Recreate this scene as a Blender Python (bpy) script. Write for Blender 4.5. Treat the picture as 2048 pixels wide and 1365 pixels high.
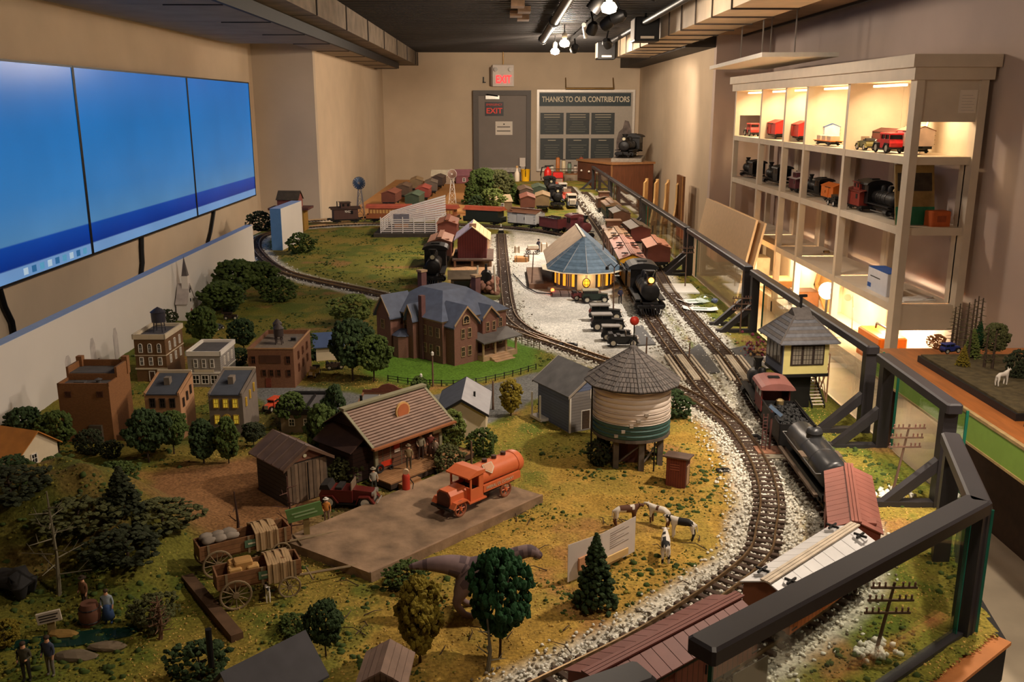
import bpy,bmesh,math,random
import numpy as np
from mathutils import Vector,Matrix
for o in list(bpy.data.objects): bpy.data.objects.remove(o)
SC = bpy.context.scene
COL = SC.collection
PI = math.pi
random.seed(7)
RNG = np.random.default_rng(7)

# ------------------------------------------------------------------ camera
# z = 0 is the top of the layout table,the floor lies at FLOOR.
FLOOR = -0.75
CEIL = 2.06
F_PX,CAM_H = 1850.0,1.15
VPX,VPY = 1000.0,213.0
PITCH = math.atan((682.5 - VPY) / F_PX)
YAW = math.atan((1024 - VPX) / F_PX * math.cos(PITCH))
FW = Vector((math.sin(YAW) * math.cos(PITCH),math.cos(YAW) * math.cos(PITCH),-math.sin(PITCH)))
RT = Vector((math.cos(YAW),-math.sin(YAW),0))
UP = RT.cross(FW)
cam_d = bpy.data.cameras.new('camera')
cam_d.sensor_width = 36.0
cam_d.sensor_fit = 'HORIZONTAL'
cam_d.lens = F_PX / 2048 * 36.0
cam_d.clip_start = 0.05
cam = bpy.data.objects.new('camera',cam_d)
COL.objects.link(cam)
cam.matrix_world = Matrix(((RT.x,UP.x,-FW.x,0),(RT.y,UP.y,-FW.y,0),(RT.z,UP.z,-FW.z,CAM_H),(0,0,0,1)))
SC.camera = cam

def _ray(px,py):
 return FW + RT * ((px - 1024) / F_PX) + UP * ((682.5 - py) / F_PX)
def G(px,py,z=0.0):
 "point at height z seen at a pixel of the photograph: used to survey where a thing stands"
 d = _ray(px,py); t = (z - CAM_H) / d.z
 return Vector((d.x * t,d.y * t,z))
def GX(px,py,x):
 d = _ray(px,py); t = x / d.x
 return Vector((x,d.y * t,CAM_H + d.z * t))
def GY(px,py,y):
 d = _ray(px,py); t = y / d.y
 return Vector((d.x * t,y,CAM_H + d.z * t))

# ------------------------------------------------------------------ exposure,world
SC.view_settings.view_transform = 'Standard'
SC.view_settings.look = 'None'
SC.view_settings.exposure = 1.15
SC.view_settings.gamma = 1.0
SC.view_settings.use_curve_mapping = False
W = bpy.data.worlds.new('world'); SC.world = W
W.use_nodes = True
W.node_tree.nodes['Background'].inputs[0].default_value = (0.9,0.75,0.6,1)
W.node_tree.nodes['Background'].inputs[1].default_value = 0.04

def lamp(kind,name,loc,energy,color,size=0.1,target=None,spot=60,blend=0.5):
 d = bpy.data.lights.new(name,kind)
 d.energy = energy; d.color = color
 if kind == 'AREA':
  d.size = size
 else:
  d.shadow_soft_size = size
 if kind == 'SPOT':
  d.spot_size = math.radians(spot); d.spot_blend = blend
 o = bpy.data.objects.new(name,d); COL.objects.link(o)
 o.location = loc
 if target is not None:
  o.rotation_euler = (Vector(target) - Vector(loc)).to_track_quat('-Z','Y').to_euler()
 return o
WARM = (1.0,0.83,0.66)
WARMER = (1.0,0.62,0.32)
NEUT = (1.0,0.90,0.80)
KEY = (1.0,0.84,0.66)
# ceiling track spots (their housings are built with the ceiling): (x,y,target x,target y,target z,energy,cone,colour)
SPOTS = [
 (1.45,2.45,0.35,2.55,0,68,78,KEY),
 (1.35,4.90,0.75,5.20,0,80,62,NEUT),
 (1.10,1.60,1.10,3.40,0.1,34,46,KEY),
 (1.00,6.60,0.35,6.80,0,70,66,NEUT),
 (0.80,3.60,-0.9,3.9,0,30,80,WARM),
 (0.70,7.40,-0.8,7.9,0,62,90,WARM),
 (0.90,9.60,0.3,11.0,0,80,100,WARM),
 (0.95,8.80,-1.2,12.2,0,50,80,WARM),
 (0.95,2.90,-2.65,5.6,1.0,22,90,WARM),
 (0.95,12.4,0.2,16.8,0.9,70,110,WARM),
 (1.30,11.6,2.45,13.5,0.6,45,100,WARM),
 (0.95,8.10,-2.3,10.6,0.7,42,70,WARM),
 (1.20,1.90,1.95,3.3,-0.3,60,70,KEY),  # added to brighten the aisle and the counter front
 (2.20,4.60,2.5,3.6,0.0,16,70,KEY),
 (2.25,0.90,1.9,2.2,-0.7,55,70,WARM),  # added to brighten the aisle floor
 (1.55,6.20,2.0,6.8,-0.7,30,70,WARM),
]
SPOT_Z = 1.86
for i,(x,y,tx,ty,tz,e,cone,c) in enumerate(SPOTS):
 lamp('SPOT','track_spot_light',(x,y,SPOT_Z),e,c,0.04,(tx,ty,tz),cone,0.7)

# ------------------------------------------------------------------ mesh helpers
_ICO = {}
def ico_data(sub):
 if sub not in _ICO:
  bm = bmesh.new(); bmesh.ops.create_icosphere(bm,subdivisions=sub,radius=1)
  bm.verts.ensure_lookup_table()
  _ICO[sub] = ([v.co.copy() for v in bm.verts],[tuple(v.index for v in f.verts) for f in bm.faces])
  bm.free()
 return _ICO[sub]

class MB:
 def __init__(s):
  s.v = []; s.f = []
 def add(s,vs,fs,m=None):
  b = len(s.v)
  if m is not None: vs = [m @ Vector(v) for v in vs]
  s.v.extend(tuple(v) for v in vs)
  s.f.extend(tuple(i + b for i in f) for f in fs)
  return s
 def bx(s,x0,x1,y0,y1,z0,z1,m=None):
  vs = [(x0,y0,z0),(x1,y0,z0),(x1,y1,z0),(x0,y1,z0),(x0,y0,z1),(x1,y0,z1),(x1,y1,z1),(x0,y1,z1)]
  return s.add(vs,[(0,3,2,1),(4,5,6,7),(0,1,5,4),(1,2,6,5),(2,3,7,6),(3,0,4,7)],m)
 def box(s,c,d,m=None):
  return s.bx(c[0] - d[0] / 2,c[0] + d[0] / 2,c[1] - d[1] / 2,c[1] + d[1] / 2,c[2] - d[2] / 2,c[2] + d[2] / 2,m)
 def rbox(s,c,d,rz=0,rx=0,ry=0):
  m = Matrix.Translation(c) @ Matrix.Rotation(rz,4,'Z') @ Matrix.Rotation(ry,4,'Y') @ Matrix.Rotation(rx,4,'X')
  return s.box((0,0,0),d,m)
 def bevbox(s,c,d,b=0.004,m=None):
  "box with bevelled vertical and top edges"
  x,y,z = d[0] / 2,d[1] / 2,d[2] / 2
  def ring(ex,ey,zz):
   return [(c[0] + px,c[1] + py,c[2] + zz) for px,py in ((-ex + b,-ey),(ex - b,-ey),(ex,-ey + b),(ex,ey - b),(ex - b,ey),(-ex + b,ey),(-ex,ey - b),(-ex,-ey + b))]
  vs = ring(x,y,-z) + ring(x,y,z - b) + ring(x - b,y - b,z)
  fs = [tuple(range(7,-1,-1)),tuple(range(16,24))]
  for k in (0,8):
   for i in range(8):
    j = (i + 1) % 8
    fs.append((k + i,k + j,k + 8 + j,k + 8 + i))
  return s.add(vs,fs,m)
 def cyl(s,p0,p1,r0,r1=None,n=10,caps=True):
  if r1 is None: r1 = r0
  p0,p1 = Vector(p0),Vector(p1)
  q = (p1 - p0).to_track_quat('Z','Y')
  a = [p0 + q @ Vector((r0 * math.cos(2 * PI * i / n),r0 * math.sin(2 * PI * i / n),0)) for i in range(n)]
  b = [p1 + q @ Vector((r1 * math.cos(2 * PI * i / n),r1 * math.sin(2 * PI * i / n),0)) for i in range(n)]
  fs = [(i,(i + 1) % n,n + (i + 1) % n,n + i) for i in range(n)]
  if caps: fs += [tuple(range(n - 1,-1,-1)),tuple(range(n,2 * n))]
  return s.add(a + b,fs)
 def tube(s,pts,r,n=6,r1=None):
  pts = [Vector(p) for p in pts]; k = len(pts); vs = []; fs = []
  for i,p in enumerate(pts):
   t = (pts[min(i + 1,k - 1)] - pts[max(i - 1,0)])
   q = t.to_track_quat('Z','Y')
   rr = r if r1 is None else r + (r1 - r) * i / (k - 1)
   vs += [p + q @ Vector((rr * math.cos(2 * PI * j / n),rr * math.sin(2 * PI * j / n),0)) for j in range(n)]
  for i in range(k - 1):
   for j in range(n):
    fs.append((i * n + j,i * n + (j + 1) % n,(i + 1) * n + (j + 1) % n,(i + 1) * n + j))
  fs += [tuple(range(n - 1,-1,-1)),tuple(range((k - 1) * n,k * n))]
  return s.add(vs,fs)
 def lathe(s,prof,n=16,m=None,rot=0):
  vs = []; fs = []
  for r,z in prof:
   vs += [(r * math.cos(2 * PI * j / n + rot),r * math.sin(2 * PI * j / n + rot),z) for j in range(n)]
  for i in range(len(prof) - 1):
   for j in range(n):
    fs.append((i * n + j,i * n + (j + 1) % n,(i + 1) * n + (j + 1) % n,(i + 1) * n + j))
  fs += [tuple(range(n - 1,-1,-1)),tuple(range((len(prof) - 1) * n,len(prof) * n))]
  return s.add(vs,fs,m)
 def ico(s,c,r,sub=1,sc=(1,1,1),jit=0.0):
  vs,fs = ico_data(sub)
  out = []
  for v in vs:
   k = r * (1 + random.uniform(-jit,jit))
   out.append((c[0] + v.x * k * sc[0],c[1] + v.y * k * sc[1],c[2] + v.z * k * sc[2]))
  return s.add(out,fs)
 def extr(s,poly,axis,a,b,m=None):
  "polygon extruded along an axis: axis x -> poly in (y,z), y -> (x,z), z -> (x,y)"
  n = len(poly)
  def P(p,t):
   return {'x': (t,p[0],p[1]),'y': (p[0],t,p[1]),'z': (p[0],p[1],t)}[axis]
  vs = [P(p,a) for p in poly] + [P(p,b) for p in poly]
  fs = [tuple(range(n - 1,-1,-1)),tuple(range(n,2 * n))] + [(i,(i + 1) % n,n + (i + 1) % n,n + i) for i in range(n)]
  return s.add(vs,fs,m)
 def ring(s,c,R,r,axis='y',n=20,k=6):
  vs = []; fs = []
  for i in range(n):
   a = 2 * PI * i / n
   for j in range(k):
    b = 2 * PI * j / k
    u = (R + r * math.cos(b)) * math.cos(a); w = (R + r * math.cos(b)) * math.sin(a); h = r * math.sin(b)
    p = {'y': (u,h,w),'x': (h,u,w),'z': (u,w,h)}[axis]
    vs.append((c[0] + p[0],c[1] + p[1],c[2] + p[2]))
  for i in range(n):
   for j in range(k):
    fs.append((i * k + j,((i + 1) % n) * k + j,((i + 1) % n) * k + (j + 1) % k,i * k + (j + 1) % k))
  return s.add(vs,fs)
 def quad(s,a,b,c,d):
  return s.add([a,b,c,d],[(0,1,2,3)])
 def build(s,name,mat,parent=None,smooth=False,loc=None):
  me = bpy.data.meshes.new(name)
  me.from_pydata(s.v,[],s.f)
  bm = bmesh.new(); bm.from_mesh(me); bmesh.ops.recalc_face_normals(bm,faces=bm.faces); bm.to_mesh(me); bm.free()
  if smooth:
   me.polygons.foreach_set('use_smooth',[True] * len(me.polygons))
   if smooth != 'all':
    try: me.set_sharp_from_angle(angle=math.radians(smooth if smooth is not True else 40))
    except Exception: pass
  if mat is not None: me.materials.append(mat)
  o = bpy.data.objects.new(name,me); COL.objects.link(o)
  if parent is not None: o.parent = parent
  if loc is not None: o.location = loc
  return o

def fast_mesh(name,V,Fc,mat,parent=None,smooth=False):
 "V (n,3) array, Fc (m,k) array"
 V = np.asarray(V,dtype=np.float32); Fc = np.asarray(Fc,dtype=np.int32)
 me = bpy.data.meshes.new(name); k = Fc.shape[1]
 me.vertices.add(len(V)); me.vertices.foreach_set('co',V.ravel())
 me.loops.add(Fc.size); me.loops.foreach_set('vertex_index',Fc.ravel())
 me.polygons.add(len(Fc)); me.polygons.foreach_set('loop_start',np.arange(0,Fc.size,k,dtype=np.int32))
 try: me.polygons.foreach_set('loop_total',np.full(len(Fc),k,dtype=np.int32))
 except Exception: pass
 if smooth: me.polygons.foreach_set('use_smooth',[True] * len(Fc))
 me.update(calc_edges=True)
 if mat is not None: me.materials.append(mat)
 o = bpy.data.objects.new(name,me); COL.objects.link(o)
 if parent is not None: o.parent = parent
 return o

def scatter_mesh(name,pos,size,mat,sub=1,flat=(1,1,1),jit=0.25,parent=None):
 "many small lumps joined into one mesh"
 vs,fs = ico_data(sub)
 T = np.array([tuple(v) for v in vs]); Fc = np.array(fs)
 pos = np.asarray(pos); size = np.asarray(size); n = len(pos); m = len(T)
 a = RNG.uniform(0,2 * PI,n)
 st = np.stack([RNG.uniform(.7,1.3,n) * flat[0],RNG.uniform(.7,1.3,n) * flat[1],RNG.uniform(.7,1.3,n) * flat[2]],1) * size[:,None]
 P = T[None] * (1 + RNG.uniform(-jit,jit,(n,m,1))) * st[:,None,:]
 c,s_ = np.cos(a)[:,None],np.sin(a)[:,None]
 X = P[...,0] * c - P[...,1] * s_; Y = P[...,0] * s_ + P[...,1] * c
 V = np.stack([X,Y,P[...,2]],2) + pos[:,None,:]
 FF = Fc[None] + (np.arange(n) * m)[:,None,None]
 return fast_mesh(name,V.reshape(-1,3),FF.reshape(-1,3),mat,parent)

def tag(o,label=None,cat=None,group=None,kind=None):
 if label: o['label'] = label
 if cat: o['category'] = cat
 if group: o['group'] = group
 if kind: o['kind'] = kind
 return o
def thing(name,label,cat,loc=(0,0,0),rz=0.0,group=None):
 o = bpy.data.objects.new(name,None); COL.objects.link(o)
 o.location = loc; o.rotation_euler = (0,0,rz); o.empty_display_size = 0.05
 return tag(o,label,cat,group)
def struct(name,mb,mat,label=None,cat=None,smooth=False):
 o = mb.build(name,mat,None,smooth); o['kind'] = 'structure'
 return tag(o,label,cat)
def dup(root,loc=None,rz=None,label=None,group=None,scale=None,mats=None):
 def cp(o,par):
  c = o.copy(); COL.objects.link(c); c.parent = par
  if mats and o.type == 'MESH' and o.data.materials and o.data.materials[0].name in mats:
   c.material_slots[0].link = 'OBJECT'; c.material_slots[0].material = mats[o.data.materials[0].name]
  for ch in list(o.children): cp(ch,c)
  return c
 r = cp(root,root.parent)
 if loc is not None: r.location = loc
 if rz is not None: r.rotation_euler = (0,0,rz)
 if scale is not None: r.scale = scale if hasattr(scale,'__len__') else (scale,) * 3
 if label: r['label'] = label
 if group: r['group'] = group
 return r

# ------------------------------------------------------------------ materials
def lin(c):
 return tuple(((x / 255) / 12.92 if x / 255 <= 0.04045 else ((x / 255 + 0.055) / 1.055) ** 2.4) for x in c)
_M = {}
def mat(name,col,rough=0.6,metal=0.0,var=0.18,scale=25.0,bump=0.0,emit=0.0,ecol=None,spec=0.4,detail=4.0,coat=0.0,stretch=(1,1,1),coord='Object'):
 if name in _M: return _M[name]
 m = bpy.data.materials.new(name); m.use_nodes = True
 nt = m.node_tree; b = nt.nodes['Principled BSDF']
 L = lin(col)
 b.inputs['Roughness'].default_value = rough
 b.inputs['Metallic'].default_value = metal
 b.inputs['Specular IOR Level'].default_value = spec
 if coat: b.inputs['Coat Weight'].default_value = coat
 if var > 0 or bump > 0:
  tc = nt.nodes.new('ShaderNodeTexCoord'); mp = nt.nodes.new('ShaderNodeMapping')
  mp.inputs['Scale'].default_value = stretch
  nt.links.new(tc.outputs[coord],mp.inputs[0])
  nz = nt.nodes.new('ShaderNodeTexNoise'); nz.inputs['Scale'].default_value = scale; nz.inputs['Detail'].default_value = detail
  nt.links.new(mp.outputs[0],nz.inputs['Vector'])
  cr = nt.nodes.new('ShaderNodeValToRGB')
  cr.color_ramp.elements[0].position = 0.3; cr.color_ramp.elements[1].position = 0.7
  cr.color_ramp.elements[0].color = tuple(x * (1 - var) for x in L) + (1,)
  cr.color_ramp.elements[1].color = tuple(min(1,x * (1 + var)) for x in L) + (1,)
  nt.links.new(nz.outputs['Fac'],cr.inputs[0]); nt.links.new(cr.outputs[0],b.inputs['Base Color'])
  if bump:
   bp = nt.nodes.new('ShaderNodeBump'); bp.inputs['Strength'].default_value = bump; bp.inputs['Distance'].default_value = 0.01
   nt.links.new(nz.outputs['Fac'],bp.inputs['Height']); nt.links.new(bp.outputs[0],b.inputs['Normal'])
 else:
  b.inputs['Base Color'].default_value = L + (1,)
 if emit:
  b.inputs['Emission Color'].default_value = lin(ecol or col) + (1,)
  b.inputs['Emission Strength'].default_value = emit
 _M[name] = m
 return m
def striped(name,c1,c2,scale,axis='z',rough=0.6,metal=0.0,duty=0.15,bump=0.4,dist=0.003,var=0.12):
 "boards, siding or courses: thin dark joints every 1/scale along one object axis"
 if name in _M: return _M[name]
 m = bpy.data.materials.new(name); m.use_nodes = True
 nt = m.node_tree; b = nt.nodes['Principled BSDF']; b.inputs['Roughness'].default_value = rough; b.inputs['Metallic'].default_value = metal
 tc = nt.nodes.new('ShaderNodeTexCoord'); sx = nt.nodes.new('ShaderNodeSeparateXYZ')
 nt.links.new(tc.outputs['Object'],sx.inputs[0])
 mu = nt.nodes.new('ShaderNodeMath'); mu.operation = 'MULTIPLY'; mu.inputs[1].default_value = scale
 nt.links.new(sx.outputs['XYZ'.index(axis.upper())],mu.inputs[0])
 fr = nt.nodes.new('ShaderNodeMath'); fr.operation = 'FRACT'; nt.links.new(mu.outputs[0],fr.inputs[0])
 gt = nt.nodes.new('ShaderNodeMath'); gt.operation = 'GREATER_THAN'; gt.inputs[1].default_value = duty
 nt.links.new(fr.outputs[0],gt.inputs[0])
 nz = nt.nodes.new('ShaderNodeTexNoise'); nz.inputs['Scale'].default_value = 40; nt.links.new(tc.outputs['Object'],nz.inputs['Vector'])
 mx0 = nt.nodes.new('ShaderNodeMix'); mx0.data_type = 'RGBA'; nt.links.new(nz.outputs['Fac'],mx0.inputs[0])
 L1,L2 = lin(c1),lin(c2)
 mx0.inputs[6].default_value = tuple(x * (1 - var) for x in L1) + (1,); mx0.inputs[7].default_value = tuple(min(1,x * (1 + var)) for x in L1) + (1,)
 mx = nt.nodes.new('ShaderNodeMix'); mx.data_type = 'RGBA'; mx.inputs[6].default_value = L2 + (1,)
 nt.links.new(gt.outputs[0],mx.inputs[0]); nt.links.new(mx0.outputs[2],mx.inputs[7]); nt.links.new(mx.outputs[2],b.inputs['Base Color'])
 if bump:
  bp = nt.nodes.new('ShaderNodeBump'); bp.inputs['Strength'].default_value = bump; bp.inputs['Distance'].default_value = dist
  nt.links.new(gt.outputs[0],bp.inputs['Height']); nt.links.new(bp.outputs[0],b.inputs['Normal'])
 _M[name] = m
 return m
def brick(name,c1,c2,mortar,sc=90.0,rough=0.8):
 if name in _M: return _M[name]
 m = bpy.data.materials.new(name); m.use_nodes = True
 nt = m.node_tree; b = nt.nodes['Principled BSDF']; b.inputs['Roughness'].default_value = rough
 tc = nt.nodes.new('ShaderNodeTexCoord'); sp = nt.nodes.new('ShaderNodeSeparateXYZ'); nt.links.new(tc.outputs['Object'],sp.inputs[0])
 ad = nt.nodes.new('ShaderNodeMath'); ad.operation = 'ADD'; nt.links.new(sp.outputs[0],ad.inputs[0]); nt.links.new(sp.outputs[1],ad.inputs[1])
 cb = nt.nodes.new('ShaderNodeCombineXYZ'); nt.links.new(ad.outputs[0],cb.inputs[0]); nt.links.new(sp.outputs[2],cb.inputs[1])
 bt = nt.nodes.new('ShaderNodeTexBrick'); bt.inputs['Scale'].default_value = sc; bt.inputs['Mortar Size'].default_value = 0.015
 bt.inputs['Color1'].default_value = lin(c1) + (1,); bt.inputs['Color2'].default_value = lin(c2) + (1,); bt.inputs['Mortar'].default_value = lin(mortar) + (1,)
 nt.links.new(cb.outputs[0],bt.inputs['Vector']); nt.links.new(bt.outputs['Color'],b.inputs['Base Color'])
 _M[name] = m
 return m
def glass(name,tint=(0.93,0.96,0.93),gloss=0.1,grough=0.03):
 if name in _M: return _M[name]
 m = bpy.data.materials.new(name); m.use_nodes = True
 nt = m.node_tree; nt.nodes.remove(nt.nodes['Principled BSDF']); out = nt.nodes['Material Output']
 t = nt.nodes.new('ShaderNodeBsdfTransparent'); t.inputs[0].default_value = tint + (1,)
 g = nt.nodes.new('ShaderNodeBsdfGlossy'); g.inputs['Roughness'].default_value = grough; g.inputs[0].default_value = (1,1,1,1)
 lw0 = nt.nodes.new('ShaderNodeLayerWeight'); lw0.inputs['Blend'].default_value = 0.5
 pw = nt.nodes.new('ShaderNodeMath'); pw.operation = 'POWER'; pw.inputs[1].default_value = 4.0; nt.links.new(lw0.outputs['Facing'],pw.inputs[0])
 lw = nt.nodes.new('ShaderNodeMath'); lw.operation = 'MULTIPLY_ADD'; lw.inputs[1].default_value = 0.8; lw.inputs[2].default_value = gloss * 0.25; nt.links.new(pw.outputs[0],lw.inputs[0])
 mx = nt.nodes.new('ShaderNodeMixShader')
 nt.links.new(lw.outputs[0],mx.inputs[0]); nt.links.new(t.outputs[0],mx.inputs[1]); nt.links.new(g.outputs[0],mx.inputs[2]); nt.links.new(mx.outputs[0],out.inputs[0])
 _M[name] = m
 return m
_FONT = {}
def text(name,body,size,material,parent,loc,rot=(0,0,0),ext=0.0006,align='CENTER',bold=False,sx=1.0,fit=None):
 cu = bpy.data.curves.new(name,'FONT'); cu.body = body; cu.size = size; cu.extrude = ext; cu.align_x = align; cu.align_y = 'CENTER'
 if bold: cu.offset = size * 0.02
 tmp = bpy.data.objects.new(name,cu); COL.objects.link(tmp)
 dg = bpy.context.evaluated_depsgraph_get(); dg.update()
 me = bpy.data.meshes.new_from_object(tmp.evaluated_get(dg))
 bpy.data.objects.remove(tmp); bpy.data.curves.remove(cu)
 me.materials.clear(); me.materials.append(material)
 o = bpy.data.objects.new(name,me); COL.objects.link(o); o.parent = parent
 if fit and len(me.vertices):
  xs_ = [v.co.x for v in me.vertices]; sx = fit / max(1e-6,max(xs_) - min(xs_))
 o.location = loc; o.rotation_euler = rot; o.scale = (sx,1,1)
 return o

# numpy value noise
def vnoise(x,y,seed=0):
 xi = np.floor(x).astype(np.int64); yi = np.floor(y).astype(np.int64); fx = x - xi; fy = y - yi
 fx = fx * fx * (3 - 2 * fx); fy = fy * fy * (3 - 2 * fy)
 def h(a,b):
  n = (a * 374761393 + b * 668265263 + seed * 974634541) & 0x7fffffff
  n = ((n ^ (n >> 13)) * 1274126177) & 0x7fffffff
  return ((n ^ (n >> 16)) & 0xffff) / 65535.0
 return (h(xi,yi) * (1 - fx) + h(xi + 1,yi) * fx) * (1 - fy) + (h(xi,yi + 1) * (1 - fx) + h(xi + 1,yi + 1) * fx) * fy
def fbm(x,y,seed=0,o=4):
 r = 0; a = 0.5
 for i in range(o):
  r = r + a * vnoise(x * 2 ** i,y * 2 ** i,seed + i); a *= 0.5
 return r
def poly_sd(X,Y,poly):
 "signed distance to polygon, negative inside"
 P = np.array([(p[0],p[1]) for p in poly]); d = np.full(X.shape,1e9); ins = np.zeros(X.shape,bool)
 for i in range(len(P)):
  a = P[i]; b = P[(i + 1) % len(P)]; e = b - a
  t = np.clip(((X - a[0]) * e[0] + (Y - a[1]) * e[1]) / max(1e-9,e @ e),0,1)
  d = np.minimum(d,np.hypot(X - a[0] - t * e[0],Y - a[1] - t * e[1]))
  c = ((a[1] > Y) != (b[1] > Y)); xx = a[0] + (Y - a[1]) / (b[1] - a[1] + 1e-12) * e[0]
  ins ^= c & (X < xx)
 return np.where(ins,-d,d)
def catmull(pts,step=0.02):
 pts = [Vector((p[0],p[1],0)) for p in pts]; out = []
 P = [pts[0] * 2 - pts[1]] + pts + [pts[-1] * 2 - pts[-2]]
 for i in range(1,len(P) - 2):
  a,b,c,d = P[i - 1],P[i],P[i + 1],P[i + 2]
  n = max(2,int((c - b).length / step))
  for k in range(n):
   t = k / n
   out.append(0.5 * ((2 * b) + (c - a) * t + (2 * a - 5 * b + 4 * c - d) * t * t + (3 * b - a - 3 * c + d) * t ** 3))
 out.append(pts[-1])
 # resample evenly
 res = [out[0]]; acc = 0
 for i in range(1,len(out)):
  seg = out[i] - out[i - 1]; L = seg.length; pos = 0
  while acc + (L - pos) >= step:
   pos += step - acc; res.append(out[i - 1] + seg * (pos / L)); acc = 0
  acc += L - pos
 return res
# ================================================================== ROOM
YB = 16.8            # back wall
XL = -2.72           # left wall with the screens
XL2 = -2.05          # left wall beyond the corner
YC = 10.6            # the corner's face
XR = 3.08            # right wall behind the bookcase
XR2 = 2.45           # right wall further back
YR = 10.9
Y0 = -2.5            # wall behind the camera
wallm = mat('wall_paint',(204,182,154),0.85,var=0.05,scale=3,bump=0.02)
walll = mat('wall_paint_shaded',(190,172,150),0.85,var=0.05,scale=3)  # same wall paint, darkened and cooled for the corner face in shade
walr = mat('wall_paint_screenlit',(196,176,164),0.85,var=0.06,scale=2)  # mauve tint puts the blue screen light into the right wall colour
T = 0.12
struct('wall_back',MB().bx(XL2 - T,XR2 + T,YB,YB + T,FLOOR,CEIL + .2),wallm,'beige back wall with the grey exit door','wall')
struct('wall_left',MB().bx(XL - T,XL,Y0,YC,FLOOR,CEIL + .2),wallm,'beige left wall behind the row of blue screens','wall')
struct('wall_left_corner',MB().bx(XL - T,XL2,YC,YC + T,FLOOR,CEIL + .2),walll,'wall face painted greyer for shade at the left corner facing the camera','wall')
struct('wall_left_far',MB().bx(XL2 - T,XL2,YC + T,YB,FLOOR,CEIL + .2),wallm,'beige far left wall beside the yard tracks','wall')
struct('wall_right',MB().bx(XR,XR + T,Y0,YR,FLOOR,CEIL + .2),walr,'pale wall, tinted mauve for screen light, behind the white bookcase','wall')
struct('wall_right_corner',MB().bx(XR2,XR + T,YR,YR + T,FLOOR,CEIL + .2),walr,'narrow wall return behind the bookcase end','wall')
struct('wall_right_far',MB().bx(XR2,XR2 + T,YR + T,YB,FLOOR,CEIL + .2),wallm,'tan far right wall with boards leaning on it','wall')
struct('wall_front',MB().bx(XL - T,XR + T,Y0 - T,Y0,FLOOR,CEIL + .2),wallm,'wall behind the viewer','wall')
# floor of concrete slabs
fl = struct('floor',MB().bx(XL - T,XR + T,Y0 - T,YB + T,FLOOR - .1,FLOOR - .006),mat('floor_joint',(70,62,54),0.9,var=0),'pale concrete floor with sawn joints','floor')
slabm = mat('concrete',(196,180,156),0.45,var=0.13,scale=5,detail=8,bump=0.03)
xs = [XL,-1.0,1.4,XR]; ys = [Y0,-0.2,2.1,4.45,6.8,9.2,11.6,14.0,YB]
for i in range(len(xs) - 1):
 for j in range(len(ys) - 1):
  MB().bx(xs[i] + .004,xs[i + 1] - .004,ys[j] + .004,ys[j + 1] - .004,FLOOR - .006,FLOOR).build('slab',slabm,fl)
# corrugated dark ceiling
cm = MB(); vs = []; fs = []; y = Y0; k = 0
prof = []
while y < YB:
 prof += [(y,CEIL + .05),(y + .05,CEIL + .05),(y + .065,CEIL),(y + .115,CEIL),(y + .13,CEIL + .05)]; y += .15
for (yy,zz) in prof: vs += [(XL,yy,zz),(XR,yy,zz)]
for i in range(len(prof) - 1): fs.append((2 * i,2 * i + 1,2 * i + 3,2 * i + 2))
cm.add(vs,fs); struct('ceiling',cm,mat('deck_black',(38,34,32),0.6,metal=0.1,var=0.15,scale=4),'dark corrugated metal ceiling deck','ceiling')

# ---- ducts
ductm = mat('duct_wrap',(118,104,88),0.8,var=0.3,scale=6,detail=8,bump=0.15)
duct_dark = mat('duct_dark',(58,52,48),0.7,var=0.2,scale=5)
t = thing('air_duct','big textured grey duct under the ceiling on the left','duct',(-1.43,0,0))
yy = Y0
while yy < YB - .05:
 y1 = min(yy + 1.45,YB)
 MB().bx(-.42,0,yy + .006,y1 - .006,1.84,CEIL - .005).build('duct_section',ductm,t)
 MB().bx(-.425,.012,y1 - .02,y1 - .008,1.838,CEIL - .005).build('flange',duct_dark,t); yy = y1
t = thing('ceiling_soffit','lower grey panelled soffit under the left duct','soffit',(-1.66,0,0))
yy = Y0
while yy < 15.6:
 y1 = min(yy + 1.2,15.6)
 MB().bx(-.98 if y1 <= YC else -.38,0.0,yy + .004,y1 - .004,1.745,1.83).build('panel',mat('soffit_grey',(150,138,124),0.8,var=.12,scale=4),t)
 MB().bx(-.36,0.0,y1 - .006,y1 + .004,1.738,1.75).build('hanger_wire',duct_dark,t); yy = y1
MB().bx(0.0,.03,Y0,15.6,1.742,1.83).build('edge_strip',mat('black_edge',(24,22,22),.6,var=.1),t)
# right duct with sheet seams
rdm = mat('duct_sheet',(200,178,150),0.5,metal=0.15,var=0.12,scale=5)
t = thing('air_duct','long beige sheet metal duct on the right with standing seams','duct',(1.62,0,0))
yy = Y0
while yy < 13.4:
 y1 = min(yy + .62,13.45)
 MB().bx(0,.46,yy + .005,y1 - .005,1.815,CEIL - .004).build('duct_section',rdm,t)
 MB().bx(-.012,.47,y1 - .014,y1 - .004,1.803,CEIL - .004).build('seam',mat('seam_dark',(70,60,52),.6),t); yy = y1
t = thing('ceiling_beam','dark boxed beam beside the right duct ending at the back wall','beam',(2.1,0,0))
MB().bx(0,.35,YR + .05,YB,1.8,CEIL - .003).build('beam',duct_dark,t)
MB().bx(.04,.3,Y0,YR,1.93,CEIL - .003).build('beam',mat('beam_black',(34,31,31),.7,var=.15),t)
t = thing('ceiling_soffit','tan soffit strip above the bookcase','soffit',(2.45,0,0))
MB().bx(0,.27,Y0,YR - .02,1.93,CEIL - .003).build('panel',mat('soffit_tan',(170,140,112),.8,var=.12,scale=5),t)
MB().bx(.27,.30,Y0,YR - .02,1.91,CEIL - .003).build('edge_strip',mat('black_edge',(24,22,22)),t)

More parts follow.
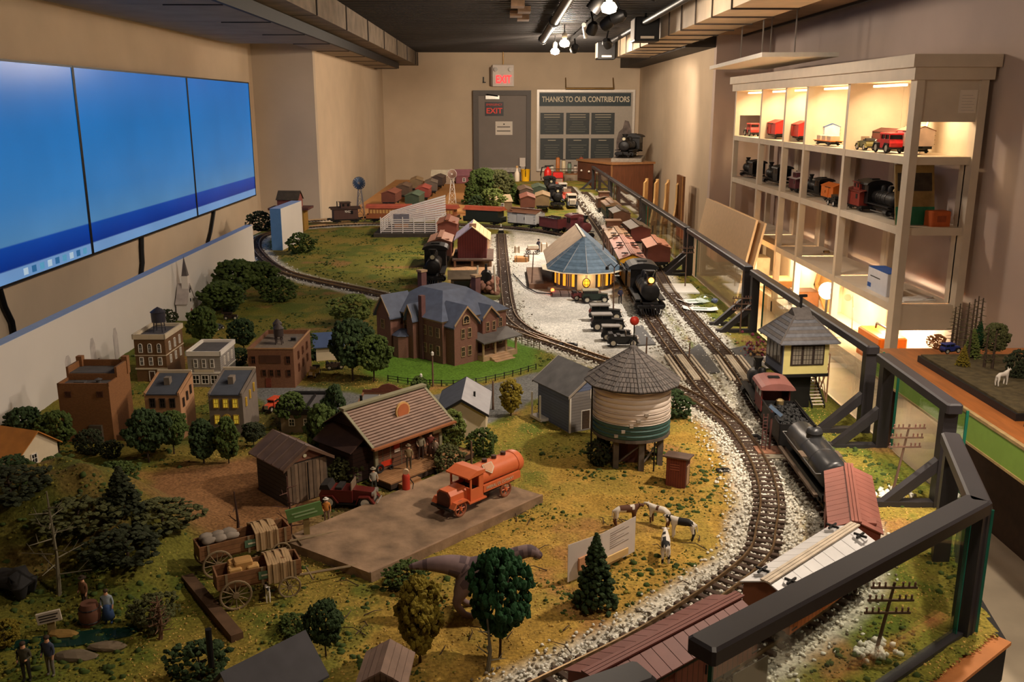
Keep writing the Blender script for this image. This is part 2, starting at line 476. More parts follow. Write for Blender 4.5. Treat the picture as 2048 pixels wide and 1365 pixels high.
# ---- pipes,conduit and lamp track in the ceiling
blk = mat('black_metal',(26,25,25),0.45,metal=0.4,var=0.1)
for x,r,z,lab in ((0.55,.045,1.98,'thick black sprinkler pipe along the dark ceiling'),(1.42,.03,1.95,'thin black conduit beside the right duct')):
 t = thing('ceiling_pipe',lab,'pipe',(x,0,z)); MB().cyl((0,Y0,0),(0,12.5,0),r,n=12).build('pipe',blk,t,60)
 for k in range(5): MB().cyl((0,2 + k * 2.6,0),(0,2.05 + k * 2.6,0),r * 1.35,n=12).build('coupling',blk,t)
t = thing('lamp_track','black lighting track fixed under the ceiling','track',(0.95,0,1.99))
MB().bx(-.018,.018,0.2,13.6,0,.03).build('rail',blk,t)
for k in range(8): MB().cyl((0,1 + k * 1.6,.03),(0,1 + k * 1.6,.07),.008,n=6).build('hanger',blk,t)
# short bright pipe between bulbs
t = thing('ceiling_pipe','short shiny pipe near the hanging bulbs','pipe',(0.83,9.6,1.93))
MB().cyl((0,0,0),(0.16,1.6,0.0),.022,n=10).build('pipe',mat('steel',(190,185,175),.3,metal=.8,var=.05),t,60)
# timber blocks on the deck
t = thing('ceiling_bracket','brown stepped brackets hung under the dark ceiling','bracket',(0.16,8.6,CEIL - .004))
for k,(dx,dy) in enumerate(((0,0),(.07,.5),(.0,.9),(.08,1.3))):
 MB().bx(dx - .06,dx + .06,dy,dy + .22,-.05,0).build('plate',mat('rust_brown',(120,92,66),.7),t)
# spot housings
def housing(x,y,tx,ty,tz,lab):
 t = thing('track_spot',lab,'spotlight',(x,y,SPOT_Z),0,'spotlights on the ceiling tracks')
 d = (Vector((tx,ty,tz)) - Vector((x,y,SPOT_Z))).normalized()
 m = MB(); c = -d * .03
 q = d.to_track_quat('-Z','Y').to_matrix().to_4x4()
 n = 14; pr = [(.055,-.005),(.055,.07),(.03,.11)]
 vs = []; fs = []
 for r,z in pr: vs += [q @ Vector((r * math.cos(2 * PI * j / n),r * math.sin(2 * PI * j / n),z)) for j in range(n)]
 for i in range(2):
  for j in range(n): fs.append((i * n + j,i * n + (j + 1) % n,(i + 1) * n + (j + 1) % n,(i + 1) * n + j))
 fs.append(tuple(range(2 * n,3 * n))); m.add(vs,fs)
 m.build('housing',blk,t,50)
 MB().cyl(-d * .08,(0,0,CEIL - SPOT_Z - .01),.01,n=8).build('stem',blk,t)
 return t
for i,s in enumerate(SPOTS):
 housing(s[0],s[1],s[2],s[3],s[4],'black track spotlight hanging under the dark ceiling deck')
# three visible bulbs, then two unseen ones added as soft fill
bulbm = mat('bulb_glow',(255,240,214),.3,var=0,emit=18,ecol=(255,226,178))
for p,lab,en in ((G(1218,14,1.86),'bright hanging bulb nearest the camera',26),(G(1110,102,1.86),'far hanging bulb, the lower left of the pair',26),(G(1129,86,1.86),'far hanging bulb, the upper right of the pair',26),(Vector((.5,1.0,1.86)),'unseen fill bulb added above the near end of the table',13),(Vector((.3,3.6,1.86)),'unseen fill bulb added above the water tower',11)):
 t = thing('ceiling_bulb',lab,'lamp',p)
 MB().lathe([(.0,-.05),(.05,-.035),(.06,0),(.04,.03),(.012,.04)],14).build('bulb',bulbm,t,60)
 MB().lathe([(.02,.035),(.03,.06),(.03,.1),(.008,.12)],12).build('socket',mat('socket_white',(210,200,185),.5),t,60)
 MB().cyl((0,0,.12),(0,0,CEIL - 1.86 - .003),.006,n=6).build('cord',blk,t)
 lamp('POINT','bulb_light',(p.x,p.y,p.z - .12),en,WARM,.08)
# loudspeakers / projectors on the right duct
for px0,px1,py0,py1,y,lab in ((1192,1224,82,118,13.2,'black box speaker with pale grille at the far end of the right duct'),(1284,1331,33,82,9.6,'black box speaker with pale grille midway along the right duct')):
 a = GY(px0,py1,y); b = GY(px1,py0,y)
 w = .27; h = b.z - a.z
 t = thing('speaker',lab,'speaker',(1.46,y,a.z))
 MB().bevbox((0,.16,h / 2),(w * .9,.3,h),.01).build('cabinet',blk,t)
 MB().bx(-w * .45 - .006,-w * .45,.03,.29,.02,h - .02).build('grille',mat('grille_pale',(205,195,180),.6,var=.05),t)
 MB().bx(-w * .25,w * .25,-.012,0,h * .1,h * .2).build('badge_plate',mat('grille_pale',(205,195,180)),t)
 MB().cyl((0,.15,h),(0,.15,CEIL - a.z - .003),.012,n=8).build('bracket',blk,t)
# white suspended panel over the bookcase
t = thing('suspended_panel','flat white panel hanging on wires above the bookcase','panel',(2.45,8.9,1.53),-.06)
MB().bx(-.3,.3,-1.3,1.3,0,.035).build('panel',mat('panel_white',(226,220,208),.6,var=.04),t)
for sx in (-.26,.0):
 for sy in (-1.1,-.2): MB().cyl((sx,sy,.03),(sx,sy,.395),.006,n=6).build('wire',mat('steel',(190,185,175)),t)

# ---- exit sign
a = GY(985,173,YB); b = GY(1028,130,YB)
w,h = b.x - a.x,b.z - a.z
t = thing('exit_sign','white lit exit sign with two lamp heads above the door','sign',((a.x + b.x) / 2,YB,a.z))
MB().bevbox((0,-.05,h / 2),(w,.1,h),.008).build('case',mat('sign_white',(228,214,200),.5,var=.03),t)
MB().bx(-w * .40,w * .42,-.104,-.1,h * .08,h * .56).build('face',mat('sign_face',(226,196,186),.4,var=0),t)
text('lettering','EXIT',h * .50,mat('exit_red',(255,40,40),.5,var=0,emit=.9,ecol=(255,40,44)),t,(0.004,-.106,h * .31),(PI / 2,0,0),.003,fit=w * .7,bold=True)
for s in (-1,1):
 q = MB().cyl((s * w * .34,-.16,h * .78),(s * w * .34,-.09,h * .76),.036,.026,14).build('lamp_head',mat('lamp_chrome',(200,190,180),.25,metal=.6,var=.05),t,50)
MB().bx(-w * .5 - .03,-w * .5,-.12,-.03,h * .02,h * .9).build('battery_side',mat('sign_dark',(120,100,86),.6),t)  # darker brown block along the left side of the case
MB().cyl((0,-.04,h),(0,-.04,h + .36),.008,n=6).build('conduit',mat('brass',(150,118,70),.4,metal=.7),t)
a = GY(967,160,YB)
t = thing('wall_hook','small dark hook on the wall left of the exit sign','hook',a)
MB().bx(-.01,.01,-.02,0,-.05,.05).build('plate',blk,t); MB().bx(-.01,.04,-.05,0,-.05,-.035).build('prong',blk,t)

# ---- door
f0 = GY(946,181,YB); f1 = GY(1062,181,YB); l0 = GY(957,191,YB); l1 = GY(1053,191,YB)
doorm = mat('door_grey',(128,116,106),.55,var=.05,scale=4)
framem = mat('door_frame_grey',(96,88,82),.55,var=.05)
d = struct('door_1',MB().bx(l0.x,l1.x,YB - .045,YB + .0,FLOOR + .01,l0.z),doorm,'grey steel exit door in the back wall','door')
for x0,x1 in ((f0.x,l0.x),(l1.x,f1.x)):
 MB().bx(x0,x1,YB - .09,YB - .002,FLOOR,f0.z).build('door_jamb',framem,d)
MB().bx(l0.x,l1.x,YB - .09,YB - .002,l0.z,f0.z).build('door_head',framem,d)
bz = GY(1000,338,YB).z
steel = mat('steel',(190,185,175),.3,metal=.8,var=.05)
MB().bx(l0.x + .02,l1.x - .1,YB - .12,YB - .05,bz - .05,bz + .03).build('push_bar',mat('bar_grey',(170,160,150),.35,metal=.5),d)
MB().bx(l1.x - .12,l1.x - .02,YB - .11,YB - .046,bz + .05,bz + .2).build('lock_box',mat('sign_white',(228,214,200)),d)
MB().bx(l1.x - .1,l1.x - .03,YB - .14,YB - .046,bz - .2,bz + .05).build('lever',mat('lamp_chrome',(200,190,180)),d)
c = GY(985,195,YB); MB().bx(c.x - .12,c.x + .12,YB - .11,YB - .046,c.z - .03,c.z + .03).build('door_closer',steel,d)
MB().cyl((c.x + .1,YB - .1,c.z + .02),(c.x - .1,YB - .16,c.z + .05),.012,n=6).build('closer_arm',blk,d)
# notices on the door
a = GY(970,232,YB - .05); b = GY(1007,204,YB - .05)
t = thing('emergency_exit_sign','black sign with red EXIT letters on the door','sign',((a.x + b.x) / 2,YB - .046,a.z)); w,h = b.x - a.x,b.z - a.z
MB().bx(-w / 2,w / 2,-.006,0,0,h).build('plate',mat('sign_black',(30,26,24),.4,var=.05),t)
rm = mat('sign_red',(205,50,34),.5,var=0,emit=.15)
text('lettering','EXIT',h * .55,rm,t,(0,-.008,h * .35),(PI / 2,0,0),.002,fit=w * .86,bold=True)
text('lettering','EMERGENCY',h * .22,rm,t,(0,-.008,h * .8),(PI / 2,0,0),.002,fit=w * .86)
def paper_lines(t,rows,y,m,name='print_line'):
 for (x0,x1,z0,z1) in rows: MB().bx(x0,x1,y - .0008,y,z0,z1).build(name,m,t)
a = GY(991,270,YB - .05); b = GY(1025,243,YB - .05)
t = thing('notice','white paper notice taped to the grey door','notice',((a.x + b.x) / 2,YB - .046,a.z)); w,h = b.x - a.x,b.z - a.z
MB().bx(-w / 2,w / 2,-.003,0,0,h).build('sheet',mat('paper',(232,220,204),.8,var=.03),t)
ink = mat('ink',(60,54,50),.8,var=0)
paper_lines(t,[(-w * .4,w * .36,h * .56,h * .62),(-w * .42,w * .38,h * .26,h * .32),(-.012,.012,h * .75,h * .84)],-.003,ink)

# ---- contributors board
a = GY(1075,340,YB); b = GY(1268,182,YB)
w,h = b.x - a.x,b.z - a.z
t = thing('contributors_board','framed white board reading thanks to our contributors','board',(a.x,YB,a.z))
MB().bx(0,w,-.03,0,0,h).build('panel',mat('board_grey',(176,164,148),.45,var=.04),t)
frm = mat('board_frame',(220,210,196),.4,metal=.2,var=.05)
for q in ((-.02,w + .02,-.02,.02),(-.02,w + .02,h - .02,h + .02)): MB().bx(q[0],q[1],-.045,0,q[2],q[3]).build('frame_bar',frm,t)
for q in ((-.02,.02),(w - .02,w + .02)): MB().bx(q[0],q[1],-.045,0,.02,h - .02).build('frame_bar',frm,t)
hb = mat('banner_teal',(44,56,58),.5,var=.06)
sx = w / 193.; sz = h / 158.
MB().bx(3 * sx,187 * sx,-.034,-.03,(158 - 30) * sz,(158 - 4) * sz).build('banner',hb,t)
text('lettering','THANKS TO OUR CONTRIBUTORS',15 * sz,mat('letter_cream',(226,212,184),.6,var=0),t,(96 * sx,-.0355,(158 - 17) * sz),(PI / 2,0,0),.001,fit=176 * sx,bold=True)
for i,(x0,x1) in enumerate(((5,52),(57,104),(108,155))):
 for j,(q0,q1) in enumerate(((43,86),(94,137))):
  pp = MB().bx(x0 * sx,x1 * sx,-.034,-.03,(158 - q1) * sz,(158 - q0) * sz).build('name_panel',mat('panel_slate',(52,56,54),.5,var=.08),t)
  for k in range(8):
   zz = (158 - q0 - 4 - k * 4.8) * sz; mid = (x0 + x1) / 2
   hw = (16 if k < 2 else 10 + 9 * random.random()) if j == 0 else (8 if k == 0 else 12 + 7 * random.random())
   if k == 1 and j == 1: continue
   MB().bx((mid - hw) * sx,(mid + hw) * sx,-.0352,-.034,zz - .006,zz + .006).build('text_line',mat('text_grey' if k > 1 else 'text_pale',(112,112,100) if k > 1 else (196,184,158),.7,var=0),pp)
# grey picture of an engine at the right of the board
gp = MB(); pts = [(160,10),(190,10),(190,80),(184,98),(176,100),(172,84),(164,76),(160,60)]
gp.extr([(p[0] * sx,p[1] * sz) for p in pts],'y',-.034,-.03); gp.build('engine_picture',mat('picture_grey',(120,106,98),.6,var=.5,scale=9),t)
MB().cyl((55 * sx,-.12,h + .04),(150 * sx,-.12,h + .04),.018,n=10).build('picture_light',mat('brass',(150,118,70)),t,50)
for q in (55,150): MB().cyl((q * sx,-.12,h + .04),(q * sx,-.01,h + .22),.01,n=6).build('light_arm',mat('brass',(150,118,70)),t)

# ---- video wall of three screens
def screen_mat():
 m = bpy.data.materials.new('screen_picture'); m.use_nodes = True; nt = m.node_tree; b = nt.nodes['Principled BSDF']
 b.inputs['Base Color'].default_value = (.01,.012,.015,1); b.inputs['Roughness'].default_value = .22; b.inputs['Specular IOR Level'].default_value = .12
 tc = nt.nodes.new('ShaderNodeTexCoord'); sp = nt.nodes.new('ShaderNodeSeparateXYZ'); nt.links.new(tc.outputs['Object'],sp.inputs[0])
 r = nt.nodes.new('ShaderNodeValToRGB'); r.color_ramp.interpolation = 'LINEAR'
 mp = nt.nodes.new('ShaderNodeMapRange'); mp.inputs[1].default_value = 0; mp.inputs[2].default_value = 1.16
 nt.links.new(sp.outputs[2],mp.inputs[0]); nt.links.new(mp.outputs[0],r.inputs[0])
 e = r.color_ramp.elements
 stops = [(0,(120,164,214)),(.055,(120,160,210)),(.06,(0,48,140)),(.12,(0,62,160)),(.165,(6,72,168)),(.172,(84,140,190)),(.35,(54,130,196)),(.7,(12,122,200)),(1,(10,116,200))]
 while len(e) < len(stops): e.new(.5)
 for i,(p,c) in enumerate(stops): e[i].position = p; e[i].color = lin(c) + (1,)
 nz = nt.nodes.new('ShaderNodeTexNoise'); nz.inputs['Scale'].default_value = 1.6; nt.links.new(tc.outputs['Object'],nz.inputs['Vector'])
 ml = nt.nodes.new('ShaderNodeMapRange'); ml.inputs[3].default_value = .26; ml.inputs[4].default_value = .40; nt.links.new(nz.outputs['Fac'],ml.inputs[0])
 nt.links.new(r.outputs[0],b.inputs['Emission Color']); nt.links.new(ml.outputs[0],b.inputs['Emission Strength'])
 return m
scm = screen_mat()
ys = [3.88,6.03,8.19,10.2]; zb,zt = .22,1.385
labs = ['large blue display screen nearest the camera, cut by the frame','middle one of the three large blue display screens','farthest of the three large blue display screens']
for i in range(3):
 t = thing('display_screen',labs[i],'screen',(XL + .054,(ys[i] + ys[i + 1]) / 2,zb),0,'displays of the blue video wall')
 hw = (ys[i + 1] - ys[i]) / 2 - .003; hh = zt - zb
 MB().bx(-.05,.0,-hw,hw,-.012,hh + .012).build('housing',mat('screen_black',(16,16,18),.4,var=.05),t)
 MB().bx(.0,.004,-hw + .012,hw - .012,0,hh).build('display',scm,t)
 for q in ((-hw,-hw + .012),(hw - .012,hw)): MB().bx(0,.008,q[0],q[1],-.012,hh + .012).build('bezel',mat('screen_black',(16,16,18)),t)
 for q in ((-.012,0),(hh,hh + .012)): MB().bx(0,.008,-hw + .012,hw - .012,q[0],q[1]).build('bezel',mat('screen_black',(16,16,18)),t)
 if i < 1:
  for k in range(9):
   yy = .18 + k * .095
   if yy > hw - .05: break
   MB().bx(.004,.0052,yy,yy + .05,.014,.052).build('icon',mat('icon_%d' % (k % 3),((190,220,245),(40,110,170),(90,170,215))[k % 3],.5,var=0,emit=.2),t)
# cables under the screens
for (px,py,qx,qy,lab) in ((5,590,28,668,'black cable hanging under the nearest screen'),(287,478,283,548,'black cable hanging under the middle screen'),(432,420,416,485,'black curved cable under the farthest screen')):
 a = GX(px,py,XL + .03); b = GX(qx,qy,XL + .02); a.x = b.x = XL + .018
 c = MB().tube([a + Vector((0,0,.03)),a.lerp(b,.3),a.lerp(b,.7) + Vector((0,.02,0)),b,b - Vector((0,0,.9 + b.z * .5))],.018,8).build('screen_cable',blk,None,True)
 tag(c,lab,'cable')
# ================================================================== LAYOUT TABLE
edge = [(-2.3,.95),(-.2,.95),(.28,1.16),(1.14,1.84),(1.21,2.2),(1.37,2.5),(1.37,15.0),(-1.7,15.0),(-1.7,9.6),(-2.3,9.6)]
tb = thing('layout_table','long black-sided table carrying the model railway','table',(0,0,0))
MB().extr(edge,'z',-.12,-.02).build('table_top',mat('table_black',(28,26,26),.5,var=.1),tb)
inner = [(-2.1,1.1),(-.25,1.1),(.2,1.3),(1.0,1.95),(1.2,2.6),(1.2,14.8),(-1.55,14.8),(-1.55,9.4),(-2.1,9.4)]
MB().extr(inner,'z',FLOOR,-.12).build('skirt',mat('table_black',(28,26,26)),tb)
MB().extr([(.3,1.155),(1.14,1.825),(1.115,1.86),(.27,1.2)],'z',-.02,-.012).build('ledge',mat('ledge_wood',(176,112,62),.6,var=.15,scale=14),tb)

# tracks surveyed on the ground
def GP(l): return [G(x,y) for x,y in l]
outer_pts = [Vector(p + (0,)) for p in ((-.62,.93),(-.2,1.2),(.17,1.475),(.51,1.75),(.82,2.04),(.955,2.36),(.975,2.7),(.995,3.05))] + GP([(1520,815),(1470,738),(1420,680),(1375,628),(1338,584),(1320,552),(1298,520),(1256,478),(1212,432),(1186,404),(1168,385)])
inner_pts = [Vector((-.62,1.10,0)),Vector((-.3,1.34,0)),Vector((.06,1.62,0)),Vector((.36,1.86,0))] + GP([(1505,1130),(1532,1060),(1538,1000),(1520,935),(1482,872),(1430,810),(1385,755),(1345,700),(1310,650),(1285,610),(1262,570),(1242,530),(1222,495),(1200,460),(1175,425),(1155,395),(1138,374)])
loop_pts = GP([(1498,896),(1462,850),(1415,817),(1370,790),(1300,758),(1240,735),(1180,715),(1130,697),(1060,674),(1000,654),(950,636),(880,617),(800,600),(740,586),(680,573),(620,560),(570,545),(532,522),(512,495),(524,474),(575,461),(650,452.5),(740,449),(850,449.5),(960,453),(1050,460),(1110,468),(1160,480),(1200,497),(1222,515)])
yard_pts = GP([(1002,470),(1004,500),(1009,560),(1014,605),(1024,638),(1058,666),(1110,689)])
barn_pts = GP([(862,598),(868,570),(880,535),(892,500),(903,468),(908,456)])
rear_pts = GP([(520,452),(580,446),(650,441),(760,436)])
TRK = {}
for n,p in (('outer',outer_pts),('inner',inner_pts),('loop',loop_pts),('yard',yard_pts),('barn',barn_pts),('rear',rear_pts)):
 TRK[n] = catmull(p,.034)
def dist_tracks(X,Y,names=('outer','inner','loop','yard')):
 d = np.full(X.shape,1e9)
 for n in names:
  for p in TRK[n][::2]: d = np.minimum(d,(X - p.x) ** 2 + (Y - p.y) ** 2)
 return np.sqrt(d)

# ---- terrain
def zone(l): return GP(l)
Z_yard = zone([(1025,462),(1100,472),(1190,500),(1240,560),(1285,640),(1320,690),(1340,735),(1240,735),(1130,692),(1060,668),(1026,632),(1016,560)])
Z_yardw = zone([(1010,560),(1020,640),(1000,650),(985,640),(988,600)])
Z_lawn = zone([(725,745),(800,768),(930,768),(1075,735),(1075,695),(1000,662),(930,650),(760,690)])
Z_road = zone([(515,795),(520,768),(640,774),(760,792),(870,790),(1000,765),(1080,742),(1110,720),(1090,790),(985,845),(860,870),(700,850),(590,850)])
Z_dirt = zone([(265,985),(330,945),(480,915),(560,905),(660,960),(620,1040),(590,1085),(420,1090),(330,1060)])
Z_dirt2 = zone([(640,1010),(760,985),(880,985),(960,1010),(760,1130),(560,1110)])
Z_gold = zone([(1080,1030),(1160,940),(1240,960),(1390,830),(1460,900),(1500,1000),(1490,1100),(1380,1180),(1180,1320),(1000,1365),(800,1365),(860,1240),(960,1120)])
Z_barn = zone([(985,470),(1012,480),(1008,600),(960,600),(900,560),(900,500)])
Z_bench = [(-1.7,10.0),(-.35,10.0),(-.25,15),(-1.7,15)]
Z_dullgr = zone([(700,640),(690,760),(500,800),(300,900),(560,880),(700,850)])  # duller olive grass zone around the town
ysamp = [1.0]
while ysamp[-1] < 14.98:
 ysamp.append(ysamp[-1] + .0085 + .0052 * max(0,ysamp[-1] - 1.6) ** 1.1)
ysamp = np.array(ysamp); xsamp = np.linspace(-2.28,1.36,330)
X,Y = np.meshgrid(xsamp,ysamp); nx,ny = X.shape[1],X.shape[0]
DT = dist_tracks(X,Y)
def sstep(a,b,x):
 t = np.clip((x - a) / (b - a),0,1); return t * t * (3 - 2 * t)
n1 = fbm(X * 2.2,Y * 2.2,3); n2 = fbm(X * 9,Y * 9,11); n3 = fbm(X * 30,Y * 30,21); n4 = fbm(X * 70,Y * 70,31,2)
jit = (n2 - .5) * .10
def rgb(c): return np.array(lin(c))[None,None,:]
olive,green,gold,dark = rgb((116,112,44)),rgb((82,98,36)),rgb((182,146,70)),rgb((44,52,22))
Cc = olive * (1 - sstep(.42,.62,n1))[...,None] + rgb((136,118,52)) * sstep(.42,.62,n1)[...,None]
gm = 1 - sstep(-.05,.30,poly_sd(X,Y,Z_gold) + jit * 1.5)
yl = sstep(.36,.6,n2)
Cc = Cc * (1 - gm[...,None]) + (gold * yl[...,None] + rgb((156,124,56)) * (1 - yl[...,None])) * gm[...,None]
gb = sstep(.55,.68,n2 + .12 * n1) * (1 - .3 * gm)
Cc = Cc * (1 - (.75 - .25 * gm[...,None]) * gb[...,None]) + green * (.75 - .25 * gm[...,None]) * gb[...,None]
soil = sstep(.60,.70,fbm(X * 5,Y * 5,77)) * .7
Cc = Cc * (1 - soil[...,None]) + rgb((150,106,66)) * soil[...,None]
def blend(poly,col,soft=.04,k=1.0):
 global Cc
 m = (k * (1 - sstep(-soft,soft,poly_sd(X,Y,poly) + jit * .6)))[...,None]
 Cc = Cc * (1 - m) + col * m
blend(Z_dullgr,rgb((84,84,44)),.2,.7)
blend(Z_lawn,rgb((88,122,40)) * (.8 + .4 * n3[...,None]),.05)
blend(Z_road,rgb((106,106,104)) * (.85 + .3 * n3[...,None]),.015)
yc = rgb((206,200,188)) * (.62 + .7 * n2[...,None]) * (.85 + .3 * n3[...,None])
blend(Z_yard,yc,.05); blend(Z_yardw,rgb((196,190,172)),.05,.8)
blend(Z_dirt,rgb((138,98,64)) * (.85 + .3 * n3[...,None]),.05)
blend(Z_dirt2,rgb((120,96,66)) * (.8 + .4 * n3[...,None]),.08,.8)
blend(Z_barn,rgb((172,132,96)),.04)
blend(Z_bench,rgb((150,104,60)),.01)
bal = (1 - sstep(.07,.13,DT + jit * .35))[...,None] * (Y > 1.0)[...,None]
Cc = Cc * (1 - bal) + rgb((200,194,180)) * (.6 + .8 * n4[...,None]) * bal
# a grassy rail bed lies flat; open ground is rough
flat = np.minimum.reduce([sstep(.05,.16,DT),sstep(-.02,.05,poly_sd(X,Y,Z_yard)),sstep(-.02,.05,poly_sd(X,Y,Z_road)),sstep(-.02,.06,poly_sd(X,Y,Z_bench))])
soft = np.minimum(sstep(-.02,.05,poly_sd(X,Y,Z_lawn)),sstep(-.02,.05,poly_sd(X,Y,Z_dirt)))
Hh = ((n2 - .5) * .016 * (.3 + .7 * soft) + (n3 - .5) * .008 * (.3 + .7 * soft)) * flat - .003
def hill(cx,cy,rx,ry,h): return h * np.exp(-(((X - cx) / rx) ** 2 + ((Y - cy) / ry) ** 2) ** 1.4)
Hh = Hh + hill(-1.20,2.36,.30,.20,.20) * (.85 + .3 * n2) + hill(-1.5,1.95,.3,.4,.10) + hill(-.95,2.14,.12,.14,.05)
Cc = Cc * (1 - (hill(-1.2,2.2,.4,.35,1) * .7)[...,None]) + rgb((74,72,30)) * (hill(-1.2,2.2,.4,.35,1) * .7)[...,None]
inside = poly_sd(X,Y,edge) < -.015
Vt = np.stack([X,Y,Hh],2).reshape(-1,3)
idx = np.arange(nx * ny).reshape(ny,nx)
Fq = np.stack([idx[:-1,:-1],idx[:-1,1:],idx[1:,1:],idx[1:,:-1]],2)
ok = inside[:-1,:-1] & inside[:-1,1:] & inside[1:,1:] & inside[1:,:-1]
Fq = Fq[ok]
def terrain_mat():
 m = bpy.data.materials.new('scenery_ground'); m.use_nodes = True; nt = m.node_tree; b = nt.nodes['Principled BSDF']
 b.inputs['Roughness'].default_value = .95; b.inputs['Specular IOR Level'].default_value = .15
 at = nt.nodes.new('ShaderNodeAttribute'); at.attribute_name = 'ground_colour'
 tc = nt.nodes.new('ShaderNodeTexCoord')
 nz = nt.nodes.new('ShaderNodeTexNoise'); nz.inputs['Scale'].default_value = 130; nz.inputs['Detail'].default_value = 3; nt.links.new(tc.outputs['Object'],nz.inputs['Vector'])
 mr = nt.nodes.new('ShaderNodeMapRange'); mr.inputs[1].default_value = .3; mr.inputs[2].default_value = .7; mr.inputs[3].default_value = .6; mr.inputs[4].default_value = 1.4; nt.links.new(nz.outputs['Fac'],mr.inputs[0])
 mx = nt.nodes.new('ShaderNodeVectorMath'); mx.operation = 'SCALE'; nt.links.new(at.outputs['Color'],mx.inputs[0]); nt.links.new(mr.outputs[0],mx.inputs['Scale'])
 nt.links.new(mx.outputs[0],b.inputs['Base Color'])
 bp = nt.nodes.new('ShaderNodeBump'); bp.inputs['Strength'].default_value = .6; bp.inputs['Distance'].default_value = .004; nt.links.new(nz.outputs['Fac'],bp.inputs['Height']); nt.links.new(bp.outputs[0],b.inputs['Normal'])
 return m
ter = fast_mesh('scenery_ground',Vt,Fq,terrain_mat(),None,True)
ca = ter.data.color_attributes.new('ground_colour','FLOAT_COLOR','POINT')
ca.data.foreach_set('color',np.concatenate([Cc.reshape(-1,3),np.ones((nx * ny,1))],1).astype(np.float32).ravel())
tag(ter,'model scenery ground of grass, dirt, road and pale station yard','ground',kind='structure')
def hgt(x,y):
 j = int(np.clip(np.searchsorted(ysamp,y),1,ny - 1)); i = int(np.clip(np.searchsorted(xsamp,x),1,nx - 1))
 return float(Hh[j,i])

# ---- grass tufts,shrubs and stones that nobody could count
def scatter_pts(n,x0,x1,y0,y1,fn):
 # denser towards the near end where single tufts can be made out
 u = RNG.uniform(0,1,n); y = y0 + (y1 - y0) * u ** 1.7; x = RNG.uniform(x0,x1,n)
 j = np.clip(np.searchsorted(ysamp,y),0,ny - 1); i = np.clip(np.searchsorted(xsamp,x),0,nx - 1)
 k = fn(x,y,j,i)
 return np.stack([x[k],y[k],Hh[j[k],i[k]]],1)
sdy,sdr,sdd,sdl,sdb,sdn = (poly_sd(X,Y,z) for z in (Z_yard,Z_road,Z_dirt,Z_lawn,Z_bench,Z_barn))
free = (DT > .12) & (sdy > .03) & (sdr > .02) & (sdd > .02) & (sdb > .03) & inside & (sdn > .02) & (Y < 10)
lump = fbm(X * 6,Y * 6,55)
def okfree(thr): return lambda x,y,j,i: free[j,i] & (lump[j,i] + RNG.uniform(-.12,.12,len(x)) > thr) & (sdl[j,i] > 0)
P1 = scatter_pts(30000,-1.78,1.3,1.05,8.8,okfree(.56))
tag(scatter_mesh('grass_tufts',P1,RNG.uniform(.003,.010,len(P1)),mat('tuft_green',(58,74,26),.95,var=.35,scale=30),1,(1,1,.8)),'dark green clumps of ground foam on the scenery','grass',kind='stuff')
P2 = scatter_pts(26000,-1.78,1.3,1.05,8.8,okfree(.47))
tag(scatter_mesh('grass_tufts',P2,RNG.uniform(.002,.006,len(P2)),mat('tuft_olive',(122,112,40),.95,var=.35,scale=30),1,(1,1,.7)),'olive and yellow tufts of ground foam','grass',kind='stuff')
P3 = scatter_pts(42000,-1.7,1.28,1.05,4.4,okfree(.50))
tag(scatter_mesh('ground_flock',P3,RNG.uniform(.0014,.0036,len(P3)),mat('flock_olive',(86,84,30),.95,var=.4,scale=40),1,(1,1,.9)),'fine olive flock sprinkled over the near pasture','grass',kind='stuff')
P4 = scatter_pts(30000,-1.0,1.28,1.05,4.4,lambda x,y,j,i: free[j,i] & (sdl[j,i] > 0) & (lump[j,i] < .52))
tag(scatter_mesh('ground_flock',P4,RNG.uniform(.0014,.0032,len(P4)),mat('flock_straw',(190,156,82),.95,var=.35,scale=40),1,(1,1,.9)),'fine straw coloured flock sprinkled over the near pasture','grass',kind='stuff')
# ballast
bp_ = []
for n in ('outer','inner','loop','yard'):
 pts = TRK[n]
 for i in range(1,len(pts) - 1):
  p = pts[i]; t_ = (pts[i + 1] - pts[i - 1]).normalized(); nn = Vector((-t_.y,t_.x,0))
  if p.y > 8.5: continue
  cnt = 60 if p.y < 3.2 else (22 if p.y < 5.5 else 7)
  for k in range(cnt):
   o_ = random.gauss(0,.055); q = p + nn * o_ + t_ * random.uniform(-.02,.02)
   if abs(o_) < .13 and q.y > 1.0: bp_.append((q.x,q.y,.000 + .004 * max(0,1 - abs(o_) / .12)))
pts_o = TRK['outer']
for i in range(len(pts_o)):          # wider stone shoulder between the two main tracks
 p = pts_o[i]
 if p.y < 5.2:
  for k in range(14 if p.y < 3.4 else 7):
   q = Vector((p.x - random.uniform(.06,.30),p.y + random.uniform(-.05,.05) + (.12 if p.y < 2.2 else 0),.0))
   if q.y > 1.2: bp_.append((q.x,q.y,.002))
bp_ = np.array(bp_); hh = RNG.uniform(.0024,.0054,len(bp_)) * np.where(bp_[:,1] > 3.5,1.25,1)
half = RNG.uniform(0,1,len(bp_)) < .75
tag(scatter_mesh('ballast_stones',bp_[half],hh[half],mat('ballast_pale',(226,222,210),.85,var=.25,scale=60),1,(1,1,.8),.3),'pale crushed stone ballast under and beside the tracks','gravel',kind='stuff')
tag(scatter_mesh('ballast_stones',bp_[~half],hh[~half],mat('ballast_dark',(128,116,98),.9,var=.3,scale=60),1,(1,1,.8),.3),'darker stones mixed into the track ballast','gravel',kind='stuff')
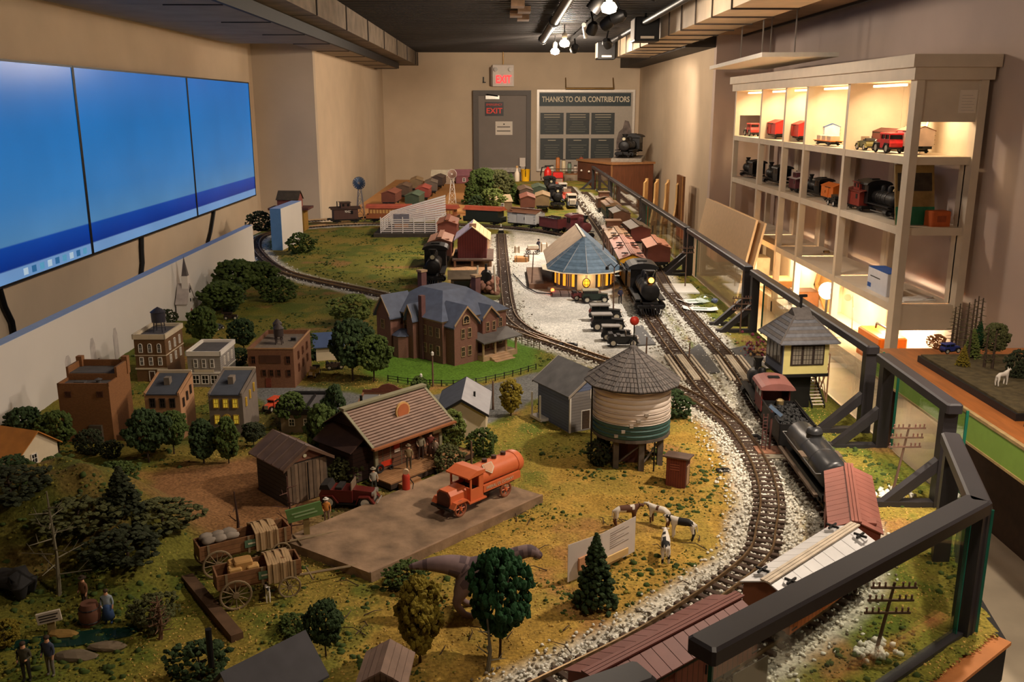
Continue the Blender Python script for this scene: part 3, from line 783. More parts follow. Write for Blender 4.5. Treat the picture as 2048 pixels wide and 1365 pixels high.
# light stone berm beside the far main
bz_ = GP([(1160,392),(1190,425),(1225,465),(1262,505),(1290,545)]); bc = catmull(bz_,.03)
bm_ = np.array([(p.x + random.gauss(0,.045),p.y + random.uniform(-.02,.02),abs(random.gauss(0,.008))) for p in bc for k in range(9)])
tag(scatter_mesh('stone_berm',bm_,RNG.uniform(.006,.013,len(bm_)),mat('ballast_pale',(214,208,192)),1),'long heap of pale stones between the far tracks','gravel',kind='stuff')

# ---- tracks
tie_m = mat('tie_brown',(72,56,46),.9,var=.25,scale=50)
rail_m = mat('rail_brass',(150,124,92),.35,metal=.85,var=.15,scale=30)
GAUGE = .052
tie_me = MB().bevbox((0,0,0),(.094,.0155,.009),.0015).build('tie_proto',tie_m).data
bpy.data.objects.remove(bpy.data.objects['tie_proto'])
def make_track(key,label,maxt=296):
 pts = TRK[key]; t = thing('model_track',label,'track',(0,0,0))
 for s in (-1,1):
  vs = []; fs = []; n = len(pts)
  for i,p in enumerate(pts):
   d = (pts[min(i + 1,n - 1)] - pts[max(i - 1,0)]).normalized(); nn = Vector((-d.y,d.x,0))
   c = p + nn * (s * GAUGE / 2)
   for o_,z in ((-.0035,.009),(.0035,.009),(.0022,.0175),(-.0022,.0175)):
    q = c + nn * o_; vs.append((q.x,q.y,z))
  for i in range(n - 1):
   for j in range(4): fs.append((i * 4 + j,i * 4 + (j + 1) % 4,i * 4 + 4 + (j + 1) % 4,i * 4 + 4 + j))
  MB().add(vs,fs).build('rail',rail_m,t)
 far = MB(); cand = []
 for i in range(0,len(pts)):
  p = pts[i]; d = (pts[min(i + 1,len(pts) - 1)] - pts[max(i - 1,0)]); rz = math.atan2(d.y,d.x) - PI / 2
  cand.append((p.y,p,rz))
 cand.sort(key=lambda c: c[0])
 for k,(yy,p,rz) in enumerate(cand):
  if yy < .98: continue
  if k < maxt and yy < 8:
   o = bpy.data.objects.new('tie',tie_me); COL.objects.link(o); o.parent = t
   o.location = (p.x,p.y,.0048); o.rotation_euler = (0,0,rz)
  else: far.rbox((p.x,p.y,.0048),(.094,.0155,.009),rz)
 if far.v: tag(far.build('far_ties',tie_m,t),kind='stuff')
 return t
make_track('outer','outer main track carrying the freight train along the glass railing')
make_track('inner','inner main track curving through the pale ballast past the water tower')
make_track('loop','branch track leaving the switch and looping round to the left')
make_track('yard','siding track with end bumper beside the pale station yard')
make_track('barn','short siding between the grass and the red barn')
make_track('rear','rear track passing behind the small white foam block')
# ================================================================== GLASS RAILING
railm = mat('rail_dark',(46,43,46),.45,var=.12,scale=8)
glm = glass('railing_glass')
glass_edge = mat('glass_edge_green',(30,96,78),.2,var=.1)
RH = .325
def rail_section(p0,p1,label,posts=((.03,1),),feet=True,z0=-.015,glass_out=.05,w=.046,sign=None):
 p0,p1 = Vector(p0),Vector(p1); d = p1 - p0; L = d.length; rz = math.atan2(d.y,d.x)
 t = thing('glass_railing',label,'railing',(p0.x,p0.y,0),rz)
 MB().bevbox((L / 2,0,RH - .015),(L,w,.03),.005).build('top_rail',railm,t)
 g = MB().bx(.03,L - .03,-glass_out - .003,-glass_out + .003,z0,RH - .03).build('glass_pane',glm,t)
 for x in (.03,L - .03): MB().bx(x - .002,x + .002,-glass_out - .004,-glass_out + .004,z0,RH - .03).build('pane_edge',glass_edge,g)
 for x,sd in posts:
  p = MB().bx(x,x + .036,-.02,.02,z0,RH - .029).build('post',railm,t)
  if feet:
   MB().extr([(.02,.105),(.02,.145),(.165,.012),(.125,.012)],'x',x + .004,x + .032).build('brace',railm,t)
   MB().bx(x + .002,x + .034,.0,.19,-.012,.012).build('foot',railm,t)
 return t
X_R = 1.325
# long rails run along the table edge; direction reversed so that the braces stand on the layout
secs = [((X_R,3.16),(X_R,4.76),'dark railing section beside the yellow signal tower'),((X_R,4.86),(X_R,6.45),'dark railing section beside the bookcase with the white panel in front'),
  ((X_R,6.52),(X_R,8.6),'dark railing section in front of the leaning white board'),((X_R,8.68),(X_R,11.2),'dark railing section beside the wooden frames'),((X_R,11.28),(X_R,13.4),'farthest dark railing section near the drawer cabinet')]
for (a,b,lab) in secs:
 L = b[1] - a[1]; rail_section(a,b,lab,posts=((.01,1),(L - .055,1)))
rail_section((1.30,2.50),(1.32,3.07),'short dark railing section behind the telegraph pole',posts=((.02,1),(.50,1)))
rail_section((1.035,1.835),(1.175,2.27),'short angled dark railing section at the table corner',posts=((.01,1),(.37,1)),feet=False,glass_out=.03)
t = rail_section((.315,1.30),(1.04,1.855),'nearest long dark railing crossing the lower right foreground',posts=((.90,1),),feet=False,glass_out=.0,w=.058)
MB().bx(.05,.95,-.012,.012,-.012,.004).build('base_strip',railm,t)
p = MB().bx(.86,.862,.02,.10,.0,.2)
lb = MB().bx(.095,.19,.0035,.0045,.13,.225).build('sticker',mat('sticker_grey',(190,188,180),.6,var=.05),t)
for k in range(6): MB().bx(.103,.18 - .012 * (k % 3),.0046,.005,.142 + k * .013,.146 + k * .013).build('print_line',mat('print_white',(120,124,120),.6,var=0),lb)
rail_section((-.35,.93),(.22,1.235),'dark railing end cut by the bottom edge of the frame',posts=((.5,1),),feet=False,glass_out=.0,w=.058)

# ================================================================== BOOKCASE
bc = mat('bookcase_cream',(214,200,180),.55,var=.06,scale=8)
XF,XB = 2.58,3.03
BY = [5.95,7.05,8.0,8.6,9.39,10.42]
t = thing('bookcase','tall cream bookcase with lit compartments against the right wall','bookcase',(XF,BY[0],FLOOR))
Dp = XB - XF; ZT = 1.31 - FLOOR; SH = [z - FLOOR for z in (-.62,-.12,.39,.84)]
yl = [y - BY[0] for y in BY]
for i,y in enumerate(yl):
 wdt = .09 if i in (0,) else .05
 for x in (0,Dp - .05): MB().bx(x,x + .05,y - wdt / 2,y + wdt / 2,0,ZT).build('post',bc,t)
for k,z in enumerate(SH):
 for i in range(5):
  MB().bx(.02,Dp - .02,yl[i] + .046 if i == 0 else yl[i] + .026,yl[i + 1] - .026,z - .02,z).build('shelf',bc,t)
  MB().bx(0.002,.02,yl[i] + .046 if i == 0 else yl[i] + .026,yl[i + 1] - .026,z - (.05 if k else .12),z).build('shelf_lip',bc,t)
# side frames between front and back posts,with openings at each end
for y,s in ((yl[0],-1),(yl[-1],1)):
 for z in SH[1:]: MB().bx(.05,Dp - .05,y - .022,y + .022,z - .05,z).build('side_rail',bc,t)
 MB().bx(.05,Dp - .05,y - .022,y + .022,SH[3] + .215,ZT).build('side_panel',bc,t)
 MB().bx(.05,Dp - .05,y - .022,y + .022,SH[1] - .17,SH[1] - .05).build('side_panel',bc,t)
 MB().bx(.05,Dp - .05,y - .022,y + .022,0,.13).build('side_panel',bc,t)
for i in range(1,5):
 MB().bx(.05,Dp - .05,yl[i] - .012,yl[i] + .012,SH[3],ZT).build('divider',bc,t)
# backs: the top row and the lower cupboards have board backs,the middle stays open to the wall
for i in range(5):
 MB().bx(Dp - .016,Dp - .004,yl[i] + .03,yl[i + 1] - .03,SH[3],ZT).build('back_panel',bc,t)
 MB().bx(Dp - .016,Dp - .004,yl[i] + .03,yl[i + 1] - .03,0.1,SH[1] - .03).build('back_panel',bc,t)
 MB().bx(Dp - .05,Dp - .02,yl[i] + .03,yl[i] + .11,SH[1],SH[3] - .03).build('back_batten',bc,t)
MB().bx(-.0,Dp,yl[0] - .045,yl[-1] + .03,0,.10).build('plinth',bc,t)
MB().bx(-.03,Dp + .02,yl[0] - .07,yl[-1] + .06,ZT,ZT + .075).build('frieze',bc,t)
MB().bx(-.055,Dp + .04,yl[0] - .10,yl[-1] + .09,ZT + .075,ZT + .15).build('cornice',bc,t)
# warm strip lamps under the top and a bulb in the lower part
stripm = mat('strip_glow',(255,220,150),.4,var=0,emit=5,ecol=(255,210,140))
for i in range(5):
 yc = (BY[i] + BY[i + 1]) / 2
 q = MB().bx(.06,.09,(yl[i] + yl[i + 1]) / 2 - .25,(yl[i] + yl[i + 1]) / 2 + .25,ZT - .03,ZT - .015).build('strip_lamp',stripm,t)
 l = lamp('AREA','shelf_light',(XF + .10,yc,1.31 - .05),3.6 * (BY[i + 1] - BY[i]),(1,.74,.42),.25)
 l.data.shape = 'RECTANGLE'; l.data.size = .08; l.data.size_y = .6 * (BY[i + 1] - BY[i]); l.rotation_euler = (0,math.radians(-25),0)
# notice on the end panel
n = thing('notice','small white sheet pinned to the near end of the bookcase','notice',(XF + .34,BY[0] - .0225,1.11))
MB().bx(-.055,.055,-.004,0,0,.14).build('sheet',mat('paper',(232,220,204)),n)
paper_lines(n,[(-.04,.04 - .012 * (k % 2),.015 + k * .018,.018 + k * .018) for k in range(6)],-.004,mat('ink_pale',(196,186,174),.8,var=0))

# ---- things on the shelves -------------------------------------------------
def shelf_z(k): return (-.62,-.12,.39,.84)[k] + .0005
# ================================================================== COUNTER ON THE RIGHT
ZC = -.05
t = thing('display_counter','wood-topped counter with a green front edge on the right','counter',(1.9,0,FLOOR))
cy0,cy1 = 1.4,4.55
MB().bx(0,XR - 1.9 - .006,cy0,cy1,ZC - FLOOR - .03,ZC - FLOOR).build('top',mat('counter_wood',(176,104,48),.4,var=.2,scale=6,stretch=(8,1,8)),t)
MB().bx(-.012,.0,cy0,cy1,ZC - FLOOR - .115,ZC - FLOOR - .004).build('green_fascia',mat('fascia_green',(150,186,84),.5,var=.05),t)
MB().bx(-.016,.002,cy0,cy1,ZC - FLOOR - .004,ZC - FLOOR + .008).build('edge_trim',mat('trim_tan',(190,160,110),.5),t)
MB().bx(-.016,.002,cy0,cy1,ZC - FLOOR - .125,ZC - FLOOR - .115).build('edge_trim',mat('trim_tan',(190,160,110)),t)
MB().bx(.35,1.15,cy0 + .1,cy1 - .1,0,ZC - FLOOR - .03).build('carcass',mat('carcass_dark',(70,50,36),.7),t)
for yy in (cy0 + .05,cy1 - .1): MB().bx(.04,.1,yy,yy + .06,0,ZC - FLOOR - .03).build('leg',mat('carcass_dark',(70,50,36)),t)

# ================================================================== BACK OF THE ROOM
wood = mat('cabinet_wood',(104,62,40),.45,var=.2,scale=5,stretch=(6,6,1))
a = GY(1232,322,14.9); b = GY(1306,322,14.9)
t = thing('drawer_cabinet','brown wooden drawer cabinet under the big engine by the back wall','cabinet',(b.x - .44,14.0,FLOOR),.38)
H_ = a.z - FLOOR
MB().bx(-.35,.35,0,1.15,0,H_).build('body',wood,t)
MB().bx(-.37,.37,-.02,1.17,H_,H_ + .03).build('top',mat('cabinet_top',(150,104,66),.4,var=.15),t)
for k in range(4):
 z0 = H_ - .02 - (k + 1) * .26
 dr = MB().bx(-.365,-.35,.04,1.1,z0 + .012,z0 + .25).build('drawer',mat('drawer_front',(88,50,34),.45,var=.2,scale=6),t)
 for j in range(4): MB().ico((-.378,.18 + .26 * j,z0 + .14),.018,1).build('knob',mat('knob_white',(225,215,200),.3,var=0),dr,True)
for q in ((-.352,.02),): MB().bx(-.36,-.34,.0,.03,0,H_).build('edge_strip',mat('cabinet_top',(150,104,66)),t)
t2 = thing('dark_board','tall brown board leaning by the wooden frames','board',GX(1318,395,2.3),0)
p = GX(1332,342,2.38)
t2.location = (2.3,11.6,FLOOR); MB().bx(-.03,.0,0,.42,0,p.z - FLOOR + .05).build('panel',mat('board_brown',(110,70,40),.5,var=.2),t2); MB().bx(-.034,-.03,-.004,.02,0,p.z - FLOOR + .05).build('edge',mat('edge_tan',(190,140,80),.5),t2)
for k in range(4):
 x = 2.28 - k * .12; yy = 11.9 + k * .12
 labs = ['nearest of four curved plywood frames leaning by the wall','second of four curved plywood frames from the wall','third of four curved plywood frames from the wall','curved plywood frame closest to the drawer cabinet']
 t = thing('plywood_frame',labs[k],'frame',(x,yy,FLOOR),PI / 2 - .45,'curved plywood frames by the right wall')
 hh = .98
 MB().extr([(0,.0),(.05,.0),(.09,hh),(.04,hh)],'y',0,.03).build('upright',mat('plywood',(206,164,104),.6,var=.12,scale=10),t)
 MB().extr([(-.22,hh * .45),(-.10,hh * .62),(-.06,hh * .75),(-.05,hh * .95),(.05,hh * .98),(.05,hh * .60),(-.2,hh * .42)],'y',.004,.026).build('curved_side',mat('plywood',(206,164,104)),t)
 MB().extr([(-.28,.0),(-.2,hh * .42),(-.14,hh * .42),(-.2,.0)],'y',.004,.026).build('leg',mat('plywood',(206,164,104)),t)
 MB().bx(-.2,.06,.005,.025,hh * .40,hh * .46).build('crossbar',mat('plywood',(206,164,104)),t)
pa,pb = GX(1338,372,2.3),GX(1408,400,2.3)
for k,lab in enumerate(('large white board leaning against the tan wall','second pale board tucked behind the white one')):
 t = thing('white_board',lab,'board',(2.24 + .06 * k,8.7 - .08 * k,FLOOR),0)
 h1 = .86 - .02 * k
 MB().extr([(0,0),(.022,0),(.17 + .022,h1),(.17,h1)],'y',0,2.15).build('sheet',mat('board_white',(226,196,160) if k == 0 else (200,170,136),.6,var=.05),t)
# yellow bucket,bottle,red stool and trolley by the door
c = GY(1049,372,15.4)
t = thing('yellow_bucket','yellow plastic bucket beside the exit door','bucket',(c.x,15.4,.0)); zt = -.002
MB().lathe([(.06,0),(.075,.18),(.08,.185),(.068,.185),(.055,.01)],16).build('bucket',mat('bucket_yellow',(232,176,30),.4,var=.05),t,40)
MB().ring((0,0,.13),.085,.006,'x',16).build('handle',blk,t)
t.location = (c.x,14.85,0)
c = GY(1034,375,14.8)
t = thing('spray_bottle','small white bottle left of the yellow bucket','bottle',(c.x,14.8,0)); MB().lathe([(.035,0),(.04,.02),(.04,.13),(.018,.17),(.014,.21)],12).build('bottle',mat('bottle_white',(224,208,188),.4,var=.04),t,40); MB().lathe([(.02,.21),(.02,.24),(.008,.245)],10).build('cap',mat('cap_tan',(190,150,100),.5),t)
c = GY(1092,385,14.5)
t = thing('fire_extinguisher','red fire extinguisher with black hose standing at the far end','extinguisher',(c.x + .03,14.6,0))
redm = mat('red_paint',(196,34,28),.35,var=.05)
MB().lathe([(.055,0),(.06,.01),(.06,.16),(.045,.2),(.02,.22),(.02,.24)],16).build('cylinder',redm,t,40)
MB().bx(-.05,.05,-.01,.01,.24,.262).build('handle',blk,t); MB().tube([(-.02,0,.24),(-.09,0,.23),(-.11,0,.12),(-.10,0,.04)],.01,8).build('hose',blk,t,True)
t = thing('red_box','red box beside the fire extinguisher','box',(c.x + .19,14.6,0)); MB().bevbox((0,.1,.075),(.16,.2,.15),.006).build('box',redm,t); MB().bx(-.075,.075,-.003,0,.05,.07).build('strap',mat('strap_dark',(90,20,18),.6),t)
# trolley with tools
c = GY(1140,372,15.2)
t = thing('tool_trolley','wire-sided trolley loaded with jars at the far end','trolley',(c.x,15.9,FLOOR))
wd,hh = .62,GY(1140,338,15.9).z - FLOOR
for sx in (-1,1):
 for sy in (0,.4): MB().cyl((sx * wd / 2,sy,.0),(sx * wd / 2,sy,hh),.014,n=8).build('leg',mat('trolley_metal',(120,100,80),.4,metal=.6),t)
for z in (.2,hh - .28,hh - .1): MB().bx(-wd / 2,wd / 2,0,.4,z,z + .02).build('shelf',mat('trolley_wood',(150,98,56),.6,var=.15),t)
for z in (hh - .05,hh): MB().cyl((-wd / 2,0,z),(wd / 2,0,z),.008,n=6).build('rail',mat('trolley_metal',(120,100,80)),t)
for k in range(6):
 x = -.25 + k * .1
 col_ = [(230,220,200),(200,120,60),(230,210,170),(120,140,120),(220,200,180),(190,80,50)][k]
 names = ['white','amber','cream','green-grey','pale','rust']
 j = thing('paint_jar','%s jar on the tool trolley' % names[k],'jar',(c.x + x,16.05,FLOOR + hh - .0795),0,'jars on the tool trolley')
 h2 = .10 + .05 * ((k * 7) % 4)
 MB().lathe([(.032,0),(.035,.01),(.035,h2),(.022,h2 + .015)],12).build('jar',mat('jar_%d' % k,col_,.35,var=.05),j,40); MB().lathe([(.026,h2 + .012),(.026,h2 + .035)],12).build('lid',mat('lid_grey',(110,100,90),.4,metal=.5),j)
# stools at the far right
c = GY(1210,352,14.0)
for k,(px,lab) in enumerate(((1199,'round dark stool in front of the contributors board'),(1217,'blue-topped stool beside the drawer cabinet'))):
 q = GY(px,352,15.6 - k * .4)
 t = thing('stool',lab,'stool',(q.x - .12 * k,15.6 - k * .2,FLOOR))
 h3 = q.z - FLOOR
 MB().lathe([(.0,h3 - .05),(.15,h3 - .05),(.17,h3 - .02),(.15,h3 + .02),(.0,h3 + .03)],18).build('seat',mat('seat_dark' if k == 0 else 'seat_blue',(70,62,58) if k == 0 else (40,46,78),.5),t,40)
 for j in range(4):
  a_ = PI / 4 + j * PI / 2; MB().cyl((.1 * math.cos(a_),.1 * math.sin(a_),h3 - .05),(.2 * math.cos(a_),.2 * math.sin(a_),0),.014,n=8).build('leg',mat('trolley_metal',(120,100,80)),t)
 MB().ring((0,0,h3 * .35),.165,.008,'z',18).build('foot_ring',mat('trolley_metal',(120,100,80)),t)

# ================================================================== FOAM BACKDROP BOARDS
foam = mat('foam_white',(214,208,202),.8,var=.03,scale=4)
foamb = mat('foam_blue',(120,168,214),.8,var=.05)
t = thing('foam_board','long white foam backdrop board along the left of the town','foam board',(-1.8,0,0))
MB().bx(-.048,0,1.0,6.74,-.012,.315).build('board',foam,t)
MB().bx(-.05,.001,1.0,6.74,.315,.3165).build('blue_top',mat('foam_blue_top',(150,172,214),.8,var=.05),t)
# faint painted shapes on the board
grm = mat('paint_grey',(170,162,158),.8,var=.06)
for (px,py,w_,h_,tone) in ((137,735,.05,.10,0),(187,712,.05,.16,0),(232,690,.05,.16,0),(198,728,.03,.05,1)):
 p = GX(px,py,-1.8)
 MB().extr([(p.y - w_ / 2,p.z - h_ / 2),(p.y + w_ / 2,p.z - h_ / 2),(p.y + w_ / 2,p.z + h_ * .3),(p.y + w_ * .2,p.z + h_ / 2),(p.y - w_ * .2,p.z + h_ / 2),(p.y - w_ / 2,p.z + h_ * .3)],'x',0,.0012).build('painted_shape',mat('paint_grey%d' % tone,(184,176,172) if tone == 0 else (140,128,122),.8),t)
p0 = G(566,500); p1 = G(607,478)
t = thing('foam_block','small white foam block with a blue edge by the left curve','foam board',(p0.x,p0.y,0),math.atan2(p1.y - p0.y,p1.x - p0.x))
L = (p1 - p0).length; zt = GY(566,418,p0.y).z
MB().bx(0,L,0,.09,-.004,zt).build('board',foam,t); MB().bx(-.002,0,0,.09,-.004,zt).build('blue_end',foamb,t); MB().bx(0,L,0,.09,zt,zt + .002).build('blue_top',mat('foam_blue_top',(150,172,214)),t)
# ================================================================== ROLLING STOCK
RZ = .0178
CW = .118
iron = mat('iron_black',(30,28,28),.5,metal=.3,var=.15)
wheel_m = mat('wheel_dark',(52,44,40),.5,metal=.5,var=.1)
def wood_car(name,c): return striped('car_' + name,c,tuple(int(x * .62) for x in c),62,'x',.65,duty=.12,bump=.25,dist=.002)
def plain(name,c,r=.55): return mat('paint_' + name,c,r,var=.12,scale=18)
def wheel(r=.0155):
 m = MB(); m.cyl((0,-.003,0),(0,.003,0),r,n=14); m.cyl((0,-.005,0),(0,-.003,0),r * 1.12,n=14); m.cyl((0,-.006,0),(0,.007,0),r * .3,n=8); return m
WHEEL = wheel().build('wheel_proto',wheel_m).data; bpy.data.objects.remove(bpy.data.objects['wheel_proto'])
def truck(t,x,fine=True):
 b = MB()
 for s in (-1,1):
  b.bx(x - .042,x + .042,s * .037 - .003,s * .037 + .003,RZ + .012,RZ + .020); b.bx(x - .012,x + .012,s * .037 - .005,s * .037 + .005,RZ + .006,RZ + .03)
 b.bx(x - .01,x + .01,-.037,.037,RZ + .014,RZ + .026)
 o = b.build('truck',iron,t)
 if fine:
  for dx in (-.028,.028):
   for s in (-1,1):
    w = bpy.data.objects.new('wheel',WHEEL); COL.objects.link(w); w.parent = o; w.location = (x + dx,s * GAUGE / 2,RZ + .0155)
 return o
def couplers(t,L):
 for s in (-1,1): MB().bx(s * L / 2 - (.0 if s > 0 else .028),s * L / 2 + (.028 if s > 0 else 0),-.006,.006,RZ + .03,RZ + .042).build('coupler',iron,t)
def boxcar(label,L=.40,W=CW,H=.158,body=None,roof=None,end=None,panels=0,peaked=True,walk=True,door=True,hatches=0,fine=True,group=None,lettering=None,letm=None,name='boxcar'):
 t = thing(name,label,'train car',(0,0,0),0,group)
 z0,z1 = RZ + .038,H
 e = .022 if peaked else .008
 MB().bx(-L / 2 - .004,L / 2 + .004,-W * .42,W * .42,RZ + .028,z0 + .004).build('underframe',iron,t)
 MB().extr([(-W / 2,z0),(W / 2,z0),(W / 2,z1 - e),(0,z1 - .003),(-W / 2,z1 - e)],'x',-L / 2,L / 2).build('body',body,t)
 if panels:
  for s in (-1,1):
   for k in range(panels):
    x0 = -L / 2 - .006 + (L + .012) * k / panels; x1 = x0 + (L + .012) / panels - .0016
    MB().extr([(s * .004,z1 + .0005),(s * (W / 2 + .006),z1 - e - .002),(s * (W / 2 + .006),z1 - e + .001),(s * .004,z1 + .0035)],'x',x0,x1).build('roof_panel',roof,t)
 else:
  MB().extr([(-W / 2 - .006,z1 - e - .002),(0,z1 - .002),(W / 2 + .006,z1 - e - .002),(W / 2 + .006,z1 - e + .0012),(0,z1 + .003),(-W / 2 - .006,z1 - e + .0012)],'x',-L / 2 - .006,L / 2 + .006).build('roof',roof,t)
 if walk:
  for k in (-1,0,1): MB().bx(-L / 2 - .012,L / 2 + .012,k * .0085 - .0036,k * .0085 + .0036,z1 + .004,z1 + .008).build('roof_walk_plank',roof if walk is True else walk,t)
  MB().bx(-L / 2 + .02,-L / 2 + .05,-W * .42,-.02,z1 - .012,z1 - .006).build('lateral_walk',roof,t)
 for k in range(hatches):
  for s in (-1,1):
   x = (-1 if k == 0 else 1) * (L / 2 - .035)
   h = MB().rbox((x,s * W * .30,z1 - .006),(.03,.026,.008),0,-s * .35).build('hatch',roof,t)
   MB().bx(x - .018,x + .018,s * W * .30 - .002,s * W * .30 + .002,z1 + .001,z1 + .006).build('hatch_bar',iron,h); MB().bx(x - .002,x + .002,s * W * .30 - .016,s * W * .30 + .016,z1 + .001,z1 + .006).build('hatch_bar',iron,h)
 if door:
  for s in (-1,1):
   d = MB().bx(-.05,.05,min(s * W / 2,s * (W / 2 + .004)),max(s * W / 2,s * (W / 2 + .004)),z0 + .004,z1 - e - .008).build('door',end or body,t)
   MB().bx(-.105,.055,min(s * W / 2,s * (W / 2 + .005)),max(s * W / 2,s * (W / 2 + .005)),z1 - e - .008,z1 - e - .004).build('door_track',iron,t)
   MB().bx(.038,.041,min(s * (W / 2 + .004),s * (W / 2 + .007)),max(s * (W / 2 + .004),s * (W / 2 + .007)),z0 + .03,z0 + .05).build('door_handle',iron,d)
 for sx in (-1,1):
  ld = MB()
  for k in range(4): ld.bx(sx * (L / 2 - .012) - .010,sx * (L / 2 - .012) + .010,-W / 2 - .005,-W / 2 - .0035,z0 + .012 + k * .022,z0 + .0145 + k * .022)
  ld.build('ladder',iron,t)
 MB().ring((L / 2 + .008,.02,z1 - .012),.009,.0012,'x',12,4).build('brake_wheel',iron,t)
 if lettering:
  for s,rz_ in ((-1,0),(1,PI)):
   text('lettering',lettering,.016,letm or plain('letter_white',(225,220,205)),t,(-.12 * (1 if s < 0 else -1),s * (W / 2 + .0012),z0 + .06),(PI / 2,0,rz_),.0004)
 truck(t,-L / 2 + .07,fine); truck(t,L / 2 - .07,fine); couplers(t,L)
 return t
def put(t,key,y,flip=False):
 pts = TRK[key]; best = min(range(len(pts)),key=lambda i: abs(pts[i].y - y))
 return put_i(t,key,best,flip)
def put_i(t,key,i,flip=False):
 pts = TRK[key]; i = max(2,min(len(pts) - 3,i)); d = pts[i + 2] - pts[i - 2]; p = pts[i]
 t.location = (p.x,p.y,0); t.rotation_euler = (0,0,math.atan2(d.y,d.x) + (PI if flip else 0)); return t
def put_px(t,key,px,flip=False):
 "nearest track point to a surveyed ground spot"
 q = G(*px); pts = TRK[key]; return put_i(t,key,min(range(len(pts)),key=lambda i: (pts[i] - q).length),flip)

def tankcar(label,L=.40,body=None,group=None):
 t = thing('tank_car',label,'train car',(0,0,0),0,group)
 MB().bx(-L / 2,L / 2,-.04,.04,RZ + .028,RZ + .042).build('underframe',iron,t)
 for s in (-1,1): MB().bx(-L / 2,L / 2,s * .058 - .006,s * .058 + .006,RZ + .036,RZ + .044).build('side_walk',mat('car_plank',(92,76,62),.8,var=.2),t)
 r = .047; zc = RZ + .044 + r; m = MB()
 n = 24; prof = [(-.5,.0),(-.497,.6),(-.485,.88),(-.465,1),(-.20,1),(-.198,1.025),(-.19,1.025),(-.188,1),(.06,1),(.062,1.025),(.07,1.025),(.072,1),(.465,1),(.485,.88),(.497,.6),(.5,0)]
 vs = []; fs = []
 for x,k in prof: vs += [(x * (L - .02),r * k * math.cos(2 * PI * j / n),zc + r * k * math.sin(2 * PI * j / n)) for j in range(n)]
 for i in range(len(prof) - 1):
  for j in range(n): fs.append((i * n + j,i * n + (j + 1) % n,(i + 1) * n + (j + 1) % n,(i + 1) * n + j))
 m.add(vs,fs).build('tank',body,t,50)
 d = MB().lathe([(.024,zc + r - .012),(.024,zc + r + .018),(.019,zc + r + .026),(0.0,zc + r + .029)],18,Matrix.Translation((.04,0,0))).build('dome',body,t,50)
 MB().lathe([(.026,zc + r + .008),(.026,zc + r + .011)],18,Matrix.Translation((.04,0,0))).build('dome_band',iron,d)
 MB().cyl((.04,0,zc + r + .027),(.04,0,zc + r + .036),.005,n=8).build('valve',iron,d)
 for s in (-1,1):
  MB().cyl((-L / 2 + .02,s * .058,zc + .01),(L / 2 - .02,s * .058,zc + .01),.0018,n=6).build('handrail',mat('rail_grey',(120,118,116),.4,metal=.6),t)
  for x in (-.17,-.06,.06,.17): MB().cyl((x,s * .048,zc + .004),(x,s * .058,zc + .01),.0014,n=5).build('stanchion',iron,t)
  MB().bx(-.055,-.005,min(s * .046,s * .062),max(s * .046,s * .062),zc + .012,zc + .0145).build('step_board',mat('car_plank',(92,76,62)),t)
 MB().cyl((-L / 2 + .02,-.058,zc + .01),(-L / 2 + .02,.058,zc + .01),.0018,n=6).build('handrail',mat('rail_grey',(120,118,116)),t)
 MB().cyl((L / 2 - .02,-.058,zc + .01),(L / 2 - .02,.058,zc + .01),.0018,n=6).build('handrail',mat('rail_grey',(120,118,116)),t)
 truck(t,-L / 2 + .07); truck(t,L / 2 - .07); couplers(t,L)
 return t
coalm = mat('coal',(26,25,25),.7,var=.4,scale=120,bump=.6)
def tender(label,L=.25,W=.112,H=.12,body=None,group=None):
 t = thing('tender',label,'tender',(0,0,0),0,group)
 z0 = RZ + .034
 MB().bx(-L / 2,L / 2,-W * .45,W * .45,RZ + .026,z0).build('underframe',iron,t)
 for s in (-1,1): MB().bx(-L / 2,L / 2,s * W / 2 - (.004 if s > 0 else 0),s * W / 2 + (.004 if s < 0 else 0),z0,H).build('side',body,t)
 for s in (-1,1): MB().bx(s * L / 2 - (.004 if s > 0 else 0),s * L / 2 + (.004 if s < 0 else 0),-W / 2,W / 2,z0,H).build('end',body,t)
 MB().bx(-L / 2 + .004,L / 2 - .004,-W / 2 + .004,W / 2 - .004,z0,H - .022).build('deck',body,t)
 for s in (-1,1): MB().bx(-L / 2,L / 2,s * (W / 2 + .002) - .0025,s * (W / 2 + .002) + .0025,H,H + .004).build('rim',iron,t)
 cp = np.stack([RNG.uniform(-L * .46,L * .36,420),RNG.uniform(-W * .4,W * .4,420),H - .022 + RNG.uniform(0,.020,420)],1)
 tag(scatter_mesh('coal_load',cp,RNG.uniform(.004,.008,420),coalm,1,parent=t),kind='stuff')
 MB().lathe([(.012,H - .02),(.014,H + .008),(.006,H + .014)],12,Matrix.Translation((L * .42,0,0))).build('water_hatch',mat('brass_dull',(140,120,84),.4,metal=.6),t)
 truck(t,-L / 2 + .06); truck(t,L / 2 - .06); couplers(t,L)
 return t
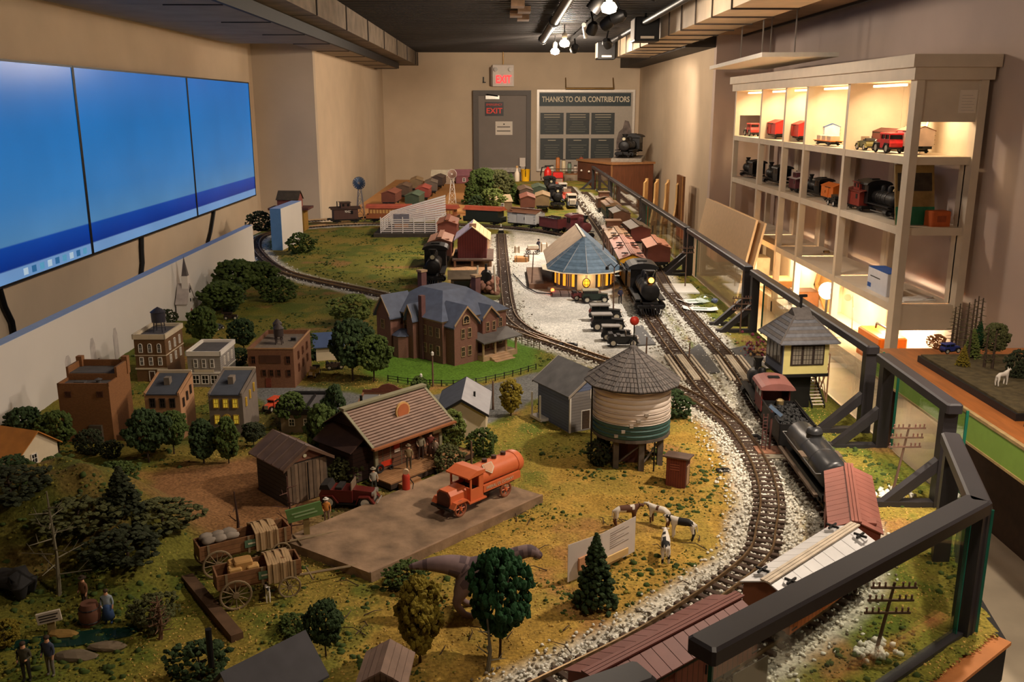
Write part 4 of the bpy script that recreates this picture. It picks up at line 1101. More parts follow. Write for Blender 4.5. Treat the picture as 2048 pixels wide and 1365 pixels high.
def loco(label,L=.36,body=None,cab=None,cabroof=None,lit=False,group=None,fine=True,k=1.0,name='steam_locomotive'):
 "front faces +x"
 t = thing(name,label,'locomotive',(0,0,0),0,group)
 zc = RZ + .082; r = .034; body = body or iron; cab = cab or body
 MB().bx(-L / 2,L / 2 - .03,-.03,.03,RZ + .026,RZ + .042).build('frame',iron,t)
 for s in (-1,1): MB().bx(-L * .24,L * .40,s * .045 - .012,s * .045 + .012,RZ + .050,RZ + .055).build('running_board',iron,t)
 n = 20; x0,x1 = -L * .22,L * .40; prof = [(x0,r),(L * .22,r),(L * .225,r * 1.06),(x1 - .004,r * 1.06),(x1,r * .95),(x1 + .003,r * .6),(x1 + .006,.0)]
 vs = []; fs = []
 for x,q in prof: vs += [(x,q * math.cos(2 * PI * j / n),zc + q * math.sin(2 * PI * j / n)) for j in range(n)]
 for i in range(len(prof) - 1):
  for j in range(n): fs.append((i * n + j,i * n + (j + 1) % n,(i + 1) * n + (j + 1) % n,(i + 1) * n + j))
 b = MB().add(vs,fs).build('boiler',body,t,50)
 for q in (-.1,.02,.14): MB().cyl((L * q,0,zc),(L * q + .005,0,zc),r * 1.05,n=20).build('boiler_band',mat('band_grey',(80,76,72),.4,metal=.5),b)
 MB().lathe([(.014,zc + r - .004),(.012,zc + r + .03),(.019,zc + r + .045),(.019,zc + r + .05),(.012,zc + r + .05)],14,Matrix.Translation((L * .31,0,0))).build('smokestack',iron,t,50)
 for q,rr in ((.12,.015),(-.06,.017)):
  MB().lathe([(rr * 1.1,zc + r - .008),(rr,zc + r + .004),(rr,zc + r + .018),(rr * .7,zc + r + .026),(0,zc + r + .028)],14,Matrix.Translation((L * q,0,0))).build('dome',body,t,50)
 MB().lathe([(.008,zc + r + .004),(.007,zc + r + .012),(.003,zc + r + .018)],10,Matrix.Translation((L * .215,0,0))).build('bell',mat('brass_dull',(140,120,84)),t,50)
 # cab
 cx0,cx1 = -L / 2 + .0,-L * .22; W = .104; zb,zt = RZ + .045,RZ + .148
 for s in (-1,1):
  c = MB(); y0_,y1_ = sorted((s * W / 2,s * (W / 2 - .004)))
  c.bx(cx0,cx1,y0_,y1_,zb,zb + .05); c.bx(cx0,cx0 + .012,y0_,y1_,zb + .05,zt - .012); c.bx(cx1 - .012,cx1,y0_,y1_,zb + .05,zt - .012); c.bx((cx0 + cx1) / 2 - .004,(cx0 + cx1) / 2 + .004,y0_,y1_,zb + .05,zt - .012); c.bx(cx0,cx1,y0_,y1_,zt - .014,zt - .006)
  c.build('cab_side',cab,t)
  MB().bx(cx0 + .012,cx1 - .012,y0_ + .001,y1_ - .001,zb + .05,zt - .014).build('cab_window',mat('window_dark',(28,28,30),.15,var=0),t)
 MB().bx(cx1 - .004,cx1,-W / 2 + .004,W / 2 - .004,zb,zt - .008).build('cab_front',cab,t)
 ar = [(W / 2 + .012,zt - .012)] + [((W / 2 + .012) * math.cos(a),zt - .012 + .024 * math.sin(a)) for a in (PI / 8,PI / 4,3 * PI / 8,PI / 2,5 * PI / 8,3 * PI / 4,7 * PI / 8)] + [(-W / 2 - .012,zt - .012),(-W / 2,zt - .014),(W / 2,zt - .014)]
 rf = MB().extr(ar,'x',cx0 - .028,cx1 + .012).build('cab_roof',cabroof or cab,t)
 MB().bx((cx0 + cx1) / 2 - .012,(cx0 + cx1) / 2 + .012,-.02,.02,zt + .012,zt + .016).build('roof_hatch',iron,rf)
 MB().bx(cx0 - .02,cx0 + .002,-W * .48,W * .48,RZ + .03,RZ + .042).build('cab_deck',iron,t)
 # headlight and pilot
 hx = x1 - .008
 h = MB().bx(hx - .02,hx + .006,-.012,.012,zc + r + .004,zc + r + .028).build('headlight',iron,t)
 MB().cyl((hx + .006,0,zc + r + .016),(hx + .011,0,zc + r + .016),.0105,n=14).build('lens',mat('headlight_on',(255,190,80),.3,var=0,emit=9,ecol=(255,140,36)) if lit else mat('lens_off',(190,180,150),.2,var=0),h)
 MB().bx(L * .36,L * .46,-.05,.05,RZ + .022,RZ + .032).build('pilot_beam',iron,t)
 for j in range(-4,5): MB().cyl((L * .46,j * .011,RZ + .024),(L * .55 - abs(j) * .006,j * .009,RZ + .002),.002,n=4).build('pilot_bar',iron,t)
 for s in (-1,1):
  MB().cyl((L * .27,s * .046,RZ + .026),(L * .37,s * .046,RZ + .026),.015,n=12).build('cylinder',iron,t)
  MB().bx(-L * .15,L * .27,s * .045 - .002,s * .045 + .002,RZ + .018,RZ + .023).build('side_rod',mat('rail_grey',(120,118,116)),t)
  if fine:
   for x,rr in ((-L * .15,.026),(L * .0,.026),(L * .14,.026),(L * .32,.014),(L * .42,.014)):
    m = MB(); m.cyl((x,s * .032 - .004,RZ + rr),(x,s * .032 + .004,RZ + rr),rr,n=16); m.build('driver_wheel' if rr > .02 else 'pilot_wheel',wheel_m,t)
 couplers(t,L); return t
def coach(label,L=.50,W=.112,H=.155,body=None,roof=None,group=None,wins=9,winm=None,name='passenger_coach'):
 t = thing(name,label,'train car',(0,0,0),0,group)
 z0 = RZ + .034; z1 = H - .022
 MB().bx(-L / 2,L / 2,-W * .45,W * .45,RZ + .024,z0 + .003).build('underframe',iron,t)
 MB().bx(-L / 2 + .03,L / 2 - .03,-W / 2,W / 2,z0,z1).build('body',body,t)
 for s in (-1,1): MB().bx(s * (L / 2 - .03) - (.0 if s > 0 else .03),s * (L / 2 - .03) + (.03 if s > 0 else 0),-W / 2,W / 2,z0,z0 + .03).build('platform_rail',body,t)
 pr = [(-W / 2 - .006,z1),(-W / 2 - .004,z1 + .008),(-W * .25,z1 + .014),(-W * .22,z1 + .026),(0,z1 + .031),(W * .22,z1 + .026),(W * .25,z1 + .014),(W / 2 + .004,z1 + .008),(W / 2 + .006,z1)]
 MB().extr(pr,'x',-L / 2,L / 2).build('roof',roof,t)
 for s in (-1,1):
  for k in range(wins):
   x = -L / 2 + .055 + (L - .11) * k / max(1,wins - 1)
   y0_,y1_ = sorted((s * W / 2,s * (W / 2 + .0018)))
   MB().bx(x - .011,x + .011,y0_,y1_,z0 + .042,z1 - .012).build('window',winm or mat('coach_window',(196,150,90),.3,var=.1),t)
 truck(t,-L / 2 + .08,False); truck(t,L / 2 - .08,False); couplers(t,L); return t
def caboose(label,L=.26,W=.112,H=.15,body=None,roof=None,group=None,lettering=None):
 t = thing('caboose',label,'train car',(0,0,0),0,group)
 z0 = RZ + .034; z1 = H - .02
 MB().bx(-L / 2,L / 2,-W * .45,W * .45,RZ + .024,z0 + .003).build('underframe',iron,t)
 MB().bx(-L / 2 + .03,L / 2 - .03,-W / 2,W / 2,z0,z1).build('body',body,t)
 MB().extr([(-W / 2 - .008,z1),(0,z1 + .016),(W / 2 + .008,z1),(W / 2 + .008,z1 + .003),(0,z1 + .02),(-W / 2 - .008,z1 + .003)],'x',-L / 2,L / 2).build('roof',roof,t)
 c = MB().bx(-.05,.045,-W * .36,W * .36,z1 + .006,z1 + .05).build('cupola',body,t)
 MB().bx(-.058,.053,-W * .42,W * .42,z1 + .05,z1 + .054).build('cupola_roof',roof,c)
 for s in (-1,1):
  for x in (-.028,.02): MB().bx(x - .01,x + .01,*sorted((s * W * .36,s * (W * .36 + .002))),z1 + .022,z1 + .042).build('window',mat('window_dark',(28,28,30)),c)
  MB().bx(-.07,-.045,*sorted((s * W / 2,s * (W / 2 + .002))),z0 + .04,z1 - .012).build('window',mat('window_dark',(28,28,30)),t)
 MB().cyl((.075,0,z1 + .01),(.075,0,z1 + .06),.005,n=8).build('stovepipe',iron,t)
 if lettering:
  for s,rz_ in ((-1,0),(1,PI)): text('lettering',lettering,.026,plain('letter_white',(225,220,205)),t,(.02 * -s,s * (W / 2 + .0015),z0 + .06),(PI / 2,0,rz_),.0004)
 truck(t,-L / 2 + .06,False); truck(t,L / 2 - .06,False); couplers(t,L); return t
def flatcar(label,L=.36,W=.11,deck=None,load=None,group=None):
 t = thing('flat_car',label,'train car',(0,0,0),0,group)
 MB().bx(-L / 2,L / 2,-W * .4,W * .4,RZ + .028,RZ + .038).build('underframe',iron,t)
 for k in range(12): MB().bx(-L / 2 + L * k / 12,-L / 2 + L * (k + 1) / 12 - .0015,-W / 2,W / 2,RZ + .038,RZ + .043).build('deck_plank',deck or mat('car_plank',(92,76,62)),t)
 if load:
  for k in range(3): MB().bevbox((-L * .3 + k * L * .3,0,RZ + .043 + .02),(L * .22,W * .7,.04),.004).build('load_crate',load,t)
 truck(t,-L / 2 + .07,False); truck(t,L / 2 - .07,False); couplers(t,L); return t

redb = wood_car('oxide',(130,70,56)); redr = plain('oxide_roof',(146,90,78)); redr2 = plain('maroon_roof',(118,70,62))
# freight train on the outer track,from the bottom edge to its engine
put(boxcar('red boxcar with ribbed roof nearest the camera behind the foreground railing',.42,body=redb,roof=redr2,panels=14),'outer',1.602)
put(boxcar('red boxcar at the bottom edge, mostly cut off by the frame',.42,body=redb,roof=redr2,panels=14),'outer',1.295)
put(boxcar('orange boxcar with a silver white roof and black hatches',.385,body=wood_car('orange',(204,112,52)),roof=mat('roof_silver',(206,204,204),.4,metal=.15,var=.06),end=wood_car('orange',(204,112,52)),panels=9,hatches=2,walk=mat('walk_pale',(196,180,160),.6)),'outer',1.915)
put(boxcar('red boxcar behind the black tank car on the outer track',.375,body=redb,roof=redr,panels=12),'outer',2.265)
put(tankcar('black tank car with a tall dome on the outer track',.40,mat('tank_black',(54,54,56),.32,metal=.25,var=.08)),'outer',2.665)
put(tender('black coal tender beside the tall signal mast',.26,body=iron),'outer',3.03)
put(loco('steam locomotive with a maroon cab passing the yellow signal tower',.40,cab=wood_car('maroon',(104,40,36)),cabroof=plain('maroon_cabroof',(132,84,78))),'outer',3.43)
# train on the inner track
put(loco('black steam locomotive with lit orange headlight beside the station',.42,lit=True),'inner',5.28,True).scale = (1.35,1.45,1.4)
put(tender('black tender behind the engine with the lit headlight',.22,body=iron),'inner',5.765).scale = (1.2,1.45,1.4)
put(boxcar('yellow boxcar with a pink-brown roof behind the station',.38,body=wood_car('yellow',(214,150,24)),roof=plain('roof_pinkbrown',(168,120,104)),panels=8,hatches=2),'inner',6.17).scale = (1.12,1.4,1.35)
put(boxcar('brown boxcar with brown roof behind the yellow one',.38,body=wood_car('brown',(118,78,56)),roof=plain('roof_pinkbrown',(168,120,104)),hatches=2),'inner',6.66).scale = (1.12,1.4,1.35)
put(boxcar('faded boxcar with dark hatches, third in the station train',.38,body=wood_car('brown',(118,78,56)),roof=plain('roof_tan',(160,126,96)),hatches=2),'inner',7.15).scale = (1.12,1.4,1.35)
put(caboose('brown caboose with flat cupola at the rear of the station train',.27,body=wood_car('brown',(118,78,56)),roof=plain('roof_tan',(160,126,96))),'inner',7.59).scale = (1.12,1.4,1.35)
# cars on the far end of the outer track
put(boxcar('rust red boxcar standing alone beside the railing',.36,body=redb,roof=plain('roof_rust',(160,104,78)),fine=False),'outer',6.72).scale = (1.15,1.36,1.3)
put(boxcar('maroon boxcar with a grey-brown roof beyond the rust red one',.40,body=wood_car('maroon2',(120,56,48)),roof=plain('roof_greybrown',(128,108,88)),fine=False),'outer',7.75).scale = (1.15,1.36,1.3)
put(flatcar('empty flat car between the two boxcars by the railing',.34),'outer',7.22).scale = (1.15,1.36,1.3)
put(coach('dark green coach with pale roof far along the railing',.45,body=plain('green_dark',(44,60,50)),roof=plain('roof_tan',(160,126,96)),wins=6),'outer',9.6).scale = (1.15,1.36,1.3)
put(caboose('small brown caboose far along the railing',.26,body=wood_car('brown',(118,78,56)),roof=plain('roof_greybrown',(128,108,88))),'outer',10.3).scale = (1.15,1.36,1.3)
put(boxcar('dark brown boxcar far along the railing before the green coach',.34,body=wood_car('brown',(118,78,56)),roof=plain('roof_greybrown',(128,108,88)),fine=False),'outer',8.9).scale = (1.15,1.36,1.3)
# passenger train at the back of the loop
tanc = wood_car('tan',(150,84,44)); rroof = plain('coach_red_roof',(172,84,62))
put_px(caboose('dark brown caboose with white numbers and cupola by the windmill',.30,body=wood_car('dkbrown',(74,44,34)),roof=plain('roof_dark',(66,48,40)),lettering='90422'),'loop',(690,451),True).scale = (1.0,1.25,1.25)
put_px(coach('brown passenger coach with red roof behind the stock pen',.455,body=tanc,roof=rroof,wins=12),'loop',(778,449)).scale = (1.0,1.25,1.25)
put_px(coach('second brown passenger coach with red roof, right of the stock pen',.455,body=tanc,roof=rroof,wins=12),'loop',(876,450)).scale = (1.0,1.25,1.25)
put_px(coach('dark green passenger coach with red roof behind the barn',.41,body=plain('green_black',(36,42,36)),roof=plain('coach_red_roof2',(196,96,66)),wins=0),'loop',(972,453)).scale = (1.0,1.25,1.25)
put_px(boxcar('white refrigerator car between the green coach and the maroon tender',.34,body=mat('reefer_white',(206,206,206),.6,var=.06),roof=plain('roof_brownred',(140,96,72)),fine=False,end=mat('reefer_white2',(190,192,196),.6,var=.04),name='refrigerator_car'),'loop',(1053,460)).scale = (1.0,1.25,1.25)
put_px(tender('maroon tender behind the white refrigerator car',.28,body=plain('maroon',(104,46,50))),'loop',(1111,467)).scale = (1.0,1.25,1.25)
put_px(loco('maroon steam engine behind the station roof',.34,body=plain('maroon',(104,46,50)),cab=plain('maroon',(104,46,50)),fine=True),'loop',(1160,480)).scale = (1.0,1.25,1.25)
# cars on the barn siding
put(boxcar('brown boxcar with a rust roof left of the red barn',.34,body=redb,roof=plain('roof_rustpale',(150,92,70)),fine=False),'barn',8.05).scale = (1.2,1.4,1.35)
put(boxcar('brown boxcar directly behind the black engine near the mansion',.32,body=redb,roof=plain('roof_dustbrown',(146,104,84)),fine=False),'barn',6.95).scale = (1.2,1.4,1.35)
put(loco('black steam locomotive standing behind the mansion roof',.40),'barn',6.15,True).scale = (1.2,1.4,1.35)
# ================================================================== MODEL BUILDINGS
darkwin = mat('window_dark',(28,28,30),.15,var=0)
litwin = mat('window_lit',(255,190,60),.4,var=.1,emit=.55,ecol=(255,160,40))
yelwin = mat('window_yellow',(236,206,70),.5,var=.08,emit=.12)
def frm(A,B):
 A,B = Vector(A),Vector(B); d = B - A
 return (A.x,A.y,0),math.atan2(d.y,d.x),Vector((d.x,d.y)).length
def window(t,face,u,z,w,h,W,D,frame,pane,arch=False,bars=True,th=.004,name='window'):
 "face f: front (y=0), b: back, l: left (x=0), r: right (x=W); u along the face from its left as seen from outside"
 if face == 'f': M = Matrix.Translation((u,0,z))
 elif face == 'r': M = Matrix.Translation((W,u,z)) @ Matrix.Rotation(PI / 2,4,'Z')
 elif face == 'l': M = Matrix.Translation((0,D - u,z)) @ Matrix.Rotation(-PI / 2,4,'Z')
 else: M = Matrix.Translation((W - u,D,z)) @ Matrix.Rotation(PI,4,'Z')
 m = MB(); f = max(.0022,w * .12)
 m.bx(-w / 2 - f,-w / 2 + f * .3,-th,0,-f,h + f,M); m.bx(w / 2 - f * .3,w / 2 + f,-th,0,-f,h + f,M); m.bx(-w / 2,w / 2,-th,0,-f,0,M)
 if arch:
  n = 8; po = [((w / 2 + f) * math.cos(PI * k / n),h + (w / 2 + f) * math.sin(PI * k / n)) for k in range(n + 1)]; pi_ = [((w / 2 - f * .3) * math.cos(PI * k / n),h + (w / 2 - f * .3) * math.sin(PI * k / n)) for k in range(n,-1,-1)]
  for k in range(n): m.extr([po[k],po[k + 1],pi_[n - k - 1],pi_[n - k]],'y',-th,0,M)
 else: m.bx(-w / 2 - f * .6,w / 2 + f * .6,-th - .001,0,h,h + f,M)
 if bars: m.bx(-w / 2,w / 2,-th * .8,0,h * .48,h * .53,M); m.bx(-w * .04,w * .04,-th * .8,0,0,h,M)
 o = m.build(name,frame,t)
 MB().bx(-w / 2,w / 2,-.0012,0,0,h + (w * .35 if arch else 0),M).build('pane',pane,o)
 return o
def door(t,face,u,w,h,W,D,m_,z=0,frame=None):
 if face == 'f': M = Matrix.Translation((u,0,z))
 elif face == 'r': M = Matrix.Translation((W,u,z)) @ Matrix.Rotation(PI / 2,4,'Z')
 elif face == 'l': M = Matrix.Translation((0,D - u,z)) @ Matrix.Rotation(-PI / 2,4,'Z')
 o = MB().bx(-w / 2,w / 2,-.003,0,0,h,M).build('door',m_,t)
 if frame:
  m = MB(); f = .003; m.bx(-w / 2 - f,-w / 2,-.004,0,0,h + f,M); m.bx(w / 2,w / 2 + f,-.004,0,0,h + f,M); m.bx(-w / 2,w / 2,-.004,0,h,h + f,M); m.build('door_frame',frame,o)
 MB().bx(w * .3,w * .38,-.005,-.003,h * .45,h * .52,M).build('knob',mat('brass_dull',(140,120,84)),o)
 return o
def flat_shell(t,W,D,H,wallm,roofm,par=.016,th=.006,trim=None,z0=-.008):
 MB().bx(0,W,0,D,z0,H - par).build('walls',wallm,t)
 MB().bx(th,W - th,th,D - th,H - par,H - par + .002).build('roof',roofm,t)
 p = MB(); p.bx(0,W,0,th,H - par,H); p.bx(0,W,D - th,D,H - par,H); p.bx(0,th,th,D - th,H - par,H); p.bx(W - th,W,th,D - th,H - par,H)
 p.build('parapet',trim or wallm,t)
 if trim:
  q = MB(); e = .005; q.bx(-e,W + e,-e,0,H - par - .006,H + .002); q.bx(W,W + e,-e,D + e,H - par - .006,H + .002); q.bx(-e,0,-e,D + e,H - par - .006,H + .002); q.bx(-e,W + e,D,D + e,H - par - .006,H + .002); q.build('cornice',trim,t)
def roof_corners(fl,fr,br,h):
 A,B,C = G(*fl,h),G(*fr,h),G(*br,h); W = (B - A).length; D = (C - B).length
 d = B - A; return (A.x,A.y,0),math.atan2(d.y,d.x),W,D
def water_tank(label,loc,r=.022,h=.036,leg=.04,m_=None):
 t = thing('roof_water_tank',label,'water tank',loc)
 m_ = m_ or mat('tank_iron',(58,48,46),.6,var=.15)
 MB().lathe([(r * .96,leg),(r,leg + h * .5),(r,leg + h)],16).build('tank',m_,t,40)
 MB().lathe([(r * 1.12,leg + h),(r * .6,leg + h + .012),(.001,leg + h + .022)],16).build('roof',m_,t)
 for k in range(4):
  a = PI / 4 + k * PI / 2; MB().cyl((r * .9 * math.cos(a),r * .9 * math.sin(a),0),(r * .75 * math.cos(a),r * .75 * math.sin(a),leg),.0022,n=5).build('leg',m_,t)
 MB().ring((0,0,leg * .5),r * .82,.0014,'z',12,4).build('brace_ring',m_,t)
 return t
roof_grey = mat('roof_tar',(84,80,80),.85,var=.15,scale=40)
roof_dark = mat('roof_slate',(70,74,84),.7,var=.15,scale=30)
cream = mat('trim_cream',(206,190,164),.6,var=.06)
white = mat('trim_white',(222,214,204),.6,var=.05)
# 1 brown three-storey hotel
loc,rz,W,D = roof_corners((266,670),(328,670),(367,647),.205)
t = thing('brick_hotel','tall brown brick building with white arched windows and cream cornice','model building',loc,rz)
bw = brick('brick_brown',(112,78,42),(98,66,36),(88,66,44)); H = .205
flat_shell(t,W,D,H,bw,roof_grey,.014,trim=cream)
for k in range(3):
 u = W * (.2 + .3 * k)
 window(t,'f',u,.128,W * .10,.03,W,D,white,darkwin,arch=True); window(t,'f',u,.072,W * .10,.032,W,D,white,darkwin)
 u2 = D * (.22 + .28 * k); window(t,'r',u2,.128,W * .10,.03,W,D,white,darkwin,arch=True); window(t,'r',u2,.072,W * .10,.032,W,D,white,darkwin)
MB().bx(-.002,W + .002,-.002,D,.112,.1155).build('string_course',cream,t)
MB().bx(-.003,W + .003,-.006,.0,.052,.058).build('shop_cornice',cream,t)
door(t,'f',W * .5,.02,.042,W,D,mat('door_brown',(70,46,32),.6),frame=white)
q = Matrix.Rotation(rz,4,'Z') @ Vector((W * .55,D * .5,0))
water_tank('dark water tank on thin legs standing on the brown brick hotel roof',(loc[0] + q.x,loc[1] + q.y,H - .0125),.030,.044,.045,mat('tank_iron_blue',(50,48,58),.5,var=.15))
# 2 grey two-storey shop
loc,rz,W,D = roof_corners((373,704),(439,704),(470,680),.15)
t = thing('corner_shop','grey two-storey shop with white cornice beside the brown hotel','model building',loc,rz)
flat_shell(t,W,D,.15,striped('siding_grey',(150,142,136),(110,104,100),110,'z'),roof_grey,.012,trim=white)
for k in range(3):
 window(t,'f',W * (.25 + .25 * k),.082,W * .09,.034,W,D,white,darkwin); window(t,'r',D * (.25 + .25 * k),.082,W * .09,.034,W,D,white,mat('window_pinkish',(150,110,100),.4))
 window(t,'f',W * (.22 + .28 * k),.012,W * .19,.034,W,D,white,darkwin)
MB().bx(-.004,W + .004,-.006,0,.054,.062).build('shop_cornice',white,t); MB().bx(W * .2,W * .8,-.0075,-.006,.063,.074).build('sign_board',cream,t)
MB().bx(W,W + .004,0,D,.056,.061).build('shop_cornice',white,t)
# 3 brick warehouse with two roof tanks
loc,rz,W,D = roof_corners((494,697),(586,697),(614,660),.17)
t = thing('brick_warehouse','reddish brick warehouse with two dark water tanks on its roof','model building',loc,rz)
bk = brick('brick_red',(132,88,60),(116,74,50),(104,80,60)); flat_shell(t,W,D,.17,bk,mat('roof_gravel',(108,96,84),.9,var=.2,scale=60),.02,trim=None)
MB().bx(-.003,W + .003,-.003,0,.166,.172).build('coping',mat('coping_tan',(168,130,92),.7),t)
MB().bx(W,W + .003,0,D,.166,.172).build('coping',mat('coping_tan',(168,130,92)),t)
bfr = mat('frame_brown',(90,52,34),.6)
for k,u in enumerate((.12,.34,.5,.66,.88)):
 if k in (0,4): window(t,'f',W * u,.105,.016,.03,W,D,bfr,darkwin)
 window(t,'f',W * u,.05,.014,.026,W,D,bfr,darkwin)
MB().bx(W * .26,W * .72,-.003,0,.105,.14).build('sign_panel',mat('sign_brown',(76,46,30),.7),t)
door(t,'f',W * .42,.022,.04,W,D,mat('door_red',(110,52,36),.6))
for k in range(3): window(t,'r',D * (.25 + .25 * k),.105,.016,.03,W,D,bfr,darkwin); window(t,'r',D * (.25 + .25 * k),.05,.016,.03,W,D,bfr,darkwin)
R = Matrix.Rotation(rz,4,'Z')
for (fx,fy,lab,r_) in ((.52,.42,'larger dark water tank at the front of the brick warehouse roof',.021),(.38,.7,'smaller dark water tank at the back of the brick warehouse roof',.019)):
 q = R @ Vector((W * fx,D * fy,0)); water_tank(lab,(loc[0] + q.x,loc[1] + q.y,.1525),r_,.034,.036)
q = R @ Vector((W * .78,D * .6,0)); u_ = thing('roof_vent','grey vent box on the brick warehouse roof','vent',(loc[0] + q.x,loc[1] + q.y,.1525),rz); MB().bevbox((0,0,.009),(.024,.018,.018),.002).build('box',roof_grey,u_); MB().bx(-.01,.01,-.0095,-.009,.004,.014).build('louvre',darkwin,u_)
# 4 large orange brown theatre,lower front block and taller back block
loc,rz,W,D = roof_corners((113,766),(216,766),(283,738),.215)
t = thing('brick_theatre','large plain orange brown brick building beside the white backdrop','model building',loc,rz)
bo = brick('brick_orange',(140,92,50),(126,80,42),(116,82,52)); D1 = D * .42
MB().bx(0,W,0,D1,-.008,.2).build('front_block',bo,t); MB().bx(0,W,D1,D,-.008,.225).build('back_block',bo,t)
MB().bx(.006,W - .006,.006,D1,.2,.202).build('front_roof',roof_grey,t); MB().bx(.006,W - .006,D1 + .006,D - .006,.225,.227).build('back_roof',roof_grey,t)
p = MB(); p.bx(0,W,0,.006,.2,.212); p.bx(0,.006,0,D1,.2,.212); p.bx(W - .006,W,0,D1,.2,.212); p.build('front_parapet',bo,t)
p = MB(); p.bx(0,.008,D1,D,.225,.25); p.bx(W - .008,W,D1,D,.225,.25); p.bx(0,W,D - .008,D,.225,.25); p.build('back_parapet',bo,t)
MB().bx(W - .018,W + .003,D - .02,D + .003,.2,.265).build('corner_pier',bo,t); MB().bx(-.003,.018,D - .02,D + .003,.2,.265).build('corner_pier',bo,t)
MB().lathe([(.008,.202),(.008,.212),(.014,.216),(.001,.222)],10,Matrix.Translation((W * .72,D1 * .5,0))).build('roof_vent',roof_grey,t); MB().bx(W * .25,W * .45,D1 * .4,D1 * .7,.202,.208).build('skylight',roof_grey,t)
for u in (.2,.82): window(t,'f',W * u,.165,.018,.016,W,D,bfr,mat('window_brown',(96,60,40),.5))
MB().bx(W * .55,W * .8,-.012,0,-.008,.06).build('loading_door',mat('door_greybrown',(90,78,66),.7),t)
MB().bx(W,W + .03,D * .1,D * .5,-.008,.014).build('loading_step',mat('step_brown',(120,86,60),.8),t)
# 5,6 two houses with sloping dark roofs
def shed_house(label,fl,fr,bl,h0,h1,wallm,roofm,pane,framem,name):
 A,B = G(*fl,h0),G(*fr,h0); C = G(*bl,h1); d = B - A; W = d.length; rz = math.atan2(d.y,d.x)
 n = Vector((-d.y,d.x,0)).normalized(); D = abs((C - A).dot(n))
 t = thing(name,label,'model building',(A.x,A.y,0),rz)
 MB().extr([(0,-.008),(D,-.008),(D,h1 + .004),(0,h0)],'x',0,W).build('walls',wallm,t)
 MB().add([(.007,-.004,h0 - .001),(W - .007,-.004,h0 - .001),(W - .007,D - .008,h1),(.007,D - .008,h1),(.007,-.004,h0 + .003),(W - .007,-.004,h0 + .003),(W - .007,D - .008,h1 + .005),(.007,D - .008,h1 + .005)],[(0,1,2,3),(4,5,6,7),(0,1,5,4),(1,2,6,5),(2,3,7,6),(3,0,4,7)]).build('roof',roofm,t)
 for x in (0,W - .007): MB().extr([(-.004,h0 - .004),(D,h1 - .004),(D,h1 + .012),(-.004,h0 + .008)],'x',x,x + .007).build('side_parapet',wallm,t)
 MB().bx(0,W,D - .007,D,h1,h1 + .016).build('back_parapet',cream,t)
 MB().bx(W * .42,W * .58,D * .38,D * .55,(h0 + h1) / 2 - .01,(h0 + h1) / 2 + .028).build('chimney',mat('chimney_grey',(120,108,96),.8),t)
 for k in range(3): window(t,'f',W * (.22 + .28 * k),h0 - .045,W * .13,.03,W,D,framem,pane)
 for k in range(2): window(t,'f',W * (.22 + .56 * k),h0 - .105,W * .13,.03,W,D,framem,pane)
 window(t,'f',W * .5,h0 - .115,W * .2,.03,W,D,framem,pane,arch=True)
 for k in range(3): window(t,'r',D * (.2 + .27 * k),h0 - .05 + .012 * k,W * .07,.028,W,D,framem,pane)
 return t
shed_house('tan house with a dark sloping roof beside the orange theatre',(288,790),(359,790),(322,748),.165,.20,mat('plaster_tan',(172,128,92),.85,var=.12,scale=30),roof_dark,darkwin,mat('frame_dark',(60,48,42),.6),'tan_townhouse')
shed_house('dark house with bright yellow windows and a sloping roof',(416,791),(484,791),(452,742),.155,.19,mat('plaster_dark',(112,100,90),.85,var=.12,scale=30),roof_dark,yelwin,mat('frame_yellow',(196,160,60),.6),'townhouse')
# 7 low black-roofed block
loc,rz,W,D = roof_corners((560,820),(634,820),(655,784),.085)
t = thing('low_store','low building with a black-rimmed flat roof beside the road','model building',loc,rz)
flat_shell(t,W,D,.085,mat('plaster_olive',(116,96,70),.85),roof_grey,.012,trim=mat('trim_black',(34,32,32),.6))
for k in range(2): window(t,'f',W * (.3 + .4 * k),.025,.018,.024,W,D,cream,darkwin)
MB().bx(W * .62,W * .67,D * .1,D * .9,.074,.084).build('roof_pipe',iron,t)
# 8 false-front brick store
loc,rz,W,D = roof_corners((700,830),(812,830),(846,782),.095)
t = thing('false_front_store','brick store with stepped curved parapets and a flat grey roof','model building',loc,rz)
flat_shell(t,W,D,.09,bk,mat('roof_grey_light',(112,112,112),.85,var=.1,scale=20),.01)
def stepped(y,h=.0):
 pr = [(0,.088),(W,.088),(W,.100 + h),(W * .82,.100 + h),(W * .82,.104 + h),(W * .7,.106 + h),(W * .62,.118 + h),(W * .5,.124 + h),(W * .38,.118 + h),(W * .30,.106 + h),(W * .18,.104 + h),(W * .18,.100 + h),(0,.100 + h)]
 MB().extr(pr,'y',y,y + .006).build('stepped_parapet',brick('brick_rust',(112,58,36),(98,48,30),(84,56,40)),t)
stepped(D - .006); stepped(.0)
MB().cyl((W * .1,D * .45,.08),(W * .1,D * .45,.125),.005,n=8).build('stovepipe',iron,t)
for k in range(3): window(t,'f',W * (.2 + .3 * k),.03,.02,.03,W,D,cream,darkwin)
for k in range(1,3): MB().bx(W * k / 3 - .001,W * k / 3 + .001,.006,D - .006,.0815,.083).build('roof_seam',cream,t)
